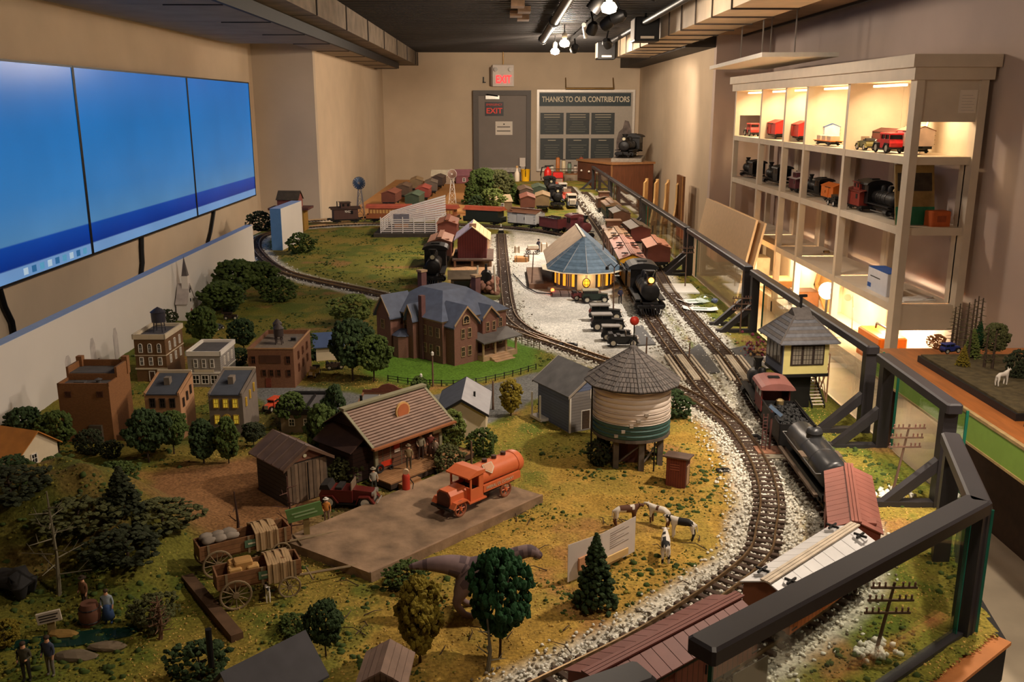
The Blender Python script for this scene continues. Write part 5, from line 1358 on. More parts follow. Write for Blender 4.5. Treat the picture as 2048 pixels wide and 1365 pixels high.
# 9 white gabled cottage
def gable(label,A,W,D,rz,eave,ridge,wallm,roofm,name,axis='y',over=.01,th=.005,rooftrim=None,z0=-.008,cat='model building',planks=0,roofm2=None):
 "ridge along local y (gables front and back) or along x"
 t = thing(name,label,cat,(A[0],A[1],0),rz)
 if axis == 'y':
  MB().extr([(0,z0),(W,z0),(W,eave),(W / 2,ridge),(0,eave)],'y',0,D).build('walls',wallm,t)
  sl = (ridge - eave) / (W / 2)
  for s in (-1,1):
   e0 = eave - over * sl
   def P(u,dz): return (W / 2 + s * (W / 2 + over) * u,ridge - (ridge - e0) * u + dz)
   if planks:
    for k in range(planks):
     u0,u1 = k / planks,(k + 1) / planks - .012
     MB().extr([P(u0,.0012),P(u1,.0012),P(u1,th + .001 * (k % 2)),P(u0,th)],'y',-over,D + over).build('roof_board',roofm,t)
   else: MB().extr([P(0,.001),P(1,.001),P(1,th),P(0,th + .001)],'y',-over,D + over).build('roof_slope',roofm if s < 0 else (roofm2 or roofm),t)
  if rooftrim:
   for y in (-over - .003,D + over):
    MB().extr([(-over,eave - over * sl - .004),(W / 2,ridge - .004),(W + over,eave - over * sl - .004),(W + over,eave - over * sl + .006),(W / 2,ridge + .007),(-over,eave - over * sl + .006)],'y',y,y + .003).build('barge_board',rooftrim,t)
 else:
  MB().extr([(0,z0),(D,z0),(D,eave),(D / 2,ridge),(0,eave)],'x',0,W).build('walls',wallm,t)
  sl = (ridge - eave) / (D / 2)
  for s in (-1,1):
   e0 = eave - over * sl
   def P(u,dz): return (D / 2 + s * (D / 2 + over) * u,ridge - (ridge - e0) * u + dz)
   if planks:
    for k in range(planks):
     u0,u1 = k / planks,(k + 1) / planks - .35 / planks
     MB().extr([P(u0,.0012),P(u1,.0012),P(u1,th),P(u0,th)],'x',-over + .006,W + over - .006).build('roof_board',roofm,t)
    MB().extr([P(0,.0002),P(1,.0002),P(1,.0014),P(0,.0014)],'x',-over,W + over).build('roof_deck',roofm2 or roofm,t)
   else: MB().extr([P(0,.001),P(1,.001),P(1,th),P(0,th)],'x',-over,W + over).build('roof_slope',roofm if s < 0 else (roofm2 or roofm),t)
 return t
t = gable('small white cottage with a dark and light grey gable roof by the road',(-.225,3.15),.17,.26,-.03,.085,.135,mat('plaster_white',(214,196,168),.8,var=.05),roof_dark,'white_cottage',over=.012,rooftrim=mat('trim_black',(34,32,32)),roofm2=mat('roof_pale',(150,148,152),.6,var=.1,scale=20))
MB().cyl((.125,.10,.10),(.125,.10,.135),.004,n=8).build('stovepipe',iron,t)
window(t,'f',.085,.03,.022,.03,.17,.26,white,darkwin); window(t,'r',.13,.03,.022,.03,.17,.26,white,darkwin)
# 11 small blue-roofed house behind the trees
p = G(633,722); t = gable('small house with a blue roof half hidden by trees',(p.x,p.y),.12,.12,.25,.07,.115,mat('plaster_white',(214,196,168)),mat('roof_blue',(70,88,128),.6,var=.12),'blue_roof_house',axis='x',over=.012)
window(t,'r',.06,.025,.018,.026,.12,.12,white,darkwin)

# 10 mansion --------------------------------------------------------------
A = G(768,692); B = G(886,728); loc,rz,W = frm(A,B)
rz -= .0; D = .40
t = thing('mansion','large brick Victorian mansion with slate gables on the green lawn','model building',loc,rz)
mb_ = brick('brick_mansion',(140,96,80),(124,82,70),(122,98,86),120); sl_ = mat('slate_blue',(88,96,116),.6,var=.18,scale=26)
stone = mat('stone_tan',(176,146,112),.8,var=.1)
h = .2
MB().bx(.0,W,0,D,-.008,h).build('main_block',mb_,t)
# hipped main roof
def hip(t,x0,x1,y0,y1,z,rise,ov=.012,name='roof',m_=None,flat=.35):
 cx,cy = (x0 + x1) / 2,(y0 + y1) / 2; a = (x1 - x0) / 2 + ov; b = (y1 - y0) / 2 + ov; a2,b2 = a * flat,b * flat
 vs = [(cx - a,cy - b,z),(cx + a,cy - b,z),(cx + a,cy + b,z),(cx - a,cy + b,z),(cx - a2,cy - b2,z + rise),(cx + a2,cy - b2,z + rise),(cx + a2,cy + b2,z + rise),(cx - a2,cy + b2,z + rise)]
 MB().add(vs,[(0,3,2,1),(4,5,6,7),(0,1,5,4),(1,2,6,5),(2,3,7,6),(3,0,4,7)]).build(name,m_,t)
hip(t,0,W,0,D,h,.105,m_=sl_)
MB().bx(-.006,W + .006,-.006,D + .006,h - .008,h).build('eaves_band',stone,t)
def wing(x0,x1,y0,y1,face,hh,rise):
 "gabled wing: ridge runs out of the given face"
 MB().bx(x0,x1,y0,y1,-.008,hh).build('wing',mb_,t)
 if face == 'f':
  cx = (x0 + x1) / 2; w2 = (x1 - x0) / 2
  MB().extr([(x0,hh),(x1,hh),(cx,hh + rise)],'y',y0,y1).build('gable_wall',mb_,t)
  for s in (-1,1): MB().extr([(cx,hh + rise + .001),(cx + s * (w2 + .012),hh - .012 * rise / w2),(cx + s * (w2 + .012),hh - .012 * rise / w2 + .006),(cx,hh + rise + .008)],'y',y0 - .012,y1 + .06).build('gable_roof',sl_,t)
  MB().extr([(x0 - .008,hh - .004),(cx,hh + rise - .004),(x1 + .008,hh - .004),(x1 + .008,hh + .006),(cx,hh + rise + .006),(x0 - .008,hh + .006)],'y',y0 - .014,y0 - .011).build('barge_board',stone,t)
 else:
  cy = (y0 + y1) / 2; w2 = (y1 - y0) / 2
  MB().extr([(y0,hh),(y1,hh),(cy,hh + rise)],'x',x0,x1).build('gable_wall',mb_,t)
  for s in (-1,1): MB().extr([(cy,hh + rise + .001),(cy + s * (w2 + .012),hh - .012 * rise / w2),(cy + s * (w2 + .012),hh - .012 * rise / w2 + .006),(cy,hh + rise + .008)],'x',x0 - .06,x1 + .012).build('gable_roof',sl_,t)
  MB().extr([(y0 - .008,hh - .004),(cy,hh + rise - .004),(y1 + .008,hh - .004),(y1 + .008,hh + .006),(cy,hh + rise + .006),(y0 - .008,hh + .006)],'x',x1 + .011,x1 + .014).build('barge_board',stone,t)
wing(W * .10,W * .34,-.07,.02,'f',.19,.085)
wing(W * .52,W * .62,-.035,.02,'f',.2,.05)
wing(W - .02,W + .06,.02,.16,'r',.185,.08)
wing(W - .02,W + .03,.22,.31,'r',.185,.05)
# octagonal bay at the left face and low side house
MB().lathe([(.05,-.008),(.05,.10)],8,Matrix.Translation((W * .44,-.03,0)),PI / 8).build('bay',mb_,t); MB().lathe([(.056,.10),(.02,.125)],8,Matrix.Translation((W * .44,-.03,0)),PI / 8).build('bay_roof',sl_,t)
MB().bx(-.06,0,.04,.3,-.008,.11).build('side_house',mat('siding_slate',(84,84,92),.8,var=.1),t)
MB().extr([(-.07,.11),(0,.15),(0,.156),(-.074,.114)],'y',.03,.31).build('side_roof',sl_,t)
# porch on the right face
MB().bx(W + .03,W + .10,.16,.38,-.008,.022).build('porch_floor',mat('porch_tan',(184,152,120),.8),t)
MB().extr([(W + .0,.105),(W + .115,.085),(W + .115,.091),(W + .0,.115)],'y',.15,.40).build('porch_roof',mat('slate_grey',(96,92,90),.6,var=.15),t)
for yy in (.165,.24,.31,.375): MB().cyl((W + .095,yy,.022),(W + .095,yy,.09),.0055,n=8).build('porch_post',stone,t)
for k in range(3): MB().bx(W + .10 + .016 * k,W + .116 + .016 * k,.2,.32,-.008,.014 - .007 * k).build('porch_step',mat('porch_tan',(184,152,120)),t)
MB().bx(W + .008,W + .011,.24,.28,.0,.07).build('front_door',mat('door_dark',(62,38,30),.5),t)
for (x,y) in ((W * .08,D * .55),(W * .72,D * .8)):
 c = MB().bx(x - .016,x + .016,y - .016,y + .016,h,h + .15).build('chimney',mat('brick_chimney',(108,74,72),.8,var=.15),t); MB().bx(x - .02,x + .02,y - .02,y + .02,h + .15,h + .16).build('chimney_cap',stone,c)
c = MB().bx(W * .68 - .012,W * .68 + .012,-.012,.012,-.008,h + .1).build('chimney',mat('brick_chimney',(108,74,72)),t)
for z in (.035,.12):
 for u in (.05,.40,.72,.82,.93): window(t,'f',W * u,z,.02,.042,W,D,stone,darkwin)
 for u in (.21,):
  o = window(t,'f',W * u,z,.022,.042,W,D,stone,darkwin); o.location.y = -.07
 for u in (.07,.11): o = window(t,'r',u,z,.018,.042,W,D,stone,darkwin); o.location.x = .06
 for u in (.25,.29): o = window(t,'r',u,z,.016,.04,W,D,stone,darkwin); o.location.x = .03
 window(t,'r',.36,z,.02,.042,W,D,stone,darkwin)
o = window(t,'r',.09,.19,.034,.016,W,D,stone,darkwin,arch=True); o.location.x = .062

# 12 gas station store -------------------------------------------------------
plank = striped('plank_brown',(108,72,50),(48,34,26),75,'z',.85); plank2 = striped('plank_dark',(66,46,40),(38,28,24),75,'z',.85)
A = Vector((-.400,2.735,0)); B = Vector((-.205,2.95,0)); loc,rz,W = frm(A,B); D = .22
t = gable('old brown plank general store with a ribbed tin roof and round sign',(A.x,A.y),W,D,rz,.145,.215,plank2,mat('tin_roof',(112,86,72),.5,metal=.25,var=.2,scale=30),'general_store',axis='x',over=.034,planks=15,roofm2=mat('tin_roof_dark',(66,46,38),.6,var=.2),z0=.012)
MB().bx(0,W,-.004,0,.012,.14).build('front_wall',plank,t)
gy = mat('trim_greygreen',(132,126,100),.7,var=.12)
MB().bx(-.034,W + .034,.5 * D - .012,.5 * D + .012,.218,.226).build('ridge_cap',gy,t)
for x in (-.034,W + .024): MB().extr([(-.034,.1235),(D / 2,.217),(D / 2,.222),(-.034,.1285)],'x',x,x + .01).build('verge_board',gy,t)
MB().bx(-.034,W + .034,-.046,-.03,.1195,.1255).build('eaves_board',mat('eaves_rust',(150,92,56),.6,var=.15),t)
MB().bx(-.02,W + .06,-.10,0.004,.004,.02).build('porch_base',mat('porch_dark',(60,44,34),.9),t)  # dark brown base under the porch planks
for k in range(9): MB().bx(-.02,W + .06,-.10 + k * .0115,-.10 + k * .0115 + .0105,.02,.024).build('porch_plank',mat('porch_board',(150,108,70),.75,var=.2,scale=40),t)
for x0,lab in ((.05,1),(W * .75,1)):
 for k in range(3): MB().bx(x0 - .04,x0 + .04,-.118 - .018 * k,-.1 - .018 * k,-.006,.016 - .007 * k).build('step_board',mat('porch_board',(150,108,70)),t)
for x in (.005,W - .005): MB().bx(x - .006,x + .006,-.008,0,.024,.14).build('corner_board',gy,t)
window(t,'f',W * .17,.055,.03,.045,W,D,gy,mat('window_teal',(50,62,54),.3,var=.2)); window(t,'f',W * .80,.055,.045,.045,W,D,gy,mat('window_teal',(50,62,54),.3))
door(t,'f',W * .45,.034,.085,W,D,mat('door_ochre',(150,104,56),.7,var=.15),.024,gy)
MB().bx(W * .27,W * .35,-.008,-.004,.085,.115).build('poster',mat('poster_red',(190,66,44),.6,var=.2),t)
MB().bx(W * .27,W * .35,-.009,-.008,.075,.085).build('poster_strip',mat('paper',(232,220,204)),t)
MB().bx(W * .86,W * .98,-.009,-.004,.09,.125).build('white_notice',mat('paper',(232,220,204)),t)
sg = thing('round_roof_sign','round orange sign on the store roof','sign',(0,0,0)); M_ = Matrix.Translation(loc) @ Matrix.Rotation(rz,4,'Z')
q = M_ @ Vector((W * .55,.042,.186)); sg.location = q; sg.rotation_euler = (0,0,rz)
MB().cyl((0,-.006,0),(0,0,0),.03,n=28).build('disc',mat('sign_tan',(216,170,110),.6,var=.06),sg,40); MB().cyl((0,-.0075,0),(0,-.006,0),.024,n=28).build('face',mat('sign_orange',(190,110,70),.6,var=.12),sg)
MB().bx(-.02,.02,0,.004,-.026,-.018).build('bracket',gy,sg); MB().bx(-.003,.003,-.006,.006,-.045,-.025).build('post',gy,sg)
# rear lean-to with chimney on the left end
MB().bx(-.06,0,.03,D - .02,.0,.11).build('lean_to',plank2,t); MB().extr([(-.075,.105),(0,.15),(0,.156),(-.078,.109)],'y',.02,D - .01).build('lean_to_roof',mat('tin_roof_dark',(66,46,38)),t)
# 13 shed ---------------------------------------------------------------------
A = G(575,1012); B = G(657,985); loc,rz,W = frm(A,B); D = .17
t = gable('weathered plank shed with a standing seam roof left of the store',(A.x,A.y),W,D,rz,.125,.168,striped('shed_dark',(64,58,54),(36,32,30),70,'z',.85),mat('shed_roof',(104,84,76),.6,metal=.15,var=.18,scale=24),'plank_shed',axis='y',over=.016,th=.004,planks=0,rooftrim=mat('shed_trim',(98,74,58),.7,var=.2))
for k in range(11):
 x0 = .004 + (W - .008) * k / 11; MB().bx(x0,x0 + (W - .008) / 11 - .0015,-.005 - .0012 * (k % 2),0,.0,.122).build('plank',mat('plank_grey%d' % (k % 3),((112,92,74),(100,82,66),(122,100,80))[k % 3],.85,var=.2,scale=40),t)
MB().bx(W * .5 - .0015,W * .5 + .0015,-.008,-.005,.0,.12).build('door_gap',iron,t)
sl = (.168 - .125) / (W / 2)
for k in range(4):
 y = D * (.0 + .27 * k)
 MB().extr([(-.016,.125 - .016 * sl + .004),(W / 2,.172),(W / 2,.176),(-.016,.125 - .016 * sl + .008)],'y',y,y + .004).build('roof_seam',mat('shed_roof',(104,84,76)),t)
MB().extr([(.01,.128),(W - .01,.128),(W / 2,.164)],'y',-.004,0).build('gable_panel',mat('gable_red',(112,72,54),.7,var=.15),t); MB().cyl((W * .45,-.007,.143),(W * .45,-.004,.143),.006,n=12).build('round_badge',mat('badge_pale',(190,180,150),.6),t)
# 14 blue grey house behind the water tower ---------------------------------------
A = Vector((.248,3.184,0)); Bk = Vector((.142,3.375,0)); dd = (Bk - A); rzb = math.atan2(dd.y,dd.x) - PI / 2
t = gable('blue grey clapboard house with a dark roof behind the water tower',(A.x,A.y),.2,dd.length,rzb,.145,.215,striped('clapboard_blue',(96,106,134),(70,78,104),90,'z',.7),mat('roof_char',(84,82,82),.8,var=.25,scale=18),'blue_house',axis='y',over=.016,rooftrim=mat('trim_dim',(150,140,130),.6))
MB().bx(.0,.2,-.003,0,-.006,.145).build('front_siding',striped('clapboard_grey',(128,122,120),(100,96,94),90,'z',.7),t)
for x in (-.002,.196): MB().bx(x,x + .006,-.006,0,-.006,.145).build('corner_board',white,t)
door(t,'f',.07,.034,.07,.2,.2,mat('door_brown2',(86,66,52),.6),0,white); window(t,'f',.1,.115,.018,.032,.2,.2,white,darkwin)
MB().bx(-.035,0,.14,dd.length,.0,.01).build('back_porch',white,t)
for yy in (.15,dd.length - .01): MB().bx(-.033,-.028,yy,yy + .006,.01,.1).build('porch_post',white,t)
# 15 water tower ---------------------------------------------------------------
t = thing('water_tower','large white and green round water tower with a shingled conical roof','water tower',(.435,2.93,0))
r = .128; zb,zt = .105,.275
tw = mat('tower_white',(216,200,186),.6,var=.06); tg = mat('tower_green',(60,92,86),.6,var=.08)
n = 40
nb = 10
for k in range(nb):
 z0 = zb + (zt - zb) * k / nb; z1 = zb + (zt - zb) * (k + 1) / nb - .0008
 MB().lathe([(r - .0015,z0),(r + .0005,z0 + .002),(r + .0005,z1 - .002),(r - .0015,z1)],n).build('hoop_course',tg if k < 3 else tw,t,60)
MB().lathe([(r - .002,zb),(r - .002,zt)],n).build('tank',tw,t,60)
for z in (zb + .012,zb + .03,.155,.172,.192):
 b_ = MB().ring((0,0,z),r + .0015,.0016,'z',40,4).build('hoop',tg if z < .15 else tw,t); a0 = -1.75 + (z - .15) * 10
 MB().box(((r + .002) * math.cos(a0),(r + .002) * math.sin(a0),z),(.012,.008,.010)).build('hoop_lug',mat('lug_pale',(170,158,146),.6),b_)
# shingle courses
nr = 12; nc = 9; rr0,ra = .160,.015; ze,za = .273,.376
shm = mat('shingle_grey',(104,96,92),.75,var=.2,scale=60); shm2 = mat('shingle_grey2',(92,86,84),.75,var=.2,scale=60)
for k in range(nc):
 u0,u1 = k / nc,(k + 1) / nc + .01
 ro,ri = rr0 + (ra - rr0) * u0,rr0 + (ra - rr0) * u1; z0,z1 = ze + (za - ze) * u0,ze + (za - ze) * u1
 for s in range(nr):
  a0,a1 = 2 * PI * s / nr,2 * PI * (s + 1) / nr
  cnt = max(1,round((nc - k) * .7))
  for q in range(cnt):
   f0,f1 = q / cnt,(q + 1) / cnt - .03 / 1
   def ed(rad,f): return Vector((rad * math.cos(a0),rad * math.sin(a0),0)).lerp(Vector((rad * math.cos(a1),rad * math.sin(a1),0)),f)
   p0,p1,p2,p3 = ed(ro,f0),ed(ro,f1),ed(ri,f1),ed(ri,f0)
   MB().add([(p0.x,p0.y,z0 + .001),(p1.x,p1.y,z0 + .001),(p2.x,p2.y,z1),(p3.x,p3.y,z1),(p0.x,p0.y,z0 + .0045),(p1.x,p1.y,z0 + .0045),(p2.x,p2.y,z1 + .002),(p3.x,p3.y,z1 + .002)],[(0,1,2,3),(4,5,6,7),(0,1,5,4),(1,2,6,5),(2,3,7,6),(3,0,4,7)]).build('shingle',shm if (s + q + k) % 3 else shm2,t)
MB().lathe([(rr0 - .004,ze - .004),(rr0 - .003,ze),(ra,za),(.001,za + .002)],nr).build('roof_deck',mat('deck_dark',(60,56,54),.8),t)
for s in range(nr): a0 = 2 * PI * s / nr; MB().cyl((rr0 * math.cos(a0),rr0 * math.sin(a0),ze + .004),(ra * math.cos(a0),ra * math.sin(a0),za + .003),.0028,n=5).build('hip_ridge',shm2,t)
MB().lathe([(.018,za),(.012,za + .012),(.004,za + .016),(.003,za + .03)],12).build('finial',shm2,t)
twd = mat('trestle_wood',(92,82,74),.85,var=.2,scale=40)
MB().lathe([(r * 1.02,zb - .010),(r * 1.02,zb)],24).build('platform',twd,t)
for k in range(8):
 a0 = 2 * PI * k / 8 + .2; x,y = .108 * math.cos(a0),.108 * math.sin(a0)
 MB().bx(x - .009,x + .009,y - .009,y + .009,-.006,zb - .01).build('leg',twd,t)
 a1 = 2 * PI * (k + 1) / 8 + .2
 MB().cyl((.108 * math.cos(a0),.108 * math.sin(a0),.01),(.108 * math.cos(a1),.108 * math.sin(a1),zb - .02),.003,n=5).build('cross_brace',twd,t)
MB().lathe([(.045,-.006),(.045,zb - .01)],10).build('core_house',mat('core_red',(88,50,44),.8,var=.1),t)
MB().cyl((-.135,-.03,-.005),(-.135,-.03,.26),.0028,n=6).build('drain_pipe',iron,t); MB().cyl((.06,-.128,.0),(.06,-.128,.1),.0025,n=6).build('chain_rod',iron,t)
rb = thing('red_ball_float','red ball marker on a thin rod behind the water tower roof','marker',G(1262,727,0));
qq = G(1268,700); rb.location = (.62,4.05,0)
pz = GY(1269,642,4.05); rb.location = (pz.x,4.05,0); MB().cyl((0,0,0),(0,0,pz.z),.003,n=6).build('rod',iron,rb); MB().ico((0,0,pz.z),.021,3).build('ball',mat('ball_red',(214,58,40),.4,var=.05),rb,'all')
# 16 outhouses ------------------------------------------------------------------
def outhouse(label,loc,rz,w,d,h,wallm,roofm,gabled=False):
 if gabled:
  t = gable(label,loc,w,d,rz,h,h * 1.22,wallm,roofm,'outhouse',over=.012,planks=4)
 else:
  t = thing('outhouse',label,'model building',(loc[0],loc[1],0),rz)
  MB().extr([(0,-.008),(d,-.008),(d,h),(0,h * 1.08)],'x',0,w).build('walls',wallm,t)
  MB().extr([(-.012,h * 1.09),(d + .01,h * .99),(d + .01,h * 1.04),(-.012,h * 1.14)],'x',-.01,w + .01).build('roof',roofm,t)
 return t
orb = striped('outhouse_red',(120,56,40),(84,36,28),130,'x',.8)
A = G(1331,968); t = outhouse('small red brown outhouse right of the water tower',(A.x,A.y),-.45,.062,.052,.085,orb,mat('outhouse_roof',(96,76,66),.7,var=.15))
for k in range(3): MB().bx(.012,.042,-.002,0,.05 + .008 * k,.054 + .008 * k).build('louvre',mat('louvre_red',(150,84,66),.7),t)
MB().bx(.062,.064,.012,.04,.0,.062).build('door',mat('door_pale',(170,140,110),.7),t)
A = Vector((-.245,1.72,0))
t = outhouse('grey plank outhouse with gable roof at the bottom edge',(-.262,1.53),-.05,.075,.085,.105,striped('plank_pale',(150,128,108),(90,74,62),90,'x',.85),mat('outhouse_board',(128,104,90),.75,var=.15),True)
MB().bx(.018,.058,-.004,0,.0,.07).build('door',mat('door_plank',(140,112,92),.8,var=.15),t); MB().bx(.02,.056,-.006,-.002,.076,.1).build('vent_panel',mat('core_red',(88,50,44)),t)
o = window(t,'l',.045,.045,.026,.035,.075,.085,white,mat('window_rust',(110,60,46),.4))
# bottom house with charcoal roof
Lr,Rr_,Er = G(452,1345,.17),G(601,1270,.17),G(671,1331,.11)
u_ = (Rr_ - Lr).normalized(); vv = Vector((u_.y,-u_.x,0)); hd = abs((Er - Rr_).dot(vv)); W = (Rr_ - Lr).length; A = Lr + vv * hd
t = gable('white house with a large charcoal roof at the bottom edge',(A.x,A.y),W,2 * hd,math.atan2(u_.y,u_.x),.113,.17,mat('plaster_pale',(210,204,196),.7,var=.05),mat('roof_charcoal',(72,70,74),.8,var=.12,scale=30),'white_house',axis='x',over=.012)
MB().cyl((.03,.16,.12),(.03,.16,.2),.006,n=10).build('stovepipe',iron,t); window(t,'r',hd,.05,.03,.04,W,2 * hd,mat('frame_teal',(60,100,96),.6),darkwin)
MB().bx(W - .008,W + .003,-.005,.0,0,.11).build('corner_board',mat('frame_teal',(60,100,96)),t)
# 20 house with orange roof at the left edge
p = G(20,935); t = gable('house with an orange roof at the left edge',(p.x - .12,p.y),.2,.16,-.35,.06,.12,mat('plaster_white',(214,196,168)),mat('roof_orange',(186,120,52),.7,var=.15,scale=24),'orange_roof_house',axis='x',over=.012)
window(t,'r',.06,.02,.02,.03,.2,.16,white,darkwin)
# 17 signal tower -----------------------------------------------------------------
t = thing('signal_tower','yellow and grey railway signal tower on a dark post with a shingled roof','signal tower',(1.165,3.50,0),.08)
w = .089; zb,zt = .15,.275
yel = mat('tower_yellow',(206,192,124),.7,var=.05); slb = mat('tower_slate',(104,108,122),.7,var=.08)
MB().bx(-w,w,-w,w,zb,zt).build('cabin',yel,t); MB().bx(-w - .002,-w,-w,w,zb,zt).build('left_cladding',slb,t)
MB().bx(-w - .004,w + .004,-w - .004,w + .004,zb - .012,zb).build('floor_plate',iron,t)
wf = mat('frame_dkbrown',(48,38,34),.5)
pan = mat('pane_grey',(120,112,100),.12,var=.2,scale=10)
o = MB().bx(-.062,.070,-w - .004,-w,.185,.266).build('window_band',wf,t)
for k in range(3):
 for i in range(3):
  for j in range(4): MB().bx(-.055 + k * .043 + i * .0115,-.0455 + k * .043 + i * .0115,-w - .0055,-w - .004,.190 + j * .0182,.206 + j * .0182).build('pane',pan,o)
o = MB().bx(-w - .006,-w - .002,-.075,.076,.185,.266).build('window_band',wf,t)
for k in range(4): MB().bx(-w - .0075,-w - .006,-.068 + k * .037,-.04 + k * .037,.192,.258).build('pane',pan,o)
nr = 4; nc = 8; rr0 = .168; ra = .05; ze,za = .272,.362
for k in range(nc):
 u0,u1 = k / nc,(k + 1) / nc; ro,ri = rr0 + (ra - rr0) * u0,rr0 + (ra - rr0) * u1; z0,z1 = ze + (za - ze) * u0,ze + (za - ze) * u1
 MB().lathe([(ro,z0 + .001),(ro,z0 + .005),(ri + .002,z1 + .004),(ri + .002,z1 + .001)],4,None,PI / 4).build('shingle_course',shm2 if k % 2 else mat('shingle_slate',(96,96,102),.7,var=.2,scale=60),t)
for s in range(4): a0 = PI / 4 + s * PI / 2; MB().cyl((rr0 * math.cos(a0),rr0 * math.sin(a0),ze + .004),(ra * math.cos(a0),ra * math.sin(a0),za + .004),.004,n=6).build('hip_ridge',shm2,t)
MB().extr([(-.05,.355),(.05,.355),(0,0.395)],'x',-.035,.035).build('ridge_gable',shm2,t)
MB().bx(-.004,.004,-.004,.004,.39,.44).build('finial',iron,t); MB().bx(-.008,.022,-.005,.005,.434,.444).build('finial_cap',iron,t)
MB().bx(-.045,.045,-.045,.045,-.006,zb - .012).build('post',iron,t)
# stair and landing on the right
for k in range(12):
 MB().bx(.05 + k * .0,.1,-.06 + .012 * k - .0,-.05 + .012 * k,.012 + k * .0095,.0145 + k * .0095).build('stair_tread',mat('stair_white',(214,200,180),.7),t)
for x in (.05,.1): MB().add([(x,-.065,.0),(x + .004,-.065,.0),(x + .004,.085,.12),(x,.085,.12),(x,-.065,.012),(x + .004,-.065,.012),(x + .004,.085,.132),(x,.085,.132)],[(0,1,2,3),(4,5,6,7),(0,1,5,4),(1,2,6,5),(2,3,7,6),(3,0,4,7)]).build('stair_string',iron,t)
tan = mat('trestle_tan',(150,112,84),.8,var=.15)
lx0,lx1,ly0,ly1 = w + .003,w + .056,.02,.1
MB().bx(lx0,lx1,ly0,ly1,zb + .0,zb + .006).build('landing',tan,t)
for (x,y) in ((lx0 + .004,ly0),(lx1,ly0),(lx0 + .004,ly1),(lx1,ly1)):
 MB().cyl((x,y,-.005),(x,y,zb),.0035,n=6).build('landing_leg',tan,t); MB().cyl((x,y,zb),(x,y,zb + .045),.0025,n=5).build('rail_post',tan,t)
for (a_,b_) in (((lx0,ly0),(lx1,ly0)),((lx1,ly0),(lx1,ly1)),((lx0,ly1),(lx1,ly1))):
 MB().cyl((a_[0],a_[1],zb + .045),(b_[0],b_[1],zb + .045),.0025,n=5).build('hand_rail',tan,t); MB().cyl((a_[0],a_[1],.0),(b_[0],b_[1],zb),.002,n=5).build('cross_brace',tan,t); MB().cyl((b_[0],b_[1],.0),(a_[0],a_[1],zb),.002,n=5).build('cross_brace',tan,t)
# 18 station ----------------------------------------------------------------------
t = thing('railway_station','railway station with a round slate roof end and lit yellow windows','model building',(.545,5.97,0),.0)
R0 = .19; he,hr = .14,.325
stm = mat('station_grey',(150,146,144),.8,var=.08); slate = mat('slate_teal',(96,116,132),.5,metal=.1,var=.2,scale=40)
n = 10
MB().lathe([(R0 * 1.32,-.006),(R0 * 1.32,.012)],n,None,PI / n).build('platform',mat('platform_pale',(196,188,176),.8,var=.1),t)
MB().lathe([(R0,.012),(R0,he)],n,None,PI / n).build('round_wall',stm,t)
MB().bx(-.17,.17,0,.62,.0,he).build('hall',stm,t)
nc = 11
for k in range(nc):
 u0,u1 = k / nc,(k + 1) / nc; ro,ri = .255 * (1 - u0) + .012 * u0,.255 * (1 - u1) + .012 * u1; z0,z1 = he - .01 + (hr - he + .01) * u0,he - .01 + (hr - he + .01) * u1
 MB().lathe([(ro,z0),(ro,z0 + .005),(ri + .002,z1 + .004),(ri + .002,z1)],n,None,PI / n).build('slate_course',slate if k % 2 else mat('slate_teal2',(84,104,120),.5,metal=.1,var=.2,scale=40),t)
for s in range(n): a0 = PI / n + 2 * PI * s / n; MB().cyl((.255 * math.cos(a0),.255 * math.sin(a0),he - .004),(.012 * math.cos(a0),.012 * math.sin(a0),hr),.0035,n=5).build('hip_ridge',mat('ridge_tin',(150,150,150),.5,metal=.2),t)
for s in (-1,1):
 MB().extr([(s * .0,hr - .002),(s * .235,he - .01),(s * .235,he - .002),(0,hr + .008)],'y',.02,.68).build('hall_roof',mat('roof_tan_felt',(172,148,122),.8,var=.12,scale=25) if s < 0 else slate,t)
MB().bx(-.008,.008,0,.68,hr - .002,hr + .008).build('ridge_board',mat('ridge_pale',(190,178,160),.7),t)
MB().extr([(0.02,hr - .06),(.24,he + .0),(.24,he + .008),(.02,hr - .04)],'y',.12,.3).build('dormer_roof',slate,t)
MB().lathe([(.258,he - .016),(.288,he - .008)],n,None,PI / n).build('fascia',mat('fascia_pale',(206,190,160),.7),t)
for s in range(n):
 a0 = -PI / 2 + (s - n / 2) * 2 * PI / n
 if math.sin(a0) > .3: continue
 M = Matrix.Rotation(a0 + PI / 2,4,'Z') @ Matrix.Translation((0,-R0 * math.cos(PI / n) - .001,0))
 if s == n // 2:
  o = MB().bx(-.058,.058,-.006,0,.012,he - .012,M).build('clock_panel',mat('panel_cream',(226,216,196),.7,var=.04,emit=.0),t)
  nn_ = 20; po = [(.026 * math.cos(2 * PI * k / nn_),.062 + .032 * math.sin(2 * PI * k / nn_)) for k in range(nn_)]
  MB().extr(po,'y',-.008,-.006,M).build('oval_window',wf,o); MB().extr([(p[0] * .82,.062 + (p[1] - .062) * .82) for p in po],'y',-.0095,-.008,M).build('oval_pane',litwin,o)
  for dx in (-.01,.01): MB().bx(dx - .0012,dx + .0012,-.0105,-.0095,.036,.088,M).build('glazing_bar',wf,o)
  for dz in (.05,.074): MB().bx(-.022,.022,-.0105,-.0095,dz - .0012,dz + .0012,M).build('glazing_bar',wf,o)
 else:
  for dx in (-.033,0,.033):
   o = MB().bx(dx - .014,dx + .014,-.004,0,.03,he - .02,M).build('window',mat('frame_slate',(92,96,108),.6),t); MB().bx(dx - .010,dx + .010,-.0055,-.004,.034,he - .024,M).build('pane',litwin,o)
lamp('POINT','station_lamp_light',(.545,5.73,.09),.1,(1,.6,.25),.02)
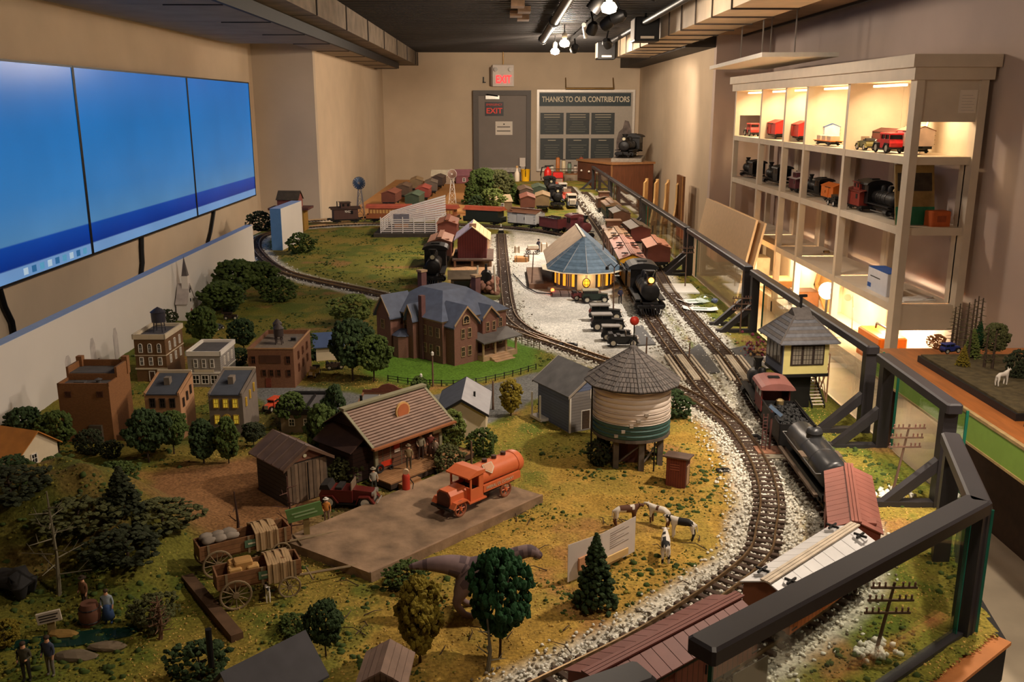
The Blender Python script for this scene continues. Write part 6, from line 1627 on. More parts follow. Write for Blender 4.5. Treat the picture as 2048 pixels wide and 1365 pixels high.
# wooden platform at the left with a ramp,and deck in front
MB().bx(-.36,-.2,-.05,.6,-.004,.03).build('side_platform',mat('platform_brown',(120,92,72),.85,var=.2,scale=20),t)
for k in range(6): MB().bx(-.22 + k * .052,-.172 + k * .052,-.32,-.17,-.004,.018).build('deck_board',mat('deck_purple',(104,88,84),.8,var=.15),t)
# 19 barn ---------------------------------------------------------------------------
t = thing('red_barn','dark red barn with a pale overhanging roof on a raised platform','model building',(-.318,6.86,0),.0)
W,D = .215,.42; z0 = .05
brn = striped('barn_red',(112,50,48),(84,36,36),55,'x',.8)
MB().extr([(0,z0),(W,z0),(W,.2),(W / 2,.275),(0,.2)],'y',0,D).build('walls',brn,t)
for s in (-1,1):
 def P(u,dz): return (W / 2 + s * (W / 2 + .03) * u,.282 - .105 * u + dz)
 for k in range(5):
  u0,u1 = k / 5,(k + 1) / 5 - .01
  MB().extr([P(u0,0),P(u1,0),P(u1,.007),P(u0,.007)],'y',-.02,D + .02).build('roof_board',mat('barn_roof_l',(168,158,176),.6,var=.06) if s < 0 else mat('barn_roof_r',(206,176,128),.6,var=.08),t)
MB().bx(W / 2 - .02,W / 2 + .03,.02,.05,.275,.305).build('cupola',mat('cupola_tan',(176,140,112),.7),t)
for k in range(8): MB().bx(-.04,W + .05,-.07 + k * .068,-.07 + k * .068 + .064,z0 - .012,z0).build('platform_plank',mat('barn_platform',(104,84,72),.85,var=.15),t)
for x in (-.02,W * .5,W + .03):
 for y in (-.06,.2,.45): MB().bx(x - .008,x + .008,y - .008,y + .008,-.004,z0 - .012).build('platform_post',tan,t)
MB().bx(-.004,0,.03,.14,z0,.17).build('side_door',mat('door_ochre',(150,104,56)),t)
# 23 church against the backdrop ------------------------------------------------------
p = G(352,640); t = thing('church','small white wooden church with a tall steeple against the white backdrop','model building',(-1.765,p.y - .02,0),0); t.scale = (1.2,1.25,1.12)
chm = mat('church_white',(216,208,202),.7,var=.03)
MB().extr([(0,-.004),(.1,-.004),(.1,.09),(.05,.17),(0,.09)],'x',-.02,.03,Matrix.Identity(4)).build('nave',chm,t)
for s in (-1,1): MB().extr([(.05,.171),(.05 + s * .056,.08),(.05 + s * .056,.084),(.05,.177)],'x',-.022,.034).build('roof',mat('church_roof',(170,160,156),.7),t)
MB().bx(.0,.03,.035,.065,.14,.215).build('belfry',chm,t); MB().lathe([(.018,.215),(.0005,.31)],4,Matrix.Translation((.015,.05,0)),PI / 4).build('spire',mat('spire_dark',(92,84,84),.7),t)
MB().extr([(.04,0),(.06,0),(.06,.04),(.05,.052),(.04,.04)],'x',.03,.032).build('door',mat('door_pink',(126,62,62),.6),t)
for z in (.085,.13): MB().bx(.03,.032,.046,.054,z,z + .016).build('window',darkwin,t)
# ================================================================== FIGURES AND ANIMALS
def skinned(name,verts,edges,radii,mats,pick,parent=None,sub=1,root=0):
 "one continuous body grown over a jointed skeleton; pick(x, y, z) chooses the material slot"
 me = bpy.data.meshes.new(name); me.from_pydata(verts,edges,[])
 o = bpy.data.objects.new(name,me); COL.objects.link(o)
 o.modifiers.new('skin','SKIN'); s = o.modifiers.new('sub','SUBSURF'); s.levels = s.render_levels = sub
 for i,r in enumerate(radii):
  sv = me.skin_vertices[0].data[i]; sv.radius = (r,r) if not hasattr(r,'__len__') else r; sv.use_root = (i == root)
 dg = bpy.context.evaluated_depsgraph_get(); dg.update()
 m2 = bpy.data.meshes.new_from_object(o.evaluated_get(dg)); bpy.data.objects.remove(o); bpy.data.meshes.remove(me)
 m2.name = name; m2.materials.clear()
 for m in mats: m2.materials.append(m)
 for p in m2.polygons:
  p.material_index = pick(*p.center); p.use_smooth = True
 q = bpy.data.objects.new(name,m2); COL.objects.link(q); q.parent = parent
 return q
skin_m = mat('skin',(206,152,118),.6,var=.05)
def person(label,loc,rz,shirt,legs,h=.088,hat=None,pose='stand',hair=(60,44,34),skirt=False):
 t = thing('person',label,'figure',loc,rz,None); k = h / 1.75
 sit = pose == 'sit'
 V = [(0,0,.95),(0,0,1.2),(0,0,1.42),(0,.0,1.52),(0,-.01,1.66),
   (.11,0,.9),(.12,-.03 if not sit else -.4,.5 if not sit else .85),(.12,0 if not sit else -.42,.08 if not sit else .45),(.13,-.12 if not sit else -.52,.04 if not sit else .42),
   (-.11,0,.9),(-.12,.03 if not sit else -.4,.5 if not sit else .85),(-.12,.03 if not sit else -.42,.08 if not sit else .45),(-.13,-.09 if not sit else -.52,.04 if not sit else .42),
   (.2,0,1.38),(.27,-.03,1.12),(.25 if pose != 'reach' else .2,-.12 if pose != 'reach' else -.35,.9 if pose != 'reach' else 1.15),(.24 if pose != 'reach' else .18,-.14 if pose != 'reach' else -.43,.8 if pose != 'reach' else 1.16),
   (-.2,0,1.38),(-.27,.02,1.12),(-.22,-.14,.95),(-.16,-.22,.92)]
 E_ = [(0,1),(1,2),(2,3),(3,4),(0,5),(5,6),(6,7),(7,8),(0,9),(9,10),(10,11),(11,12),(2,13),(13,14),(14,15),(15,16),(2,17),(17,18),(18,19),(19,20)]
 Rr = [.15,.15,.14,.06,.115,.1,.075,.055,.05,.1,.075,.055,.05,.07,.052,.042,.04,.07,.052,.042,.04]
 dz = -.42 if sit else 0
 V = [(x * k,y * k,(z + dz) * k) for x,y,z in V]; Rr = [r * k for r in Rr]
 def pick(x,y,z):
  z = z / k - dz; x = abs(x / k)
  if z > 1.5 or (z < 1.02 and x > .2) or (pose == 'reach' and y / k < -.33 and z > 1): return 1
  if z < (.95 if not skirt else .3): return 2
  return 0
 skinned('body',V,E_,Rr,[mat('cloth_%d_%d_%d' % shirt,shirt,.85,var=.1),skin_m,mat('cloth_%d_%d_%d' % legs,legs,.85,var=.1)],pick,t)
 zz = (1.70 + dz) * k
 MB().ico((0,-.005 * k + .01 * k,zz),.118 * k,2,(1,1.05,.75)).build('hair',mat('hair_%d' % hair[0],hair,.8),t,'all')
 if skirt: MB().lathe([(.30 * k,.3 * k),(.2 * k,.9 * k),(.15 * k,1.05 * k)],12).build('skirt',mat('cloth_%d_%d_%d' % legs,legs),t,'all')
 if hat: MB().lathe([(.2 * k,zz + .02 * k),(.2 * k,zz + .04 * k),(.11 * k,zz + .05 * k),(.09 * k,zz + .14 * k)],12).build('hat',mat('hat_%d' % hat[0],hat,.8),t)
 for s in (-1,1): MB().ico((s * .04 * k,-.108 * k,(1.675 + dz) * k),.014 * k,1).build('eye',mat('ink',(60,54,50)),t)
 return t
def quadruped(name,label,cat,loc,rz,h,mats,pick,neck=.3,head=.26,horns=False,legr=.055,body=.2,tail=True,headup=.15,group=None,ears=True):
 "h is the height at the back; faces -y"
 t = thing(name,label,cat,loc,rz,group); k = h
 V = [(0,.45,.86),(0,.0,.82),(0,-.42,.84),(0,-.42 - neck * .7,.84 + headup),(0,-.42 - neck * .7 - head,.80 + headup * .9)]
 E_ = [(0,1),(1,2),(2,3),(3,4)]; Rr = [body * .85,body,body * .9,body * .48,body * .36]
 for s in (-1,1):
  b = len(V); V += [(s * body * .55,-.40,.62),(s * body * .6,-.42,.34),(s * body * .6,-.40,.03)]; E_ += [(2,b),(b,b + 1),(b + 1,b + 2)]; Rr += [legr * 1.5,legr,legr * .9]
  b = len(V); V += [(s * body * .55,.42,.6),(s * body * .6,.50,.34),(s * body * .6,.44,.03)]; E_ += [(0,b),(b,b + 1),(b + 1,b + 2)]; Rr += [legr * 1.8,legr,legr * .9]
 if tail: b = len(V); V += [(0,.6,.8),(0,.64,.45)]; E_ += [(0,b),(b,b + 1)]; Rr += [legr * .5,legr * .4]
 skinned('body',[(x * k,y * k,z * k) for x,y,z in V],E_,[r * k for r in Rr],mats,lambda x,y,z: pick(x / k,y / k,z / k),t,1,1)
 hy,hz = -.42 - neck * .7,.84 + headup
 for s in (-1,1):
  if ears: MB().ico((s * body * .5 * k,(hy - .02) * k,(hz + .05) * k),.06 * k,1,(1.2,.4,.7)).build('ear',mats[0],t,'all')
  if horns: MB().cyl((s * .06 * k,hy * k,(hz + .1) * k),(s * .12 * k,hy * k,(hz + .2) * k),.015 * k,.005 * k,6).build('horn',cream,t)
  MB().ico((s * body * .33 * k,(hy - head * .55) * k,(hz + .02) * k),.016 * k,1).build('eye',mat('ink',(60,54,50)),t)
 return t
def patch(thr,f=4.0,sd=0):
 def pk(x,y,z): return int(float(vnoise(np.array([y * f + 9.3 + sd]),np.array([z * f * .8 + x * 2 + 4.1 + sd]),5)[0]) > thr)
 return pk
cw = mat('hide_white',(226,216,204),.8,var=.06); cb = mat('hide_black',(34,32,32),.8); cbr = mat('hide_brown',(98,62,46),.8,var=.1)
def at(px,py,dz=0):
 p = G(px,py); return (p.x,p.y,hgt(p.x,p.y) + dz)
quadruped('cow','brown and white cow standing behind the paper sign','cow',at(1250,1052),1.75,.062,[cbr,cw],patch(.62),group='toy cows on the pasture')
quadruped('cow','white cow with brown patches standing to the right of the paper sign','cow',at(1318,1050),-2.2,.058,[cw,cbr],patch(.55,4,3),group='toy cows on the pasture')
quadruped('cow','black and white cow standing nearest the track','cow',at(1365,1078),-2.0,.062,[cw,cb],patch(.55,3.5,7),group='toy cows on the pasture')
quadruped('cow','white cow with black patches walking toward the camera','cow',at(1330,1118),3.0,.066,[cw,cb],patch(.62,4,11),group='toy cows on the pasture')
quadruped('dog','small black and white dog standing by the wagon wheel','dog',at(535,1198),.35,.042,[cw,cb],lambda x,y,z: int(y > .15 or z > 1.02),neck=.35,head=.22,body=.15,headup=.28)
# ribbed toy dinosaur half hidden behind the dark green tree
p = at(955,1232); t = thing('toy_dinosaur','grey purple striped toy dinosaur behind the dark green tree','toy',(p[0] - .005,p[1] + .02,p[2]),0)
dn = mat('dino_grey',(120,98,98),.75,var=.2); dn2 = mat('dino_stripe',(84,66,70),.75)
V = [(0,0,.105),(-.06,0,.125),(-.11,0,.125),(-.155,0,.118),(.05,0,.125),(.095,0,.15),(.13,0,.16),(.155,0,.14),(-.03,-.022,.07),(-.045,-.024,.035),(-.025,-.026,.008),(-.0,-.03,.006),(-.03,.022,.07),(-.045,.024,.035),(-.025,.026,.008),(-.0,.03,.006),(.07,-.02,.1),(.085,-.024,.085),(.07,.02,.1),(.085,.024,.085)]
E_ = [(0,1),(1,2),(2,3),(0,4),(4,5),(5,6),(6,7),(0,8),(8,9),(9,10),(10,11),(0,12),(12,13),(13,14),(14,15),(4,16),(16,17),(4,18),(18,19)]
skinned('body',V,E_,[.035,.026,.016,.006,.03,.018,.017,.009,.018,.011,.009,.007,.018,.011,.009,.007,.007,.005,.007,.005],[dn,dn2],lambda x,y,z: int(math.sin(x * 420) > .3 and z > .09),t)
# people
people = [
 ((842,918),.026,.4,(150,140,118),(64,48,40),'man with suspenders standing at the store wall',.088,(70,56,44),'stand'),
 ((862,914),.026,.1,(122,60,52),(96,66,56),'woman in a dark red dress on the store porch',.084,None,'stand'),
 ((818,938),.026,.2,(140,122,88),(84,76,58),'man in tan clothes on the edge of the store porch',.08,(120,104,80),'stand'),
 ((871,916),.026,-.2,(170,150,130),(90,70,60),'child beside the woman on the store porch',.066,None,'stand'),
 ((654,1042),None,.3,(196,124,50),(150,120,100),'figure in an orange shirt and white hat in front of the burgundy car',.074,(222,216,208),'stand'),
 ((55,1362),None,.1,(70,66,52),(50,46,42),'man in a dark jacket at the bottom left',.09,None,'reach'),
 ((103,1352),None,-.2,(64,70,92),(110,104,96),'man in a blue jacket at the bottom left',.092,None,'stand'),
 ((218,1245),None,.2,(150,160,170),(60,84,128),'woman in a blue skirt near the barrel',.086,None,'stand'),
 ((172,1222),None,-.4,(120,84,60),(70,56,46),'man standing behind the barrel',.082,(60,46,36),'stand'),
 ((1240,607),None,.4,(52,50,72),(40,38,46),'man in a dark blue coat on the station platform',.1,(40,38,40),'stand'),
 ((1226,574),.012,.2,(190,150,130),(120,70,60),'traveller in pink under the station eaves',.085,None,'stand'),
 ((1077,503),None,.3,(50,46,60),(40,38,40),'porter beside the white baggage crate',.1,(40,36,36),'stand'),
 ((748,985),None,.4,(170,164,150),(64,66,60),'man in a pale shirt standing by the store steps',.08,(150,140,120),'stand'),
]
for (px,z,rz,sh,lg,lab,hh,hat,pose) in people:
 p = G(*px,z or 0); person(lab,(p.x,p.y,z if z is not None else hgt(p.x,p.y)),rz,sh,lg,hh,hat,pose,skirt='woman' in lab)

# ================================================================== ROAD VEHICLES AND WAGONS
def spoked(t,c,r,m_,hubm,axis='y',w=.006,n=8,name='wheel',tyre=None):
 o = MB().ring(c,r - w * .4,w * .5,axis,20,6).build(name,tyre or m_,t)
 s = MB()
 for k in range(n):
  a = 2 * PI * k / n; e = {'y': (c[0] + (r - w * .4) * math.cos(a),c[1],c[2] + (r - w * .4) * math.sin(a)),'x': (c[0],c[1] + (r - w * .4) * math.cos(a),c[2] + (r - w * .4) * math.sin(a))}[axis]
  s.cyl(c,e,w * .22,n=4)
 d = {'y': (0,w * .7,0),'x': (w * .7,0,0)}[axis]
 s.cyl((c[0] - d[0],c[1] - d[1],c[2]),(c[0] + d[0],c[1] + d[1],c[2]),r * .2,n=10)
 s.build('spokes',hubm,o); return o
org = mat('truck_orange',(214,110,66),.45,var=.07,scale=30); rub = mat('rubber',(40,38,38),.8)
# slab carrying the truck
pts = [G(560,1078,.024),G(742,1146,.024),G(1086,990,.024),G(905,935,.024)]
t = thing('base_board','thick weathered wooden slab under the orange truck','board',(0,0,0)); MB().extr([(p.x,p.y) for p in pts],'z',-.012,.022).build('slab',mat('slab_brown',(140,114,90),.85,var=.4,scale=16,bump=.6,stretch=(1,1,1)),t)
e0,e1 = pts[1],pts[2]; MB().extr([(e0.x,e0.y),(e1.x,e1.y),(e1.x - .004,e1.y + .006),(e0.x - .004,e0.y + .006)],'z',.022,.0235).build('rough_edge',mat('slab_edge',(150,122,98),.9,var=.2),t)
# tank truck,front along +x
f_,r_ = G(922,1033,.024),G(1012,993,.024); d = f_ - r_; rz = math.atan2(d.y,d.x)
t = thing('tank_truck','orange vintage tank truck with white lettering on the wooden slab','truck',(r_.x,r_.y,.0225),rz); wb = d.length; o_ = .04
# local: y<0 is the far side? near wheels lie at y = +0,body centre at y = -sgn*o_
sg_ = -1 if (Matrix.Rotation(rz,3,'Z') @ Vector((0,1,0))).y < 0 else 1
cy = o_ * sg_
MB().bx(-.06,wb + .03,cy - .018,cy + .018,.026,.034).build('chassis',iron,t)
n = 18; vs = []; fs = []; rr = (.040,.034)
prof = [(-.085,.0),(-.084,.92),(-.078,1),(-.06,1),(-.059,.95),(wb * .50,.95),(wb * .505,0)]
for x,k in prof: vs += [(x,cy + rr[0] * k * math.cos(2 * PI * j / n),.083 + rr[1] * k * math.sin(2 * PI * j / n)) for j in range(n)]
for i in range(len(prof) - 1):
 for j in range(n): fs.append((i * n + j,i * n + (j + 1) % n,(i + 1) * n + (j + 1) % n,(i + 1) * n + j))
tk = MB().add(vs,fs).build('tank',org,t,50)
for x in (-.03,.01,.05): MB().cyl((x,cy,.115),(x,cy,.124),.008,n=10).build('filler_cap',mat('cap_dark',(70,40,30),.6),tk)
for s in (-1,1): MB().bx(-.06,wb * .52,*sorted((cy + s * .036,cy + s * .044)),.045,.066).build('side_panel',org,t)
tx = text('lettering','IMPERIAL OIL COMPANY',.013,cream,t,(.03,cy + .0445 * -sg_,.0555),(PI / 2,0,PI if sg_ < 0 else 0),.0003,fit=.115)
sh = [(-.02,.014),(.02,.014),(.02,-.004),(.0,-.02),(-.02,-.004)]
Mx = Matrix.Translation((.062,cy - sg_ * .0285,.108)) @ Matrix.Rotation(-sg_ * .74,4,'X')
MB().extr([(p[0] * 1.0,p[1]) for p in sh],'y',-.002,.002,Mx).build('emblem',cream,t); MB().extr([(p[0] * .82,p[1] * .82 + .0005) for p in sh],'y',-.003,.003,Mx).build('emblem_field',mat('emblem_tan',(206,150,116),.6,var=.1),t)
cx0,cx1 = wb * .52,wb * .80
for s in (-1,1):
 y0,y1 = sorted((cy + s * .042,cy + s * .038)); MB().bx(cx0,cx1,y0,y1,.03,.068).build('cab_side',org,t); MB().bx(cx0,cx0 + .018,y0,y1,.068,.11).build('cab_pillar',org,t); MB().bx(cx1 - .005,cx1,y0,y1,.068,.108).build('cab_pillar',org,t)
MB().bx(cx0,cx0 + .004,cy - .04,cy + .04,.03,.11).build('cab_back',org,t); MB().bx(cx1 - .004,cx1,cy - .04,cy + .04,.03,.072).build('dash',org,t)
pr = [(cx0 - .004,.108),(cx1 + .012,.104),(cx1 + .012,.108),((cx0 + cx1) / 2,.121),(cx0 - .004,.118)]; MB().extr(pr,'y',cy - .046,cy + .046).build('cab_roof',org,t)
MB().bx(cx0 + .005,cx0 + .03,cy - .034,cy + .034,.05,.06).build('seat',mat('seat_black',(36,32,30),.7),t); MB().ring((cx1 - .016,cy + .012 * -sg_,.082),.011,.0015,'x',14,4).build('steering_wheel',iron,t)
MB().extr([(-.028,.03),(.028,.03),(.028,.065),(.018,.076),(-.018,.076),(-.028,.065)],'x',cx1,wb + .028,Matrix.Translation((0,cy,0))).build('hood',org,t)
MB().extr([(-.024,.032),(.024,.032),(.024,.062),(.015,.072),(-.015,.072),(-.024,.062)],'x',wb + .028,wb + .031,Matrix.Translation((0,cy,0))).build('radiator',mat('radiator_dark',(92,48,34),.6),t)
for s in (-1,1):
 MB().extr([(wb - .034,.035),(wb - .022,.047),(wb + .022,.047),(wb + .034,.032),(wb + .03,.03),(wb + .02,.043),(wb - .02,.043),(wb - .032,.03)],'y',*sorted((cy + s * .026,cy + s * .046))).build('fender',org,t)
 MB().bx(cx0 - .01,wb - .03,*sorted((cy + s * .026,cy + s * .046)),.028,.032).build('running_board',org,t)
 for x in (0,wb): spoked(t,(x,cy + s * .038,.024),.024,org,org,'y',.008,6,'wheel',mat('tyre_orange',(150,90,62),.7,var=.1))
MB().bx(wb + .03,wb + .042,cy - .04,cy + .04,.026,.032).build('bumper',iron,t)

def motorcar(label,loc,rz,L=.15,body=None,roof=None,open_=False,k=1.0,wheelm=None,name='vintage_car',group=None,detail=True):
 t = thing(name,label,'car',loc,rz,group); W = L * .36; h = L * .42
 r = L * .115
 MB().bx(-L * .45,L * .45,-W * .32,W * .32,r * .8,r * 1.2).build('chassis',iron,t)
 MB().extr([(L * .08,r),(L * .40,r),(L * .42,r * 1.4),(L * .41,r * 2.5),(L * .08,r * 2.75)],'y',-W * .28,W * .28).build('hood',body,t)
 MB().extr([(-L * .42,r),(L * .09,r),(L * .09,r * 2.75),(-L * .40,r * 2.75),(-L * .45,r * 2)],'y',-W * .42,W * .42).build('body',body,t)
 if open_:
  MB().bx(L * .07,L * .085,-W * .38,W * .38,r * 2.75,r * 3.9).build('windscreen',mat('screen_frame',(150,130,110),.4,metal=.3),t)
  MB().bx(-L * .18,-L * .08,-W * .36,W * .36,r * 2.5,r * 3.1).build('seat',mat('seat_black',(36,32,30)),t)
  MB().extr([(-L * .44,r * 2.75),(-L * .26,r * 2.75),(-L * .30,r * 3.5),(-L * .42,r * 3.4)],'y',-W * .42,W * .42).build('folded_top',mat('seat_black',(36,32,30)),t)
 else:
  g = MB()
  for s in (-1,1):
   for x in (-L * .40,-L * .17,L * .06): g.bx(x,x + L * .02,*sorted((s * W * .42,s * W * .38)),r * 2.75,h)
  g.build('pillars',body,t); MB().bx(-L * .39,L * .07,-W * .37,W * .37,r * 2.75,h * .98).build('cabin_glass',darkwin,t)
  MB().bevbox((-L * .165,0,h + L * .015),(L * .56,W * .94,L * .04),L * .012).build('roof',roof or body,t)
 for s in (-1,1):
  for x in (-L * .29,L * .30):
   y = s * W * .43
   o = MB().ring((x,y,r),r * .82,r * .2,'y',16,6).build('wheel',rub,t); MB().cyl((x,y - r * .12,r),(x,y + r * .12,r),r * .62,n=12).build('hub',wheelm or mat('hub_pale',(190,180,160),.5),o)
   MB().extr([(x - r * 1.35,r * .9),(x - r * .9,r * 1.95),(x + r * .6,r * 2.05),(x + r * 1.4,r * 1.0),(x + r * 1.2,r * .95),(x + r * .5,r * 1.85),(x - r * .8,r * 1.78),(x - r * 1.2,r * .85)],'y',*sorted((s * W * .30,s * W * .52))).build('fender',body if open_ else iron,t)
  MB().bx(-L * .16,L * .17,*sorted((s * W * .34,s * W * .5)),r * .75,r * .9).build('running_board',iron,t)
  if detail: MB().cyl((L * .40,s * W * .26,r * 2.2),(L * .45,s * W * .26,r * 2.2),r * .34,n=10).build('headlamp',mat('lamp_chrome',(200,190,180)),t)
 MB().bx(L * .415,L * .43,-W * .22,W * .22,r * 1.2,r * 2.5).build('grille',mat('lamp_chrome',(200,190,180)),t)
 if detail: MB().cyl((L * .49,-W * .42,r * 1.1),(L * .49,W * .42,r * 1.1),r * .1,n=6).build('bumper',mat('lamp_chrome',(200,190,180)),t)
 return t
a,b = G(650,1022),G(742,1018); motorcar('burgundy open vintage car parked in front of the plank shed',((a.x + b.x) / 2 - .0,(a.y + b.y) / 2 + .03,.0),-.12,.185,mat('car_burgundy',(96,36,32),.3,var=.08),None,True,wheelm=mat('hub_white',(226,220,206),.5))
p = G(545,820); motorcar('small red pickup truck parked behind the dark house',(p.x,p.y,0),-1.9,.10,mat('car_red',(206,80,50),.4),None,False,detail=False)
p = G(462,639); motorcar('tiny dark car on the grass beyond the hotel',(p.x,p.y,.0),.1,.085,mat('car_dark',(50,34,30),.4),None,False,detail=False)
p = G(438,660); motorcar('small blue grey car beside the hotel trees',(p.x,p.y,.0),1.2,.07,mat('car_bluegrey',(66,72,84),.4),None,False,detail=False)
p = G(628,752); motorcar('yellow toy truck beside the brick warehouse',(p.x,p.y,.0),-1.7,.10,mat('car_olive',(150,120,50),.5),None,True,detail=False)
p = G(670,738); motorcar('dark wreck parked under the trees by the warehouse',(p.x,p.y,.0),.3,.09,mat('car_rust',(84,66,54),.6),None,True,detail=False)
cg = mat('car_black',(30,30,30),.3,var=.05); ctop = mat('car_top_grey',(128,120,112),.6)
for (px,rz,lab,L,rf,bd) in (((1190,605),.05,'green-black vintage car with tan roof nearest the station',.18,mat('car_top_tan',(150,140,116),.6),mat('car_green',(36,48,40),.35)),((1210,640),.02,'second black vintage car with a flat grey roof',.20,ctop,cg),((1215,660),.02,'third black vintage car with a wide grey roof',.20,ctop,cg),((1232,680),-.05,'black vintage roadster with a short roof near the crossing',.17,ctop,cg)):
 p = G(*px); motorcar(lab,(p.x,p.y,.0),rz,L,bd,rf,False,group='vintage cars in the station yard')
p = G(1245,692); motorcar('black open touring car with round lamps nearest the crossing',(p.x,p.y,0),.0,.17,cg,None,True,group='vintage cars in the station yard')
p = G(1165,600); motorcar('maroon open car left of the green-black one at the station',(p.x,p.y,0),.2,.15,mat('car_maroon',(70,40,40),.4),None,True,detail=False)

def wagon(label,p0,p1,load,group='farm wagons'):
 A,B = Vector(p0),Vector(p1); d = B - A; rz = math.atan2(d.y,d.x); L = d.length
 t = thing('farm_wagon',label,'wagon',(A.x,A.y,hgt(A.x,A.y)),rz,group); W = .062
 wd = mat('wagon_wood',(128,88,56),.8,var=.2,scale=40); wd2 = mat('wagon_grey',(132,112,84),.8,var=.2,scale=40)
 z0,z1 = .052,.088
 MB().bx(-.035,L + .03,.004,W - .004,z0 - .006,z0).build('floor',wd,t)
 for k,y in enumerate((0,W - .004)):
  for j in range(3): MB().bx(-.035,L + .03,y,y + .004,z0 + j * .0125,z0 + j * .0125 + .0115).build('side_board',wd,t)
  for x in (-.02,L * .5,L + .015): MB().bx(x,x + .006,y - (.003 if k == 0 else -.004),y + (.0 if k == 0 else .007),z0 - .008,z1 + .002).build('stake',wd2,t)
 for x in (-.039,L + .03): MB().bx(x,x + .004,0,W,z0,z1).build('end_board',wd,t)
 for s,y in ((-1,-.012),(1,W + .012)):
  spoked(t,(0,y,.038),.038,wd2,wd2,'y',.006,12,'rear_wheel'); spoked(t,(L,y,.028),.028,wd2,wd2,'y',.005,10,'front_wheel')
 for x,r in ((0,.038),(L,.028)): MB().cyl((x,-.014,r),(x,W + .014,r),.003,n=6).build('axle',iron,t)
 MB().cyl((L + .03,W / 2,.032),(L + .21,W / 2,.022),.0035,n=6).build('tongue',wd2,t); MB().cyl((L + .06,W / 2 - .035,.03),(L + .06,W / 2 + .035,.03),.0025,n=6).build('crossbar',wd2,t)
 MB().bx(L * .45,L * .75,-.0045,-.0028,z0 + .008,z0 + .028).build('name_plate',mat('plate_green',(84,110,84),.7),t)
 MB().bx(L * .50,L * .70,-.005,-.0045,z0 + .016,z0 + .020).build('plate_text',cream,t)
 cv = MB(); n = 10     # canvas draped over the front end
 for i in range(n):
  x0,x1 = L * .62 + i * .006,L * .62 + (i + 1) * .006 - .0005
  wv = .003 * math.sin(i * 1.9)
  cv.extr([(-.010 + wv,.046),(-.008 + wv,z1 + .006),(W * .5,z1 + .02 + wv),(W + .008,z1 + .006),(W + .010,.056),(W + .006,.056),(W + .004,z1 + .002),(W * .5,z1 + .015 + wv),(-.004 + wv,z1 + .002),(-.006 + wv,.046)],'x',x0,x1)
 cv.build('canvas',mat('canvas',(170,140,104),.9,var=.15,scale=30),t)
 MB().bx(L * .9,L * .98,.006,W - .006,z1 + .004,z1 + .012).build('seat',wd,t)
 for k,(x,y,s) in enumerate(load): MB().bevbox((x * L,y * W,z0 + .018 + s / 2),(s * 1.2,s,s),.003).build('cargo',mat('cargo_%d' % (k % 2),((196,152,92),(176,132,76))[k % 2],.8,var=.15),t)
 return t
wagon('farm wagon loaded with yellow crates beside the dog',G(472,1212),G(578,1188),[(.05,.3,.026),(.22,.5,.036),(.38,.3,.024),(.1,.7,.03)])
w2 = wagon('farm wagon piled with grey sacks behind the crate wagon',G(435,1150),G(560,1118),[])
for k in range(6): MB().ico((-.01 + .028 * (k % 3),.018 + .026 * (k // 3),.094),.017,2,(1.2,.9,.55),.16).build('sack',mat('sack_grey',(140,128,116),.9,var=.2),w2,'all')
# gas pump,tractor,barrel,signs
p = G(813,992); t = thing('gas_pump','red gas pump with a round white globe in front of the store','gas pump',(p.x,p.y,hgt(p.x,p.y)))
MB().lathe([(.02,0),(.02,.006),(.012,.008),(.012,.07),(.009,.075)],12).build('pump',mat('pump_red',(184,58,40),.45,var=.08),t,40); MB().lathe([(.03,-.004),(.03,.003)],14).build('base',mat('pump_base',(150,140,124),.8),t)
MB().cyl((0,-.004,.083),(0,.004,.083),.009,n=14).build('globe',mat('globe_tan',(206,176,140),.5),t); MB().tube([(.012,0,.06),(.022,0,.045),(.018,0,.02)],.0018,5).build('hose',iron,t)
p = G(764,940,.026); t = thing('tractor','small red tractor on the store porch','tractor',(p.x,p.y,.0245),.7); rt_ = mat('tractor_red',(206,60,34),.45)
MB().bx(-.012,.032,-.01,.01,.014,.032).build('engine',rt_,t); MB().bx(-.026,-.008,-.014,.014,.014,.024).build('seat',rt_,t); MB().cyl((.02,0,.03),(.02,0,.046),.002,n=5).build('exhaust',iron,t)
for s in (-1,1): MB().ring((-.018,s * .018,.015),.012,.0035,'y',14,5).build('rear_wheel',rub,t); MB().ring((.026,s * .014,.008),.006,.0025,'y',12,5).build('front_wheel',rub,t)
def signpost(label,px,w,h,z,facem,rz,lines,linem,name='sign_post',tilt=0):
 p = G(*px); t = thing(name,label,'sign',(p.x,p.y,hgt(p.x,p.y)),rz)
 MB().bx(-.008,.008,0,.012,-.004,z + h * .4).build('post',mat('sign_post_wood',(150,130,84),.8,var=.15),t)
 M = Matrix.Translation((0,-.004,z)) @ Matrix.Rotation(tilt,4,'Y')
 f = MB().bx(-w / 2,w / 2,-.003,.003,0,h,M).build('board',facem,t)
 for (x0,x1,q) in lines: MB().bx(x0 * w,x1 * w,-.004,-.003,q * h,(q + .1) * h,M).build('text_line',linem,f)
 return t
signpost('green wooden sign board by the shed',(615,1085),.095,.038,.075,mat('sign_green',(96,132,74),.7,var=.1),.25,[(-.35,.3,.55),(-.3,.35,.3)],mat('sign_pale',(150,176,130),.7),tilt=-.18)
signpost('small white sign with dark text at the bottom left',(104,1265),.05,.026,.03,mat('sign_white2',(206,192,176),.7),.3,[(-.4,.4,.7),(-.4,.3,.45),(-.4,.35,.2)],ink,tilt=-.1)
p = G(182,1248); t = thing('barrel','old wooden barrel between the bottom left figures','barrel',(p.x,p.y,hgt(p.x,p.y))); MB().lathe([(.018,0),(.024,.02),(.024,.035),(.018,.055)],14).build('staves',mat('barrel_wood',(104,66,48),.8,var=.2),t,60)
for z in (.012,.043): MB().ring((0,0,z),.0225,.0015,'z',14,4).build('hoop',iron,t)
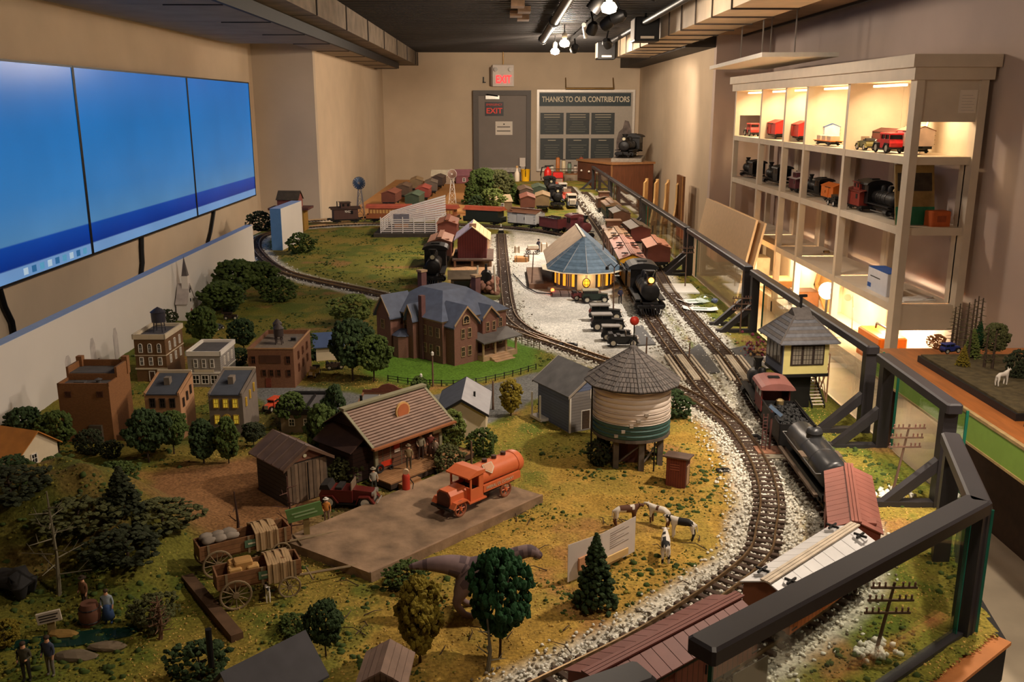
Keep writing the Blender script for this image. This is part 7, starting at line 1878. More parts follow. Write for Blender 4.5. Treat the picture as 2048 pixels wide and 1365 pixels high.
# folded paper sign on the pasture
p = G(1150,1172); q = G(1280,1110); d = q - p
t = thing('paper_sign','white folded paper sign with small print standing on the pasture','paper sign',(p.x - .01,p.y,0),math.atan2(d.y,d.x)); L = d.length
for x0,x1,y0,y1 in ((0,L * .45,.012,.0),(L * .45,L * 1.02,.0,.010)): MB().extr([(x0,y0),(x1,y1),(x1,y1 + .001),(x0,y0 + .001)],'z',.004,.105).build('sheet',mat('paper_grey',(220,208,200),.8,var=.03),t)
for k in range(8): MB().extr([(L * .58,.0016),(L * (.9 - .04 * (k % 3)),.0073),(L * (.9 - .04 * (k % 3)),.0079),(L * .58,.0022)],'z',.05 + k * .006,.0512 + k * .006).build('print_line',mat('ink_grey',(130,116,110),.8,var=0),t)
MB().bx(L * .12,L * .42,.0,.006,.03,.062).build('drawing',mat('drawing_tan',(206,150,110),.8,var=.15),t); MB().bx(L * .5,L * .85,-.004,.0,.016,.034).build('banner_print',mat('print_orange',(226,190,130),.7,var=.1),t)
# telegraph poles
def pole(label,px,h,lean=0,arms=3,name='telegraph_pole',rz=0.0):
 p = G(*px); t = thing(name,label,'pole',(p.x,p.y,hgt(p.x,p.y) - .003),rz); wd = mat('pole_wood',(112,86,70),.8,var=.15)
 MB().cyl((0,0,0),(lean,0,h),.0045,.003,8).build('pole',wd,t)
 for k in range(arms):
  z = h - .012 - k * .03; x = lean * z / h
  a_ = MB().bx(x - .05,x + .05,-.005,-.001,z - .002,z + .003).build('cross_arm',wd,t)
  for j in (-.045,-.032,-.019,.019,.032,.045): MB().lathe([(.0028,z + .003),(.002,z + .008),(.003,z + .012),(.001,z + .014)],6,Matrix.Translation((x + j,-.003,0))).build('insulator',mat('insulator',(120,84,72),.5),a_)
 return t
pole('leaning telegraph pole with three crossarms beside the nearest railing',(1785,985),.225,.03)
for k in range(1):
 st = np.array([G(1785 + random.gauss(0,18),992 + random.gauss(0,6)) + Vector((0,0,.004)) for _ in range(60)]); tag(scatter_mesh('stone_pile',st,RNG.uniform(.005,.009,60),mat('ballast_pale',(214,208,192)),1),'pile of pale stones at the foot of the near telegraph pole','stones',kind='stuff')
st = np.array([G(1745 + random.gauss(0,16),1300 + random.gauss(0,12)) + Vector((0,0,.004)) for _ in range(60)]); tag(scatter_mesh('stone_pile',st,RNG.uniform(.005,.009,60),mat('ballast_pale',(214,208,192)),1),'pale stones at the foot of the pole standing in for a reflection','stones',kind='stuff')  # stones belong to the reflection stand-in below
pole('stand-in pole for the telegraph pole reflection in the nearest glass pane',(1752,1300),.17,.025)  # solid pole built in place of a reflection in the glass
pole('telegraph pole in front of the railing post by the bookcase',(1480,665),.2,.0)
pole('bare wire pole beside the rust red boxcar',(1370,575),.28,.0,2)
for (px,h,lab) in (((1063,575),.24,'thin leaning pole in the pale station yard'),((1226,640),.30,'tall dark lamp post beside the station cars'),((1205,560),.36,'tall thin pole behind the station roof'),((1378,722),.09,'thin black post by the grade crossing'),((1292,722),.12,'grey rod behind the water tower'),((866,772),.14,'street lamp in front of the mansion'),((705,740),.10,'street lamp near the brick warehouse'),((843,800),.10,'street lamp beside the false front store'),((986,818),.12,'bare post beside the white cottage'),((943,935),.10,'wooden post right of the general store')):
 t = pole(lab,px,h,.012 if 'leaning' in lab else 0,0,'lamp_post' if 'lamp' in lab else 'post')
 if 'street' in lab: MB().lathe([(.0005,h - .004),(.006,h),(.006,h + .012),(.0005,h + .018)],10).build('lantern',mat('lantern_white',(210,206,196),.4),t)
 if 'dark lamp' in lab:
  for s in (-1,1): MB().tube([(0,0,h),(s * .02,0,h + .02),(s * .04,0,h + .005)],.003,6).build('arm',iron,t); MB().lathe([(.01,h - .012),(.008,h + .006),(.001,h + .008)],10,Matrix.Translation((s * .04,0,0))).build('lantern',iron,t)
# tall lattice signal mast with base plates by the tank car
p = G(1545,905); t = thing('signal_mast','tall maroon ladder signal mast beside the tank car','signal',(p.x - .02,p.y,0)); mm = mat('mast_maroon',(84,50,46),.6)
MB().cyl((.008,0,.01),(.008,0,.165),.004,n=8).build('mast',mm,t)
for s in (-1,1): MB().cyl((-.014 + s * .007,-.006,.012),(-.014 + s * .007,-.006,.14),.0018,n=5).build('ladder_rail',mm,t)
for k in range(10): MB().cyl((-.021,-.006,.02 + k * .012),(-.007,-.006,.02 + k * .012),.0014,n=5).build('rung',mm,t)
MB().rbox((.02,-.002,.15),(.055,.004,.012),0,0,.7).build('semaphore_arm',mat('arm_blue',(90,108,132),.5),t); MB().bx(.002,.016,-.006,.006,.125,.145).build('lamp_box',iron,t)
MB().bx(-.04,.05,-.035,.03,-.002,.012).build('base_plate',mat('base_brown',(150,104,80),.8,var=.15),t); MB().bx(-.04,.05,-.075,-.038,-.002,.008).build('base_step',mat('base_grey',(120,112,96),.8,var=.15),t)
def plate(label,px,w,d,rz,m_,name,h=.008,cat='plate'):
 p = G(*px); t = thing(name,label,cat,(p.x,p.y,hgt(p.x,p.y)),rz); MB().bevbox((0,0,h / 2),(w,d,h),.002).build('plate',m_,t); return t
t = plate('black square plate between the tracks',(1508,878),.05,.045,.2,iron,'switch_box',.012); MB().bx(-.012,.012,-.008,.008,.012,.018).build('lever',iron,t)
t = plate('black oval plate on the grass beside the inner track',(1447,940),.045,.028,.1,iron,'switch_cover',.006); MB().cyl((0,0,.006),(0,0,.01),.006,n=10).build('knob',iron,t)
t = plate('flat black box beside the siding rails',(1137,692),.09,.03,-.25,iron,'switch_box',.016); MB().bx(-.03,.03,-.006,.006,.016,.02).build('lid',iron,t)
# grade crossing boards
cwm = mat('crossing_board',(216,200,176),.8,var=.15,scale=30)
for key,yy,lab in (('inner',4.02,'pale plank crossing on the inner track'),('outer',3.98,'pale plank crossing on the outer track')):
 pts_ = TRK[key]; i = min(range(len(pts_)),key=lambda j: abs(pts_[j].y - yy)); d = pts_[i + 3] - pts_[i - 3]
 t = thing('grade_crossing',lab,'crossing',(pts_[i].x,pts_[i].y,0),math.atan2(d.y,d.x))
 for y in (-.062,-.046,-.0155,-.005,.0055,.046,.062): MB().bx(-.2,.2,y - .0048,y + .0048,.008,.0165).build('board',cwm,t)
t = thing('road_patch','dark grey road strip between the crossing planks','road',(0,0,0)); MB().extr([tuple(G(*q)[:2]) for q in ((1352,722),(1398,690),(1440,745),(1388,752))],'z',.0,.006).build('asphalt',mat('asphalt',(96,94,92),.9,var=.12,scale=60),t)
t = thing('road_patch','dark grey road strip right of the outer crossing','road',(0,0,0)); MB().extr([tuple(G(*q)[:2]) for q in ((1492,735),(1462,700),(1505,690),(1545,730))],'z',.0,.006).build('asphalt',mat('asphalt',(96,94,92)),t)
t = thing('road_patch','dark grey road strip beside the roadster in the yard','road',(0,0,0)); MB().extr([tuple(G(*q)[:2]) for q in ((1270,655),(1284,652),(1312,690),(1272,692))],'z',-.002,.004).build('asphalt',mat('asphalt',(96,94,92)),t)
# white panel,papers and plastic lying by the railing
t = plate('flat white panel lying beside the track below the railing',(1360,578),.2,.3,-.02,mat('panel_white',(226,220,208)),'foam_sheet',.012,'foam board'); MB().bx(-.1,.1,-.15,.15,-.001,.001).build('underside',iron,t)
for k,(px,w,d,rz,lab) in enumerate((((1385,605),.17,.12,.3,'upper white paper sheet by the railing'),((1400,622),.2,.09,-.1,'lower white paper sheet by the railing'))):
 p = G(*px); t = thing('paper_sheet',lab,'paper',(p.x,p.y,.006 + .004 * k),rz); MB().extr([(-w / 2,.012),(-w * .3,.002),(w * .3,0),(w / 2,.006),(w / 2,.007),(w * .3,.001),(-w * .3,.003),(-w / 2,.013)],'y',-d / 2,d / 2).build('sheet',mat('paper_white',(228,224,218),.7,var=.03),t); MB().bx(-w * .2,w * .2,-.01,.012,.003,.0042).build('print',mat('print_green',(150,170,150),.7,var=.3),t)
p = G(1410,612); t = thing('plastic_bag','clear crumpled plastic bag on the papers by the railing','bag',(p.x,p.y,.02)); MB().ico((0,0,.02),.045,3,(1.3,1,.55),.12).build('bag',glass('bag_film',(.86,.94,.9),.3,.12),t); MB().ico((.05,-.02,.015),.022,2,(1,1,.8),.15).build('contents',mat('bag_blue',(70,76,100),.5),t)
# platform goods
def crate(label,px,w,d,h,m_,rz=0,name='crate',z=None):
 p = G(*px); z_ = hgt(p.x,p.y) if z is None else z; t = thing(name,label,'crate',(p.x,p.y,z_),rz); MB().bevbox((0,0,h / 2),(w,d,h),.003).build('box',m_,t)
 for s in (-.35,.35): MB().bx(s * w - .004,s * w + .004,-d / 2 - .002,d / 2 + .002,.0,h + .002).build('batten',mat('batten',(140,110,76),.8),t)
 return t
pal = mat('pallet_orange',(196,138,84),.75,var=.12)
crate('orange brown loading platform on the station yard',(1042,522),.10,.10,.035,pal,0,'loading_platform'); crate('stack of white sacks on the loading platform',(1034,505),.045,.04,.05,mat('sack_white',(214,200,180),.9,var=.15),0,'sack_stack')
crate('white lattice baggage crate in the yard',(1088,503),.06,.06,.07,mat('crate_white',(224,214,196),.8,var=.06),0); crate('grey domed trunk on the loading platform',(1053,522),.04,.04,.045,mat('trunk_grey',(170,168,160),.6,var=.08),.1,'trunk')
p = G(1065,508); t = thing('baggage_cart','baggage cart with large spoked wheels and newspapers','cart',(p.x,p.y,0),.1)
MB().bx(-.05,.05,-.025,.025,.035,.042).build('bed',mat('wagon_wood',(128,88,56)),t); MB().bx(-.04,.045,-.02,.02,.042,.07).build('papers',mat('sack_white',(214,200,180)),t)
for x in (-.035,.04):
 for s in (-1,1): spoked(t,(x,s * .03,.018),.018,iron,iron,'y',.004,8)
t = thing('buffer_stop','black bumper post at the end of the yard siding','bumper',(TRK['yard'][0].x,TRK['yard'][0].y + .02,.01)); MB().extr([(-.03,0),(.03,0),(.012,.06),(-.012,.06)],'y',0,.03).build('frame',iron,t); MB().cyl((0,.015,.06),(0,.015,.085),.005,n=8).build('lamp',mat('lens_white',(220,214,200),.4),t); MB().bx(-.02,.02,-.006,0,.03,.045).build('pad',mat('lens_white',(220,214,200)),t)
p = G(1105,588); t = thing('red_lamp','small glowing red lamp on a wire beside the station','lamp',(p.x,p.y,.004)); MB().ico((0,0,.02),.012,2).build('bulb',mat('red_glow',(255,70,40),.4,var=0,emit=6,ecol=(255,70,30)),t,'all'); MB().cyl((0,0,0),(0,0,.014),.006,n=8).build('socket',iron,t)
wp = [G(1026,550),G(1050,575),G(1075,588),G(1103,590)]; tag(MB().tube([p + Vector((0,0,.006)) for p in wp],.004,6).build('yard_wire',iron,None,True),'black wire running across the yard to the red lamp','wire')
# fences
def fence(label,pts,m_,h=.03,rails=3,step=.05,cat='fence',name='fence'):
 P = [G(*q) for q in pts]; t = thing(name,label,cat,(0,0,0)); c = catmull(P,step)
 for p in c: MB().bx(p.x - .0022,p.x + .0022,p.y - .0022,p.y + .0022,-.004,h + .004).build('post',m_,t)
 for k in range(rails):
  z = h * (k + 1) / rails; MB().tube([(p.x,p.y,z) for p in c],.0014,4).build('rail',m_,t)
 return t
fence('low black fence along the front of the mansion lawn',[(776,762),(840,770),(930,771),(1010,756),(1074,738)],iron,.022,2)
fence('brown rail fence between the mansion lawn and the track',[(965,660),(1010,675),(1060,692),(1090,703)],mat('fence_olive',(96,86,56),.8),.03,3)
# stock pen
a,b = G(762,473),G(872,473); t = thing('stock_pen','white slatted stock pen on a dark base beyond the meadow','pen',(a.x,a.y,0)); L = b.x - a.x; Dp_ = .55
MB().bx(-.06,L + .06,-.05,Dp_,-.004,.03).build('base',mat('pen_base',(66,58,50),.9,var=.15),t); pw_ = mat('pen_white',(214,206,202),.7,var=.04)
for k in range(7):
 z = .04 + k * .018; MB().bx(0,L,-.003,.003,z,z + .008).build('slat',pw_,t); MB().extr([(L,0),(L + .06,Dp_),(L + .066,Dp_),(L + .006,0)],'z',z,z + .008).build('slat',pw_,t); MB().extr([(0,0),(.02,Dp_),(.026,Dp_),(.006,0)],'z',z,z + .008).build('slat',pw_,t)
for k in range(6): MB().bx(L * k / 5 - .004,L * k / 5 + .004,-.006,.006,.03,.175).build('post',pw_,t)
for k in range(10): MB().extr([(.02,.05 + k * .012),(L + .06,.09 + k * .024),(L + .06,.108 + k * .024),(.02,.059 + k * .012)],'y',Dp_ - .004,Dp_ + .004).build('back_slat',pw_,t)
p = G(787,466); gable('small grey roofed shed inside the stock pen',(p.x,p.y + .1),.13,.15,.1,.09,.15,mat('penshed',(150,98,58),.8),mat('penshed_roof',(88,84,92),.7),'pen_shed',axis='x')
# windmills
def windmill(label,px,top,wheelr,m_,bm,blades=16):
 p = G(*px); h = GY(px[0],top,p.y).z; t = thing('windmill',label,'windmill',(p.x,p.y,0)); b_ = .045
 for sx in (-1,1):
  for sy in (-1,1):
   MB().cyl((sx * b_,sy * b_,0),(sx * .008,sy * .008,h),.0035,n=5).build('tower_leg',m_,t)
 for k in range(5):
  z0,z1 = h * k / 5,h * (k + 1) / 5; w0,w1 = b_ + (.008 - b_) * k / 5,b_ + (.008 - b_) * (k + 1) / 5
  for s in (-1,1): MB().cyl((-w0 * s,-w0,z0),(w1 * s,-w1,z1),.002,n=4).build('lattice',m_,t)
  MB().cyl((-w1,-w1,z1),(w1,-w1,z1),.002,n=4).build('girt',m_,t)
 w = MB().cyl((0,-.03,h),(0,0,h),.01,n=10).build('hub',m_,t); MB().ring((0,-.028,h),wheelr,.003,'y',28,4).build('rim',m_,w)
 for k in range(blades):
  a = 2 * PI * k / blades; M = Matrix.Translation((0,-.028,h)) @ Matrix.Rotation(a,4,'Y'); Mb = M @ Matrix.Translation((wheelr * .6,0,0)) @ Matrix.Rotation(.5,4,'X')
  MB().bx(-wheelr * .4,wheelr * .4,-.0008,.0008,-wheelr * .15,wheelr * .15,Mb).build('blade',bm,w)
 MB().bx(-.003,.003,0,.07,h - .003,h + .003).build('tail_boom',m_,t); MB().bx(-.0015,.0015,.06,.12,h - .025,h + .025).build('tail_vane',bm,t)
 return t
windmill('windmill with a blue wheel at the left rear',(722,445),366,.062,mat('mill_grey',(120,116,120),.5,metal=.4),mat('mill_blue',(74,92,118),.5,metal=.3))
windmill('white windmill with a pale wheel in the rear yard',(905,410),348,.055,mat('mill_white',(214,204,192),.5),mat('mill_tan',(150,120,104),.5))
# ================================================================== TREES
bark = mat('bark',(74,58,46),.9,var=.2,scale=40)
LEAF = {'dark': (44,62,28),'mid': (66,82,30),'olive': (124,108,28),'deep': (28,68,32),'pale': (98,110,50),'grey': (82,84,46),'black': (46,52,28),'rust': (150,100,60)}
LM = {k: mat('leaf_' + k,c,.9,var=.4,scale=60,detail=6,bump=.4) for k,c in LEAF.items()}
def foliage(kind,seed):
 random.seed(seed); b = MB()
 N = {'round': 620,'tall': 560,'bush': 420,'conifer': 620,'willow': 420}[kind]
 for i in range(N):
  a = random.uniform(0,2 * PI)
  if kind == 'conifer':
   u = (i + .5) / N; r = (1 - u) ** .8 * .42 * random.uniform(.35,1.05); z = .12 + .86 * u; s = .024 + .022 * (1 - u)
   b.ico((r * math.cos(a),r * math.sin(a),z - r * .25),s,1,(1.3,1.3,.8),.35)
  else:
   zc,zr,rr = {'round': (.62,.36,.5),'tall': (.56,.42,.36),'bush': (.42,.42,.56),'willow': (.6,.38,.52)}[kind]
   q = random.uniform(-1,1); w = math.sqrt(max(0,1 - q * q)) * random.uniform(.5,1) ** .6 * (1 + .22 * math.sin(3 * a + seed) + .12 * math.sin(7 * q + 2 * a)); s = random.uniform(.028,.066)
   b.ico((rr * w * math.cos(a),rr * w * math.sin(a),zc + zr * q),s,1,(1,1,.8),.4)
 o = b.build('foliage',LM['dark']); m = o.data; bpy.data.objects.remove(o); return m
FOL = {(k,s): foliage(k,s * 7 + len(k)) for k,ss in (('round',(1,2,3)),('tall',(1,2)),('bush',(1,2)),('conifer',(1,2)),('willow',(1,))) for s in ss}
TM = MB().tube([(0,0,-.03),(.01,0,.2),(-.01,.01,.45),(0,0,.7)],.035,7,.012);
for k in range(5): TM.cyl((0,0,.3 + .07 * k),(.22 * math.cos(k * 2.4),.22 * math.sin(k * 2.4),.5 + .07 * k),.012,.004,5)
o = TM.build('trunk',bark); TRUNK = o.data; bpy.data.objects.remove(o)
_tc = [0]
def tree(label,px,top,wpx,kind='round',col='dark',name=None,z=None,pos=None):
 if pos is None: p = G(*px) if z is None else G(px[0],px[1],z)
 else: p = Vector(pos)
 z0 = z if z is not None else (hgt(p.x,p.y) if pos is None else p.z)
 h = GY(px[0],top,p.y).z - z0; w = wpx * math.sqrt(p.y ** 2 + 1.3) / 1850; h = max(.55 * w,h * .98)
 t = thing(name or {'bush': 'bush','conifer': 'conifer'}.get(kind,'tree'),label,{'bush': 'bush'}.get(kind,'tree'),(p.x,p.y,z0),_tc[0] * 1.3)
 _tc[0] += 1; v = [k for k in FOL if k[0] == kind]; f = bpy.data.objects.new('foliage',FOL[v[_tc[0] % len(v)]]); COL.objects.link(f); f.parent = t
 f.scale = (w * (.95 if kind != 'conifer' else 1.15),) * 2 + (h,); f.material_slots[0].link = 'OBJECT'; f.material_slots[0].material = LM[col]
 q = bpy.data.objects.new('trunk',TRUNK); COL.objects.link(q); q.parent = t; q.scale = (w * .9,w * .9,h)
 return t
for a in [
 ('round dark tree at the left edge against the white backdrop',(55,905),815,80),('leafy tree between the left edge tree and the orange theatre',(118,905),822,75,'round','mid'),('dark shrub at the front wall of the orange theatre',(182,905),850,50,'bush','black'),
 ('dark green tree in front of the tan house, left of two',(298,925),818,85),('dark tree in front of the tan house, right of two',(348,905),822,65,'round','mid'),('dark shrub at the corner of the orange theatre',(225,915),875,40,'bush','black'),('tall dark tree left of the yellow-window house',(408,925),838,75,'tall'),('slim tree in front of the yellow windows',(458,925),832,60,'tall','mid'),('small round tree right of the yellow-window house',(508,892),845,46,'round','black'),
 ('round tree in front of the low store',(586,858),784,62,'round','mid'),('dark tree beside the false front store',(674,872),768,62,'tall'),('bushy tree behind the plank shed',(645,925),806,80,'tall','mid'),('fuzzy bush between shed and store',(690,960),905,60,'bush','grey'),
 ('dark tree left of the mansion, nearer the street',(706,760),636,90),('round dark tree left of the mansion, touching the lawn',(748,762),668,72,'round','mid'),('pale soft weeping tree behind the mansion',(708,655),588,85,'willow','pale'),('dark shrub beside the blue-roofed house',(612,720),655,56,'bush'),
 ('large bushy tree in the hedge, nearest the church',(445,628),562,84,'round','mid'),('tallest bushy tree in the left hedge',(478,600),518,90,'round','mid'),('bushy tree in the hedge by the end of the backdrop',(522,588),522,75,'round','mid'),('low bush at the right end of the left hedge',(560,600),545,70,'bush','mid'),('dark bush in the hedge beside the tallest tree',(455,620),556,70,'bush'),
 ('small leafy tree beside the little foam block',(600,506),458,52,'bush','mid'),('tree directly behind the grey corner shop',(412,700),612,60,'round','mid'),('dark bush behind the hotel water tank',(330,655),612,44,'bush','black'),('dark tree left of the brick warehouse',(488,705),636,56,'round'),('second dark tree beside the grey corner shop',(478,730),690,40,'bush'),
 ('clipped olive tree beside the grey road',(1022,832),758,58,'tall','olive'),('pale tree in front of the white cottage',(905,905),818,72,'tall','pale'),('round shrub beside the white cottage',(966,908),848,58,'bush','mid'),('bush at the right end of the store porch',(898,945),880,60,'bush','grey'),('dark bush peeking out right of the water tower',(1345,832),768,66,'bush'),('dark shrub under the water tower',(1200,925),870,50,'bush','black'),('green tree behind the false front store roof',(838,800),752,50,'tall','mid'),
 ('big dark green foreground tree hiding the dinosaur',(1000,1310),1098,118,'round','deep'),('olive yellow foreground tree left of the dinosaur',(840,1320),1150,112,'tall','olive'),('dark foreground tree behind the charcoal roof',(652,1312),1202,75,'round','dark'),('dark bush at the bottom edge left of the charcoal roof',(400,1362),1275,105,'bush','dark'),('dark conifer standing in front of the paper sign',(1190,1210),1062,92,'conifer','dark'),('low green shrub at the corner of the wooden slab',(815,1168),1118,80,'bush','mid'),('small green shrub below the farm wagons',(590,1260),1225,60,'bush','mid'),
 ('mossy bush on the left hill crest',(120,985),910,130,'bush','mid'),('mossy bush hanging over the rock gap on the left hill',(235,985),915,80,'bush','mid'),('dark thorny bush on the right foot of the left hill',(330,1100),1020,120,'bush','grey'),('dark bush behind the bottom left figures',(260,1160),1060,130,'bush','black'),('brown dry shrub right of the bottom left figures',(310,1250),1180,80,'bush','grey'),('dark green bush at the left edge below the orange roof',(25,965),905,90,'bush','dark'),('olive bush at the far bottom left',(10,1290),1235,60,'bush','olive'),('dark spruce on the left hill',(255,1110),930,90,'conifer','black'),('tall olive bush on the left hill slope',(170,1130),1010,130,'bush','grey'),('dark bush at the left edge of the hill',(40,1120),1010,130,'bush','black'),
]: tree(*a)
for (px,top,w,k,c,lab) in (((945,412),345,46,'conifer','mid','leftmost fir in the rear grove before the exit door'),((968,410),335,60,'round','mid','large leafy tree in the rear grove'),((995,408),338,60,'round','grey','brown leafy tree in the rear grove'),((1022,405),345,44,'conifer','mid','rightmost fir in the rear grove'),((985,425),376,52,'willow','pale','palm-like plant in front of the rear grove'),((955,425),385,40,'bush','dark','dark shrub in front of the rear grove')): tree(lab,px,top,w,k,c)
def bare(label,px,top,col=(120,112,92),n=14,name='bare_tree'):
 p = G(*px); h = GY(px[0],top,p.y).z - hgt(p.x,p.y); t = thing(name,label,'tree',(p.x,p.y,hgt(p.x,p.y))); m = mat('bare_%d' % col[0],col,.9,var=.2)
 MB().tube([(0,0,-.01),(.006,0,h * .4),(0,.004,h)],.006,6,.002).build('trunk',m,t); b = MB()
 for k in range(n): a = k * 2.4; z = h * (.2 + .7 * k / n); l = h * .32 * (1 - .6 * k / n); e = (l * math.cos(a),l * math.sin(a),z + l * .15); b.cyl((0,0,z),e,.0022,.0008,4); b.cyl((e[0] * .6,e[1] * .6,z + l * .09),(e[0] * .9,e[1] * .6 + .01,z + l * .4),.001,.0005,4)
 b.build('branches',m,t); return t
bare('bare pale dead tree on the left hill',(120,1200),985); bare('thin dead stick tree on the dirt by the wagons',(475,1085),985,(70,46,36),3); bare('tiny bare twig beside the shed',(580,1075),955,(90,60,50),9); bare('tangled brown dead shrub beside the stream',(320,1275),1195,(104,76,56),26); bare('bare trunk below the dark green tree',(975,1340),1240,(120,98,76),5)
# fallen twigs,rock slab,stream and cave on the near scenery
tw_ = MB()
for k in range(60):
 p = G(random.uniform(620,1460),random.uniform(1020,1350)); a = random.uniform(0,PI); l = random.uniform(.012,.04)
 if p.y < 1.2 or p.x > .55: continue
 z = hgt(p.x,p.y) + .003; tw_.tube([(p.x - l * math.cos(a),p.y - l * math.sin(a),z),(p.x,p.y,z + .006),(p.x + l * math.cos(a + .4),p.y + l * math.sin(a + .4),z)],.0018,4,.0008)
tag(tw_.build('fallen_twigs',bark),'brown fallen twigs lying about the pasture','twigs',kind='stuff')
t = thing('log_beam','dark wooden beam edging the left hill scenery','beam',(0,0,0)); a,b = G(375,1160),G(475,1280); d = (b - a).normalized(); nn = Vector((-d.y,d.x,0)) * .014
MB().extr([tuple((a + nn)[:2]),tuple((b + nn)[:2]),tuple((b - nn)[:2]),tuple((a - nn)[:2])],'z',-.01,.014).build('beam',mat('beam_brown',(88,64,44),.9,var=.25),t)
t = thing('stream','dark green stream in the bottom left scenery','stream',(0,0,0)); wz = max(hgt(*G(x,y)[:2]) for x,y in ((30,1290),(150,1280),(260,1262))) + .002
MB().extr([tuple(G(*q)[:2]) for q in ((0,1280),(90,1272),(200,1258),(290,1252),(260,1272),(150,1292),(40,1300),(0,1300))],'z',wz - .01,wz).build('water',mat('water_green',(24,52,44),.08,var=.1),t)
for k,(x,y,w) in enumerate(((215,1295,.035),(150,1312,.04),(125,1270,.03))): p = G(x,y); t = thing('rock',('flat grey rock right of the stream','flat grey rock below the stream','ochre rock at the upper bank of the stream')[k],'rock',(p.x,p.y,hgt(p.x,p.y))); MB().ico((0,0,.004),w,2,(1.2,.5,.3),.1).build('rock',mat('rock_%d' % k,((120,104,84),(112,98,80),(150,116,60))[k],.9,var=.2),t)
p = G(40,1205); quadruped('black_bear','large black bear figure at the left edge','bear',(p.x - .02,p.y,hgt(p.x,p.y)),-1.75,.09,[cb,cb],lambda x,y,z: 0,body=.33,legr=.15,neck=.25,head=.3,headup=.0,tail=False).scale = (1,1,.62)
# ================================================================== REAR YARD
random.seed(3); cols = [(104,60,46),(84,66,52),(120,98,70),(60,72,56),(130,60,50),(96,84,74),(70,56,50)]
spots = [(-1.28,11.0,'brown'),(-1.22,11.9,'grey'),(-1.15,12.9,'rust'),(-.98,10.7,'olive'),(-.95,11.6,'dark brown'),(-.92,12.5,'tan'),(-.88,13.4,'maroon'),(.30,10.4,'green'),(.30,11.4,'faded brown'),(.48,10.6,'cream'),(.48,11.7,'slate')]
for k,(x,y,c) in enumerate(spots):
 cc = cols[k % 7]; t = boxcar('%s boxcar in the rear yard, %s' % (c,'left bench' if x < -.5 else 'right bench'),.40,body=plain('yard%d' % (k % 7),cc),roof=plain('yardroof%d' % (k % 7),tuple(min(255,int(v * 1.25)) for v in cc)),fine=False,door=False,walk=False); t.location = (x,y,0); t.rotation_euler = (0,0,PI / 2 + .05 * (k % 3 - 1)); t.scale = (1.2,1.35,1.3)
for (x,y,lab,kw) in ((.66,10.9,'nearer black engine in the rear yard',{}),(.66,12.3,'second black engine at the back of the rear yard',{})): t = loco(lab,.42,fine=False,**kw); t.location = (x,y,0); t.rotation_euler = (0,0,-PI / 2); t.scale = (1.3,1.4,1.4)
for k,(y,c,lab) in enumerate(((10.9,(206,190,170),'white'),(11.7,(196,70,44),'red'),(12.5,(214,204,190),'pale'),(13.3,(200,90,60),'orange-red'))): t = motorcar('%s toy truck in the row left of the far main track' % lab,(.84,y,0),-PI / 2,.34,mat('ft_%d' % k,c,.4,var=.06),None,bool(k % 2),name='toy_truck',detail=False)
for k,(x,y,w,h,lab) in enumerate(((-1.05,14.3,.3,.2,'pale roofed depot at the back of the left bench'),(-.68,14.4,.25,.2,'maroon shed at the back of the left bench'),(-.1,10.6,.24,.16,'tan roofed shed before the rear grove'))): t = gable(lab,(x,y),w,.3,.1 * k,h * .6,h,plain('rear%d' % k,((150,130,110),(110,56,60),(120,96,70))[k]),plain('rearroof%d' % k,((196,184,160),(130,84,90),(170,146,110))[k]),'rear_shed',axis='x',z0=0); window(t,'f',w * .5,h * .15,.04,.05,w,.3,white,darkwin)
bw_ = mat('bench_wood',(176,124,70),.7,var=.12,scale=8)
for (x0,x1,y0,y1,lab) in ((-1.66,-1.42,9.75,14.9,'long tan plank along the left edge of the rear bench'),(-.70,-.36,10.3,12.6,'tan board under the white windmill'),(-.02,.04,10.1,13.5,'narrow tan plank beside the rear grove')): t = thing('bench_board',lab,'board',(0,0,0)); MB().bx(x0,x1,y0,y1,.0,.02).build('board',bw_,t)
# crate with a small red house at the left corner
p = G(548,470); t = thing('corner_crate','yellow brown crate stand behind the foam block','crate',(p.x - .06,p.y + .25,0)); oc = mat('crate_ochre',(150,112,44),.7,var=.15)
for x in (0,.12,.24): MB().bx(x,x + .05,0,.2,0,.2).build('slat',oc,t)
MB().bx(-.04,.34,-.02,.24,.2,.22).build('top',mat('crate_maroon',(84,46,40),.7),t)
t = gable('small dark house with red gable on the corner crate',(p.x - .02,p.y + .28),.2,.15,-.1,.30,.37,mat('house_red',(130,70,60),.8),mat('house_darkroof',(74,62,46),.8),'crate_house',axis='x',z0=.2205)
tree('dark bare-looking shrub beside the corner crate',(520,460),415,46,'bush','black')
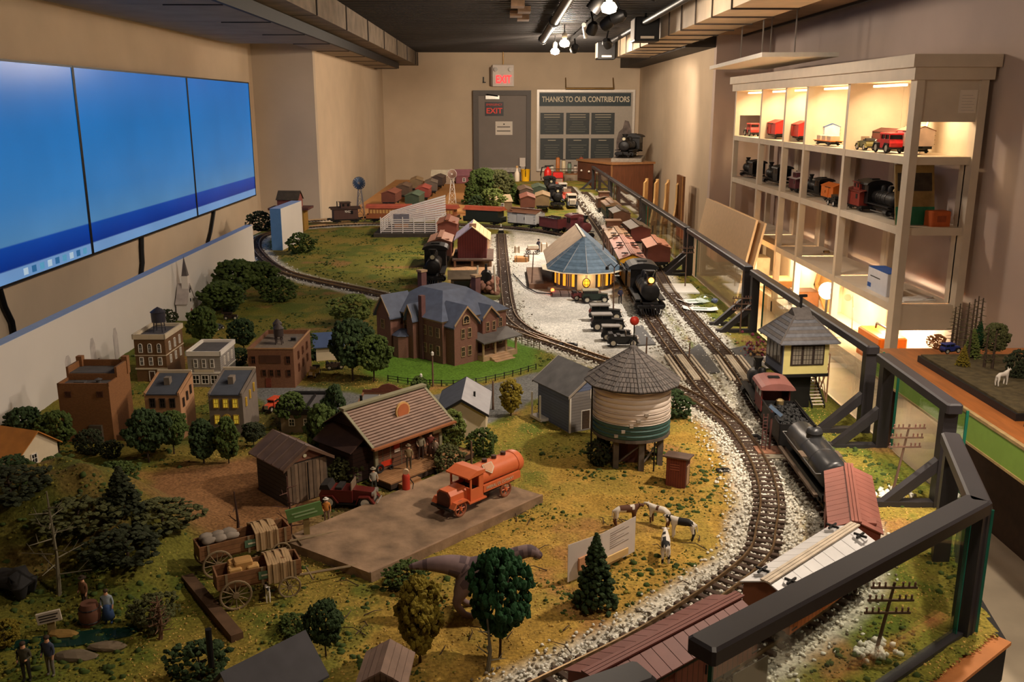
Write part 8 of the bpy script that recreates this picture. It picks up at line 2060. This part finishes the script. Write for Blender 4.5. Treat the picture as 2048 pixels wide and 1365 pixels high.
# ================================================================== SHELF OBJECTS
def shelf(o,px,k,rz=PI / 2,sc=1.0,x=2.72):
 p = GX(px[0],px[1],x); o.location = (x,p.y,shelf_z(k) - RZ * (sc if isinstance(sc,(int,float)) else sc[2])); o.rotation_euler = (0,0,rz); o.scale = (sc,) * 3 if isinstance(sc,(int,float)) else sc; return o
def bc_(lab,c,r,**kw): return boxcar(lab,.40,body=plain('sh_%d_%d_%d' % c,c),roof=plain('shr_%d_%d_%d' % r,r),fine=False,walk=False,**kw)
shelf(bc_('plain red boxcar in the second lit compartment',(196,40,36),(190,50,44)),(1552,275),3,sc=(1,1.2,1.3)); shelf(bc_('red boxcar in the narrow middle lit compartment',(200,48,40),(200,60,50)),(1597,280),3,sc=(1,1.2,1.3)); shelf(bc_('white and blue boxcar in the fourth lit compartment',(214,216,224),(50,90,160)),(1650,280),3,sc=(.8,1.1,1.2),x=2.8); shelf(flatcar('orange flat car in front of the white and blue boxcar',.4,deck=plain('orange_deck',(220,120,30)),load=cream),(1655,290),3,x=2.66); shelf(bc_('long maroon boxcar at the back of the nearest lit compartment',(112,48,40),(96,44,38)),(1765,300),3,sc=(1.6,1,1.1),x=2.84)
shelf(bc_('white sided boxcar with brown ends in the near lit end',(226,206,196),(150,104,76)),(1828,305),3,sc=(.62,1.2,1.3),x=2.78)
t = motorcar('bright red toy car at the front of the nearest lit compartment',(0,0,0),0,.3,mat('toy_red',(214,34,40),.3),None,False); shelf(t,(1775,302),3,PI / 2,1,2.66); t.location.z = shelf_z(3); t = motorcar('olive toy wagon beside the red toy car',(0,0,0),0,.22,mat('toy_olive',(110,104,56),.5),None,True); shelf(t,(1730,300),3,PI / 2,1,2.66); t.location.z = shelf_z(3)
t = motorcar('small red toy truck in the farthest lit compartment',(0,0,0),0,.3,mat('toy_red2',(210,60,56),.4),None,False); shelf(t,(1503,270),3,PI / 2,1,2.7); t.location.z = shelf_z(3)
for (px,lab,sc,k) in (((1503,352),'black engine on the second shelf, farthest compartment',1.3,1),((1551,362),'black engine on the second shelf, second compartment',1.3,1),((1632,388),'dark grey engine beside the orange car on the second shelf',1.1,1),((1770,418),'long black engine on the second shelf nearest the camera',1.5,1)): shelf(loco(lab,.42,fine=False),px,2,PI / 2 * (1 if px[0] < 1700 else -1),sc,2.74 if px[0] < 1700 else 2.76)
shelf(bc_('orange boxcar on the second shelf',(224,116,24),(214,110,30)),(1668,385),2,sc=(.7,1,1.1)); shelf(caboose('red caboose on the second shelf in front of the lavender card',.26,body=plain('cab_red',(140,52,40)),roof=plain('cab_redroof',(120,50,40))),(1725,392),2,sc=1.3); shelf(caboose('maroon caboose on the second shelf, narrow compartment',.24,body=plain('cab_mar',(100,48,56)),roof=plain('cab_marroof',(190,176,176))),(1597,375),2,sc=1.1)
t = motorcar('black toy car with white wheels on the second shelf edge',(0,0,0),0,.2,cg,None,True,wheelm=white); shelf(t,(1670,400),2,PI / 2,1,2.63); t.location.z = shelf_z(2)
def card(lab,x,y,z,w,h,m_,name='card',lean=.25,rz=PI / 2,th=.006,cat='card',face=None):
 t = thing(name,lab,cat,(x,y,z),rz); M = Matrix.Rotation(-lean,4,'X'); MB().bx(-w / 2,w / 2,0,th,0,h,M).build('sheet',m_,t)
 for (x0,x1,z0,z1,fm) in (face or [(-.35,.35,.2,.22,ink),(-.35,.3,.3,.32,ink),(-.3,.3,.4,.42,ink)]): MB().bx(x0 * w,x1 * w,-.001,0,z0 * h,z1 * h,M).build('print',fm,t)
 return t
RZF = -PI / 2
card('white leaflet standing among the red toys in the nearest lit compartment',2.86,6.5,shelf_z(3),.2,.32,mat('paper_bright',(214,208,198),.8,var=.02),'leaflet',.2,RZF,face=[(-.35,.35,.6,.85,mat('print_sepia',(196,170,140),.8,var=.3)),(-.3,.3,.4,.42,ink),(-.3,.2,.3,.32,ink)])
card('lavender card with a dark engine picture on the second shelf',2.92,6.6,shelf_z(2),.36,.30,mat('card_lavender',(150,140,190),.7,var=.05),'card',.15,RZF,face=[(-.02,.45,.02,.55,mat('print_dark',(52,48,64),.7,var=.3))])
card('framed sepia and green print leaning inside the bookcase end',2.74,6.08,shelf_z(2),.26,.40,mat('frame_print',(150,124,76),.6,var=.15),'framed_print',.25,.0,.012,'picture',[(-.44,.44,.56,.86,mat('print_dark2',(60,52,44),.7,var=.4)),(-.5,.5,.0,.3,mat('print_green2',(40,120,84),.6))])
t = thing('orange_box','small orange box at the near end of the second shelf','box',(2.86,6.03,shelf_z(2)),.1); MB().bevbox((0,0,.05),(.13,.1,.1),.006).build('box',mat('box_orange',(190,92,40),.5,var=.1),t); MB().bx(-.03,.03,-.052,-.05,.03,.07).build('label_patch',mat('box_orange2',(150,70,34),.5),t)
t = thing('mask_box','white and blue cardboard box on the third shelf','box',(2.70,6.36,shelf_z(1)),0); MB().bevbox((0,0,.08),(.12,.34,.16),.004).build('box',mat('box_white',(216,218,228),.6,var=.03),t); MB().bx(-.06,.06,-.17,.17,.16,.162).build('blue_top',mat('box_blue',(40,90,170),.5),t)
MB().bx(-.0615,-.06,.1,.16,.02,.05).build('blue_print',mat('box_blue',(40,90,170)),t); MB().bx(-.0615,-.06,-.05,.12,.1,.106).build('text_line',ink,t)
t = thing('paper_stack','white papers lying beside the mask box','paper',(2.82,6.12,shelf_z(1)),.2); MB().bx(-.14,.1,-.07,.07,0,.006).build('sheet',mat('paper_white',(228,224,218)),t); MB().rbox((.05,.02,.008),(.16,.1,.003),.5).build('sheet',mat('paper_white',(228,224,218)),t)
t = thing('toolbox','orange toolbox with black handle on the lowest shelf','toolbox',(2.74,6.42,shelf_z(0)),0); MB().bevbox((0,0,.1),(.2,.40,.2),.01).build('case',mat('case_orange',(232,120,24),.45,var=.05),t); MB().bx(-.106,-.1,-.03,.03,.07,.13).build('latch',iron,t); MB().tube([(0,-.12,.2),(0,-.11,.24),(0,.11,.24),(0,.12,.2)],.008,6).build('handle',iron,t)
p = GX(1650,582,2.70); t = thing('work_lamp','round glowing work lamp in the lower bookcase','lamp',(2.72,p.y,shelf_z(0))); hz_ = p.z - shelf_z(0); MB().lathe([(.06,0),(.06,.012),(.01,.016),(.01,hz_ - .07)],16).build('stand',iron,t); MB().ico((0,0,hz_),.07,3).build('globe',mat('globe_glow',(255,236,200),.4,var=0,emit=30,ecol=(255,214,150)),t,'all')
lamp('POINT','lower_shelf_light',(2.63,p.y - .02,p.z),13,(1,.76,.46),.06); lamp('POINT','lower_shelf_light',(2.80,9.0,-.3),7,(1,.76,.46),.05); lamp('POINT','lower_shelf_light',(2.82,6.5,.0 - .3),9,(1,.8,.55),.05)  # first sits at the work lamp; the other two have no fitting
p = GX(1700,590,2.8); t = thing('desk_lamp','thin gooseneck desk lamp above the toolbox','lamp',(2.84,p.y,shelf_z(0))); MB().lathe([(.05,0),(.05,.015),(.008,.02)],14).build('base',steel,t); MB().tube([(0,0,.015),(0,.02,.2),(-.02,.0,.3),(-.07,-.06,.31)],.007,6).build('neck',steel,t,True); MB().cyl((-.09,-.09,.30),(-.06,-.05,.31),.03,.012,12).build('shade',steel,t)
p = GX(1635,575,2.82); t = thing('tilted_frame','wooden tray frame leaning in the lower bookcase','frame',(2.93,p.y + .15,shelf_z(0) + .06),.0); fm_ = mat('tray_wood',(206,168,110),.6,var=.12)
for (y0,y1,z0,z1) in ((-.22,.22,0,.03),(-.22,.22,.37,.4),(-.22,-.19,0,.4),(.19,.22,0,.4)): MB().bx(-.03,.02,y0,y1,z0,z1,Matrix.Rotation(.5,4,'X')).build('rail',fm_,t)
MB().bx(.0,.01,-.19,.19,.03,.37,Matrix.Rotation(.5,4,'X')).build('panel',fm_,t)
for k,(y,w,h,lab) in enumerate(((8.3,.22,.14,'brown radio on the lowest shelf'),(9.0,.3,.12,'flat wooden box on the lowest shelf'),(9.9,.26,.2,'pale box on the lowest shelf at the far end'))): t = thing('storage_box',lab,'box',(2.78,y,shelf_z(0))); MB().bevbox((0,0,h / 2),(.22,w,h),.008).build('box',plain('store%d' % k,((130,84,50),(170,124,74),(206,190,160))[k]),t); MB().bx(-.116,-.11,-w * .3,w * .3,h * .3,h * .7).build('front_panel',plain('storef%d' % k,((84,60,44),(150,104,60),(150,130,104))[k]),t)
# engine on the drawer cabinet
c_ = bpy.data.objects['drawer_cabinet'].location; t = loco('large black engine on a grey plinth on the drawer cabinet',.42); t.location = (c_.x,c_.y + .55,c_.z + H_ + .085 - RZ * 2.1); t.rotation_euler = (0,0,-PI / 2 - .35); t.scale = (2.1,2.4,2.1)
t = thing('plinth','grey plinth under the large engine on the drawer cabinet','plinth',(c_.x,c_.y + .55,c_.z + H_ + .0305),-.2); MB().bevbox((0,0,.025),(.46,.95,.05),.008).build('base',mat('plinth_grey',(140,130,116),.6),t); MB().bx(-.2,.2,-.44,.44,.05,.054).build('felt',mat('felt',(90,80,72),.9),t)
# ================================================================== DIORAMA ON THE COUNTER
dm = mat('diorama_ground',(84,72,46),.95,var=.35,scale=30,bump=.5)
def base(lab,x0,x1,y0,y1): t = thing('diorama_base',lab,'diorama',(x0,y0,ZC)); MB().bx(0,x1 - x0,0,y1 - y0,0,.03).build('board',mat('table_black',(28,26,26)),t); MB().bx(.01,x1 - x0 - .01,.01,y1 - y0 - .01,.03,.038).build('ground',dm,t); return t
base('larger forest diorama base on the wooden counter',2.02,2.95,3.42,4.3); base('nearer diorama base with the white goat',2.02,2.95,2.3,3.36)
dz = ZC + .037
for k,(px,py,h) in enumerate(((1903,692,.20),(1911,694,.22),(1927,706,.25),(1936,718,.29),(1945,700,.27),(1954,700,.26),(1968,735,.19),(1984,738,.18))):
 x,y,_ = G(px,py,dz)
 t = thing('pole_pine','tall sparse pole pine, number %s from the left on the counter diorama' % ('one','two','three','four','five','six','seven','eight')[k],'tree',(x,y,dz),k); MB().tube([(0,0,0),(0,0,h)],.007,6,.003).build('trunk',bark,t); b = MB()
 for j in range(26): a = j * 2.4; z = h * (.15 + .85 * j / 26); l = .035 * (1.2 - j / 30); b.cyl((0,0,z),(l * math.cos(a),l * math.sin(a),z - .003),.0022,.001,4)
 b.build('branches',mat('pine_twig',(92,84,50),.9,var=.2),t)
for (lab,px,py,top,w,kd,c) in (('dark green pine in the middle of the counter diorama',1955,700,636,30,'conifer','deep'),('yellow green pine at the front of the counter diorama',1925,732,690,30,'conifer','olive'),('bushy yellow green pine beside the dark green one',1942,715,655,40,'conifer','pale'),('rust coloured shrub at the left of the counter diorama',1874,698,664,34,'bush','rust'),('grey green tree at the right of the counter diorama',1985,720,645,50,'round','grey'),('dark bush at the right edge of the nearer diorama',2035,755,690,50,'bush','black')): tree(lab,(px,py),top,w,kd,c,z=dz)
t = motorcar('small blue model car under the diorama pines',tuple(G(1900,706,dz)),.3,.11,mat('toy_blue',(50,60,130),.4),None,False,detail=False)
quadruped('goat','white goat figure on the nearer counter diorama','goat',tuple(G(2002,772,dz)),2.0,.06,[cw,cw],lambda x,y,z: 0,neck=.3,headup=.3,horns=True,body=.19)
t = thing('name_plate','pale green name plate on the edge of the diorama base','plate',(2.018,3.2,ZC + .001),0); MB().bx(-.006,0,-.16,.06,0,.04).build('plate',mat('plate_teal',(110,160,130),.5),t); MB().bx(-.007,-.006,-.13,.03,.016,.022).build('text_line',cream,t)

# clutter below the barn and beside the signal tower
t = gable('weathered open shed in front of the barn platform',tuple(G(902,588)[:2]),.15,.18,.05,.10,.13,mat('shed_weather',(92,78,60),.9,var=.25),mat('shed_weather_roof',(116,100,80),.9,var=.2),'open_shed',axis='x',over=.02); MB().bx(.02,.13,-.003,0,0,.08).build('opening',mat('window_dark',(28,28,30)),t)
p = G(962,600); t = thing('mine_diorama','small diorama of rusty rocks and an old machine below the barn','diorama',(p.x - .08,p.y,0)); MB().bx(0,.2,0,.3,-.002,.02).build('base',mat('diorama_green',(110,108,60),.9,var=.2),t)
rk = np.stack([RNG.uniform(.02,.18,160),RNG.uniform(.06,.28,160),RNG.uniform(.02,.09,160)],1); tag(scatter_mesh('rocks',rk,RNG.uniform(.012,.026,160),mat('rock_rust',(150,106,86),.9,var=.35),1,parent=t),kind='stuff')
MB().cyl((.11,.1,.12),(.11,.2,.12),.035,n=16).build('boiler',iron,t,50); MB().cyl((.11,.13,.15),(.11,.13,.20),.008,n=8).build('stack',iron,t)
for s in (-1,1): MB().cyl((.11 + s * .06,.05,.02),(.11 + s * .05,.08,.2),.006,n=6).build('pole',cream,t)
p = G(1512,712); t = thing('dried_flowers','bundle of purple and brown dried flowers left of the signal tower','flowers',(p.x,p.y,0)); fl_ = np.stack([RNG.normal(0,.028,130),RNG.normal(0,.05,130),np.abs(RNG.normal(.03,.022,130))],1)
tag(scatter_mesh('blossoms',fl_[:70],RNG.uniform(.004,.009,70),mat('flower_purple',(120,50,70),.8,var=.4,scale=80),1,parent=t),kind='stuff'); tag(scatter_mesh('dry_leaves',fl_[70:],RNG.uniform(.005,.01,60),mat('flower_tan',(150,116,74),.8,var=.3),1,parent=t),kind='stuff')
p = G(1545,735); t = thing('clear_tray','white framed clear plastic tray beside the dried flowers','tray',(p.x,p.y + .02,.01),.15); MB().bx(-.05,.05,-.06,.06,.012,.016).build('film',glass('tray_film',(.9,.93,.97),.5,.1),t)
for q in ((-.055,-.05,-.065,.065),(.05,.055,-.065,.065)): MB().bx(*q,.0,.02).build('side',white,t)
for q in ((-.05,.05,-.065,-.06),(-.05,.05,.06,.065)): MB().bx(*q,.0,.02).build('side',white,t)
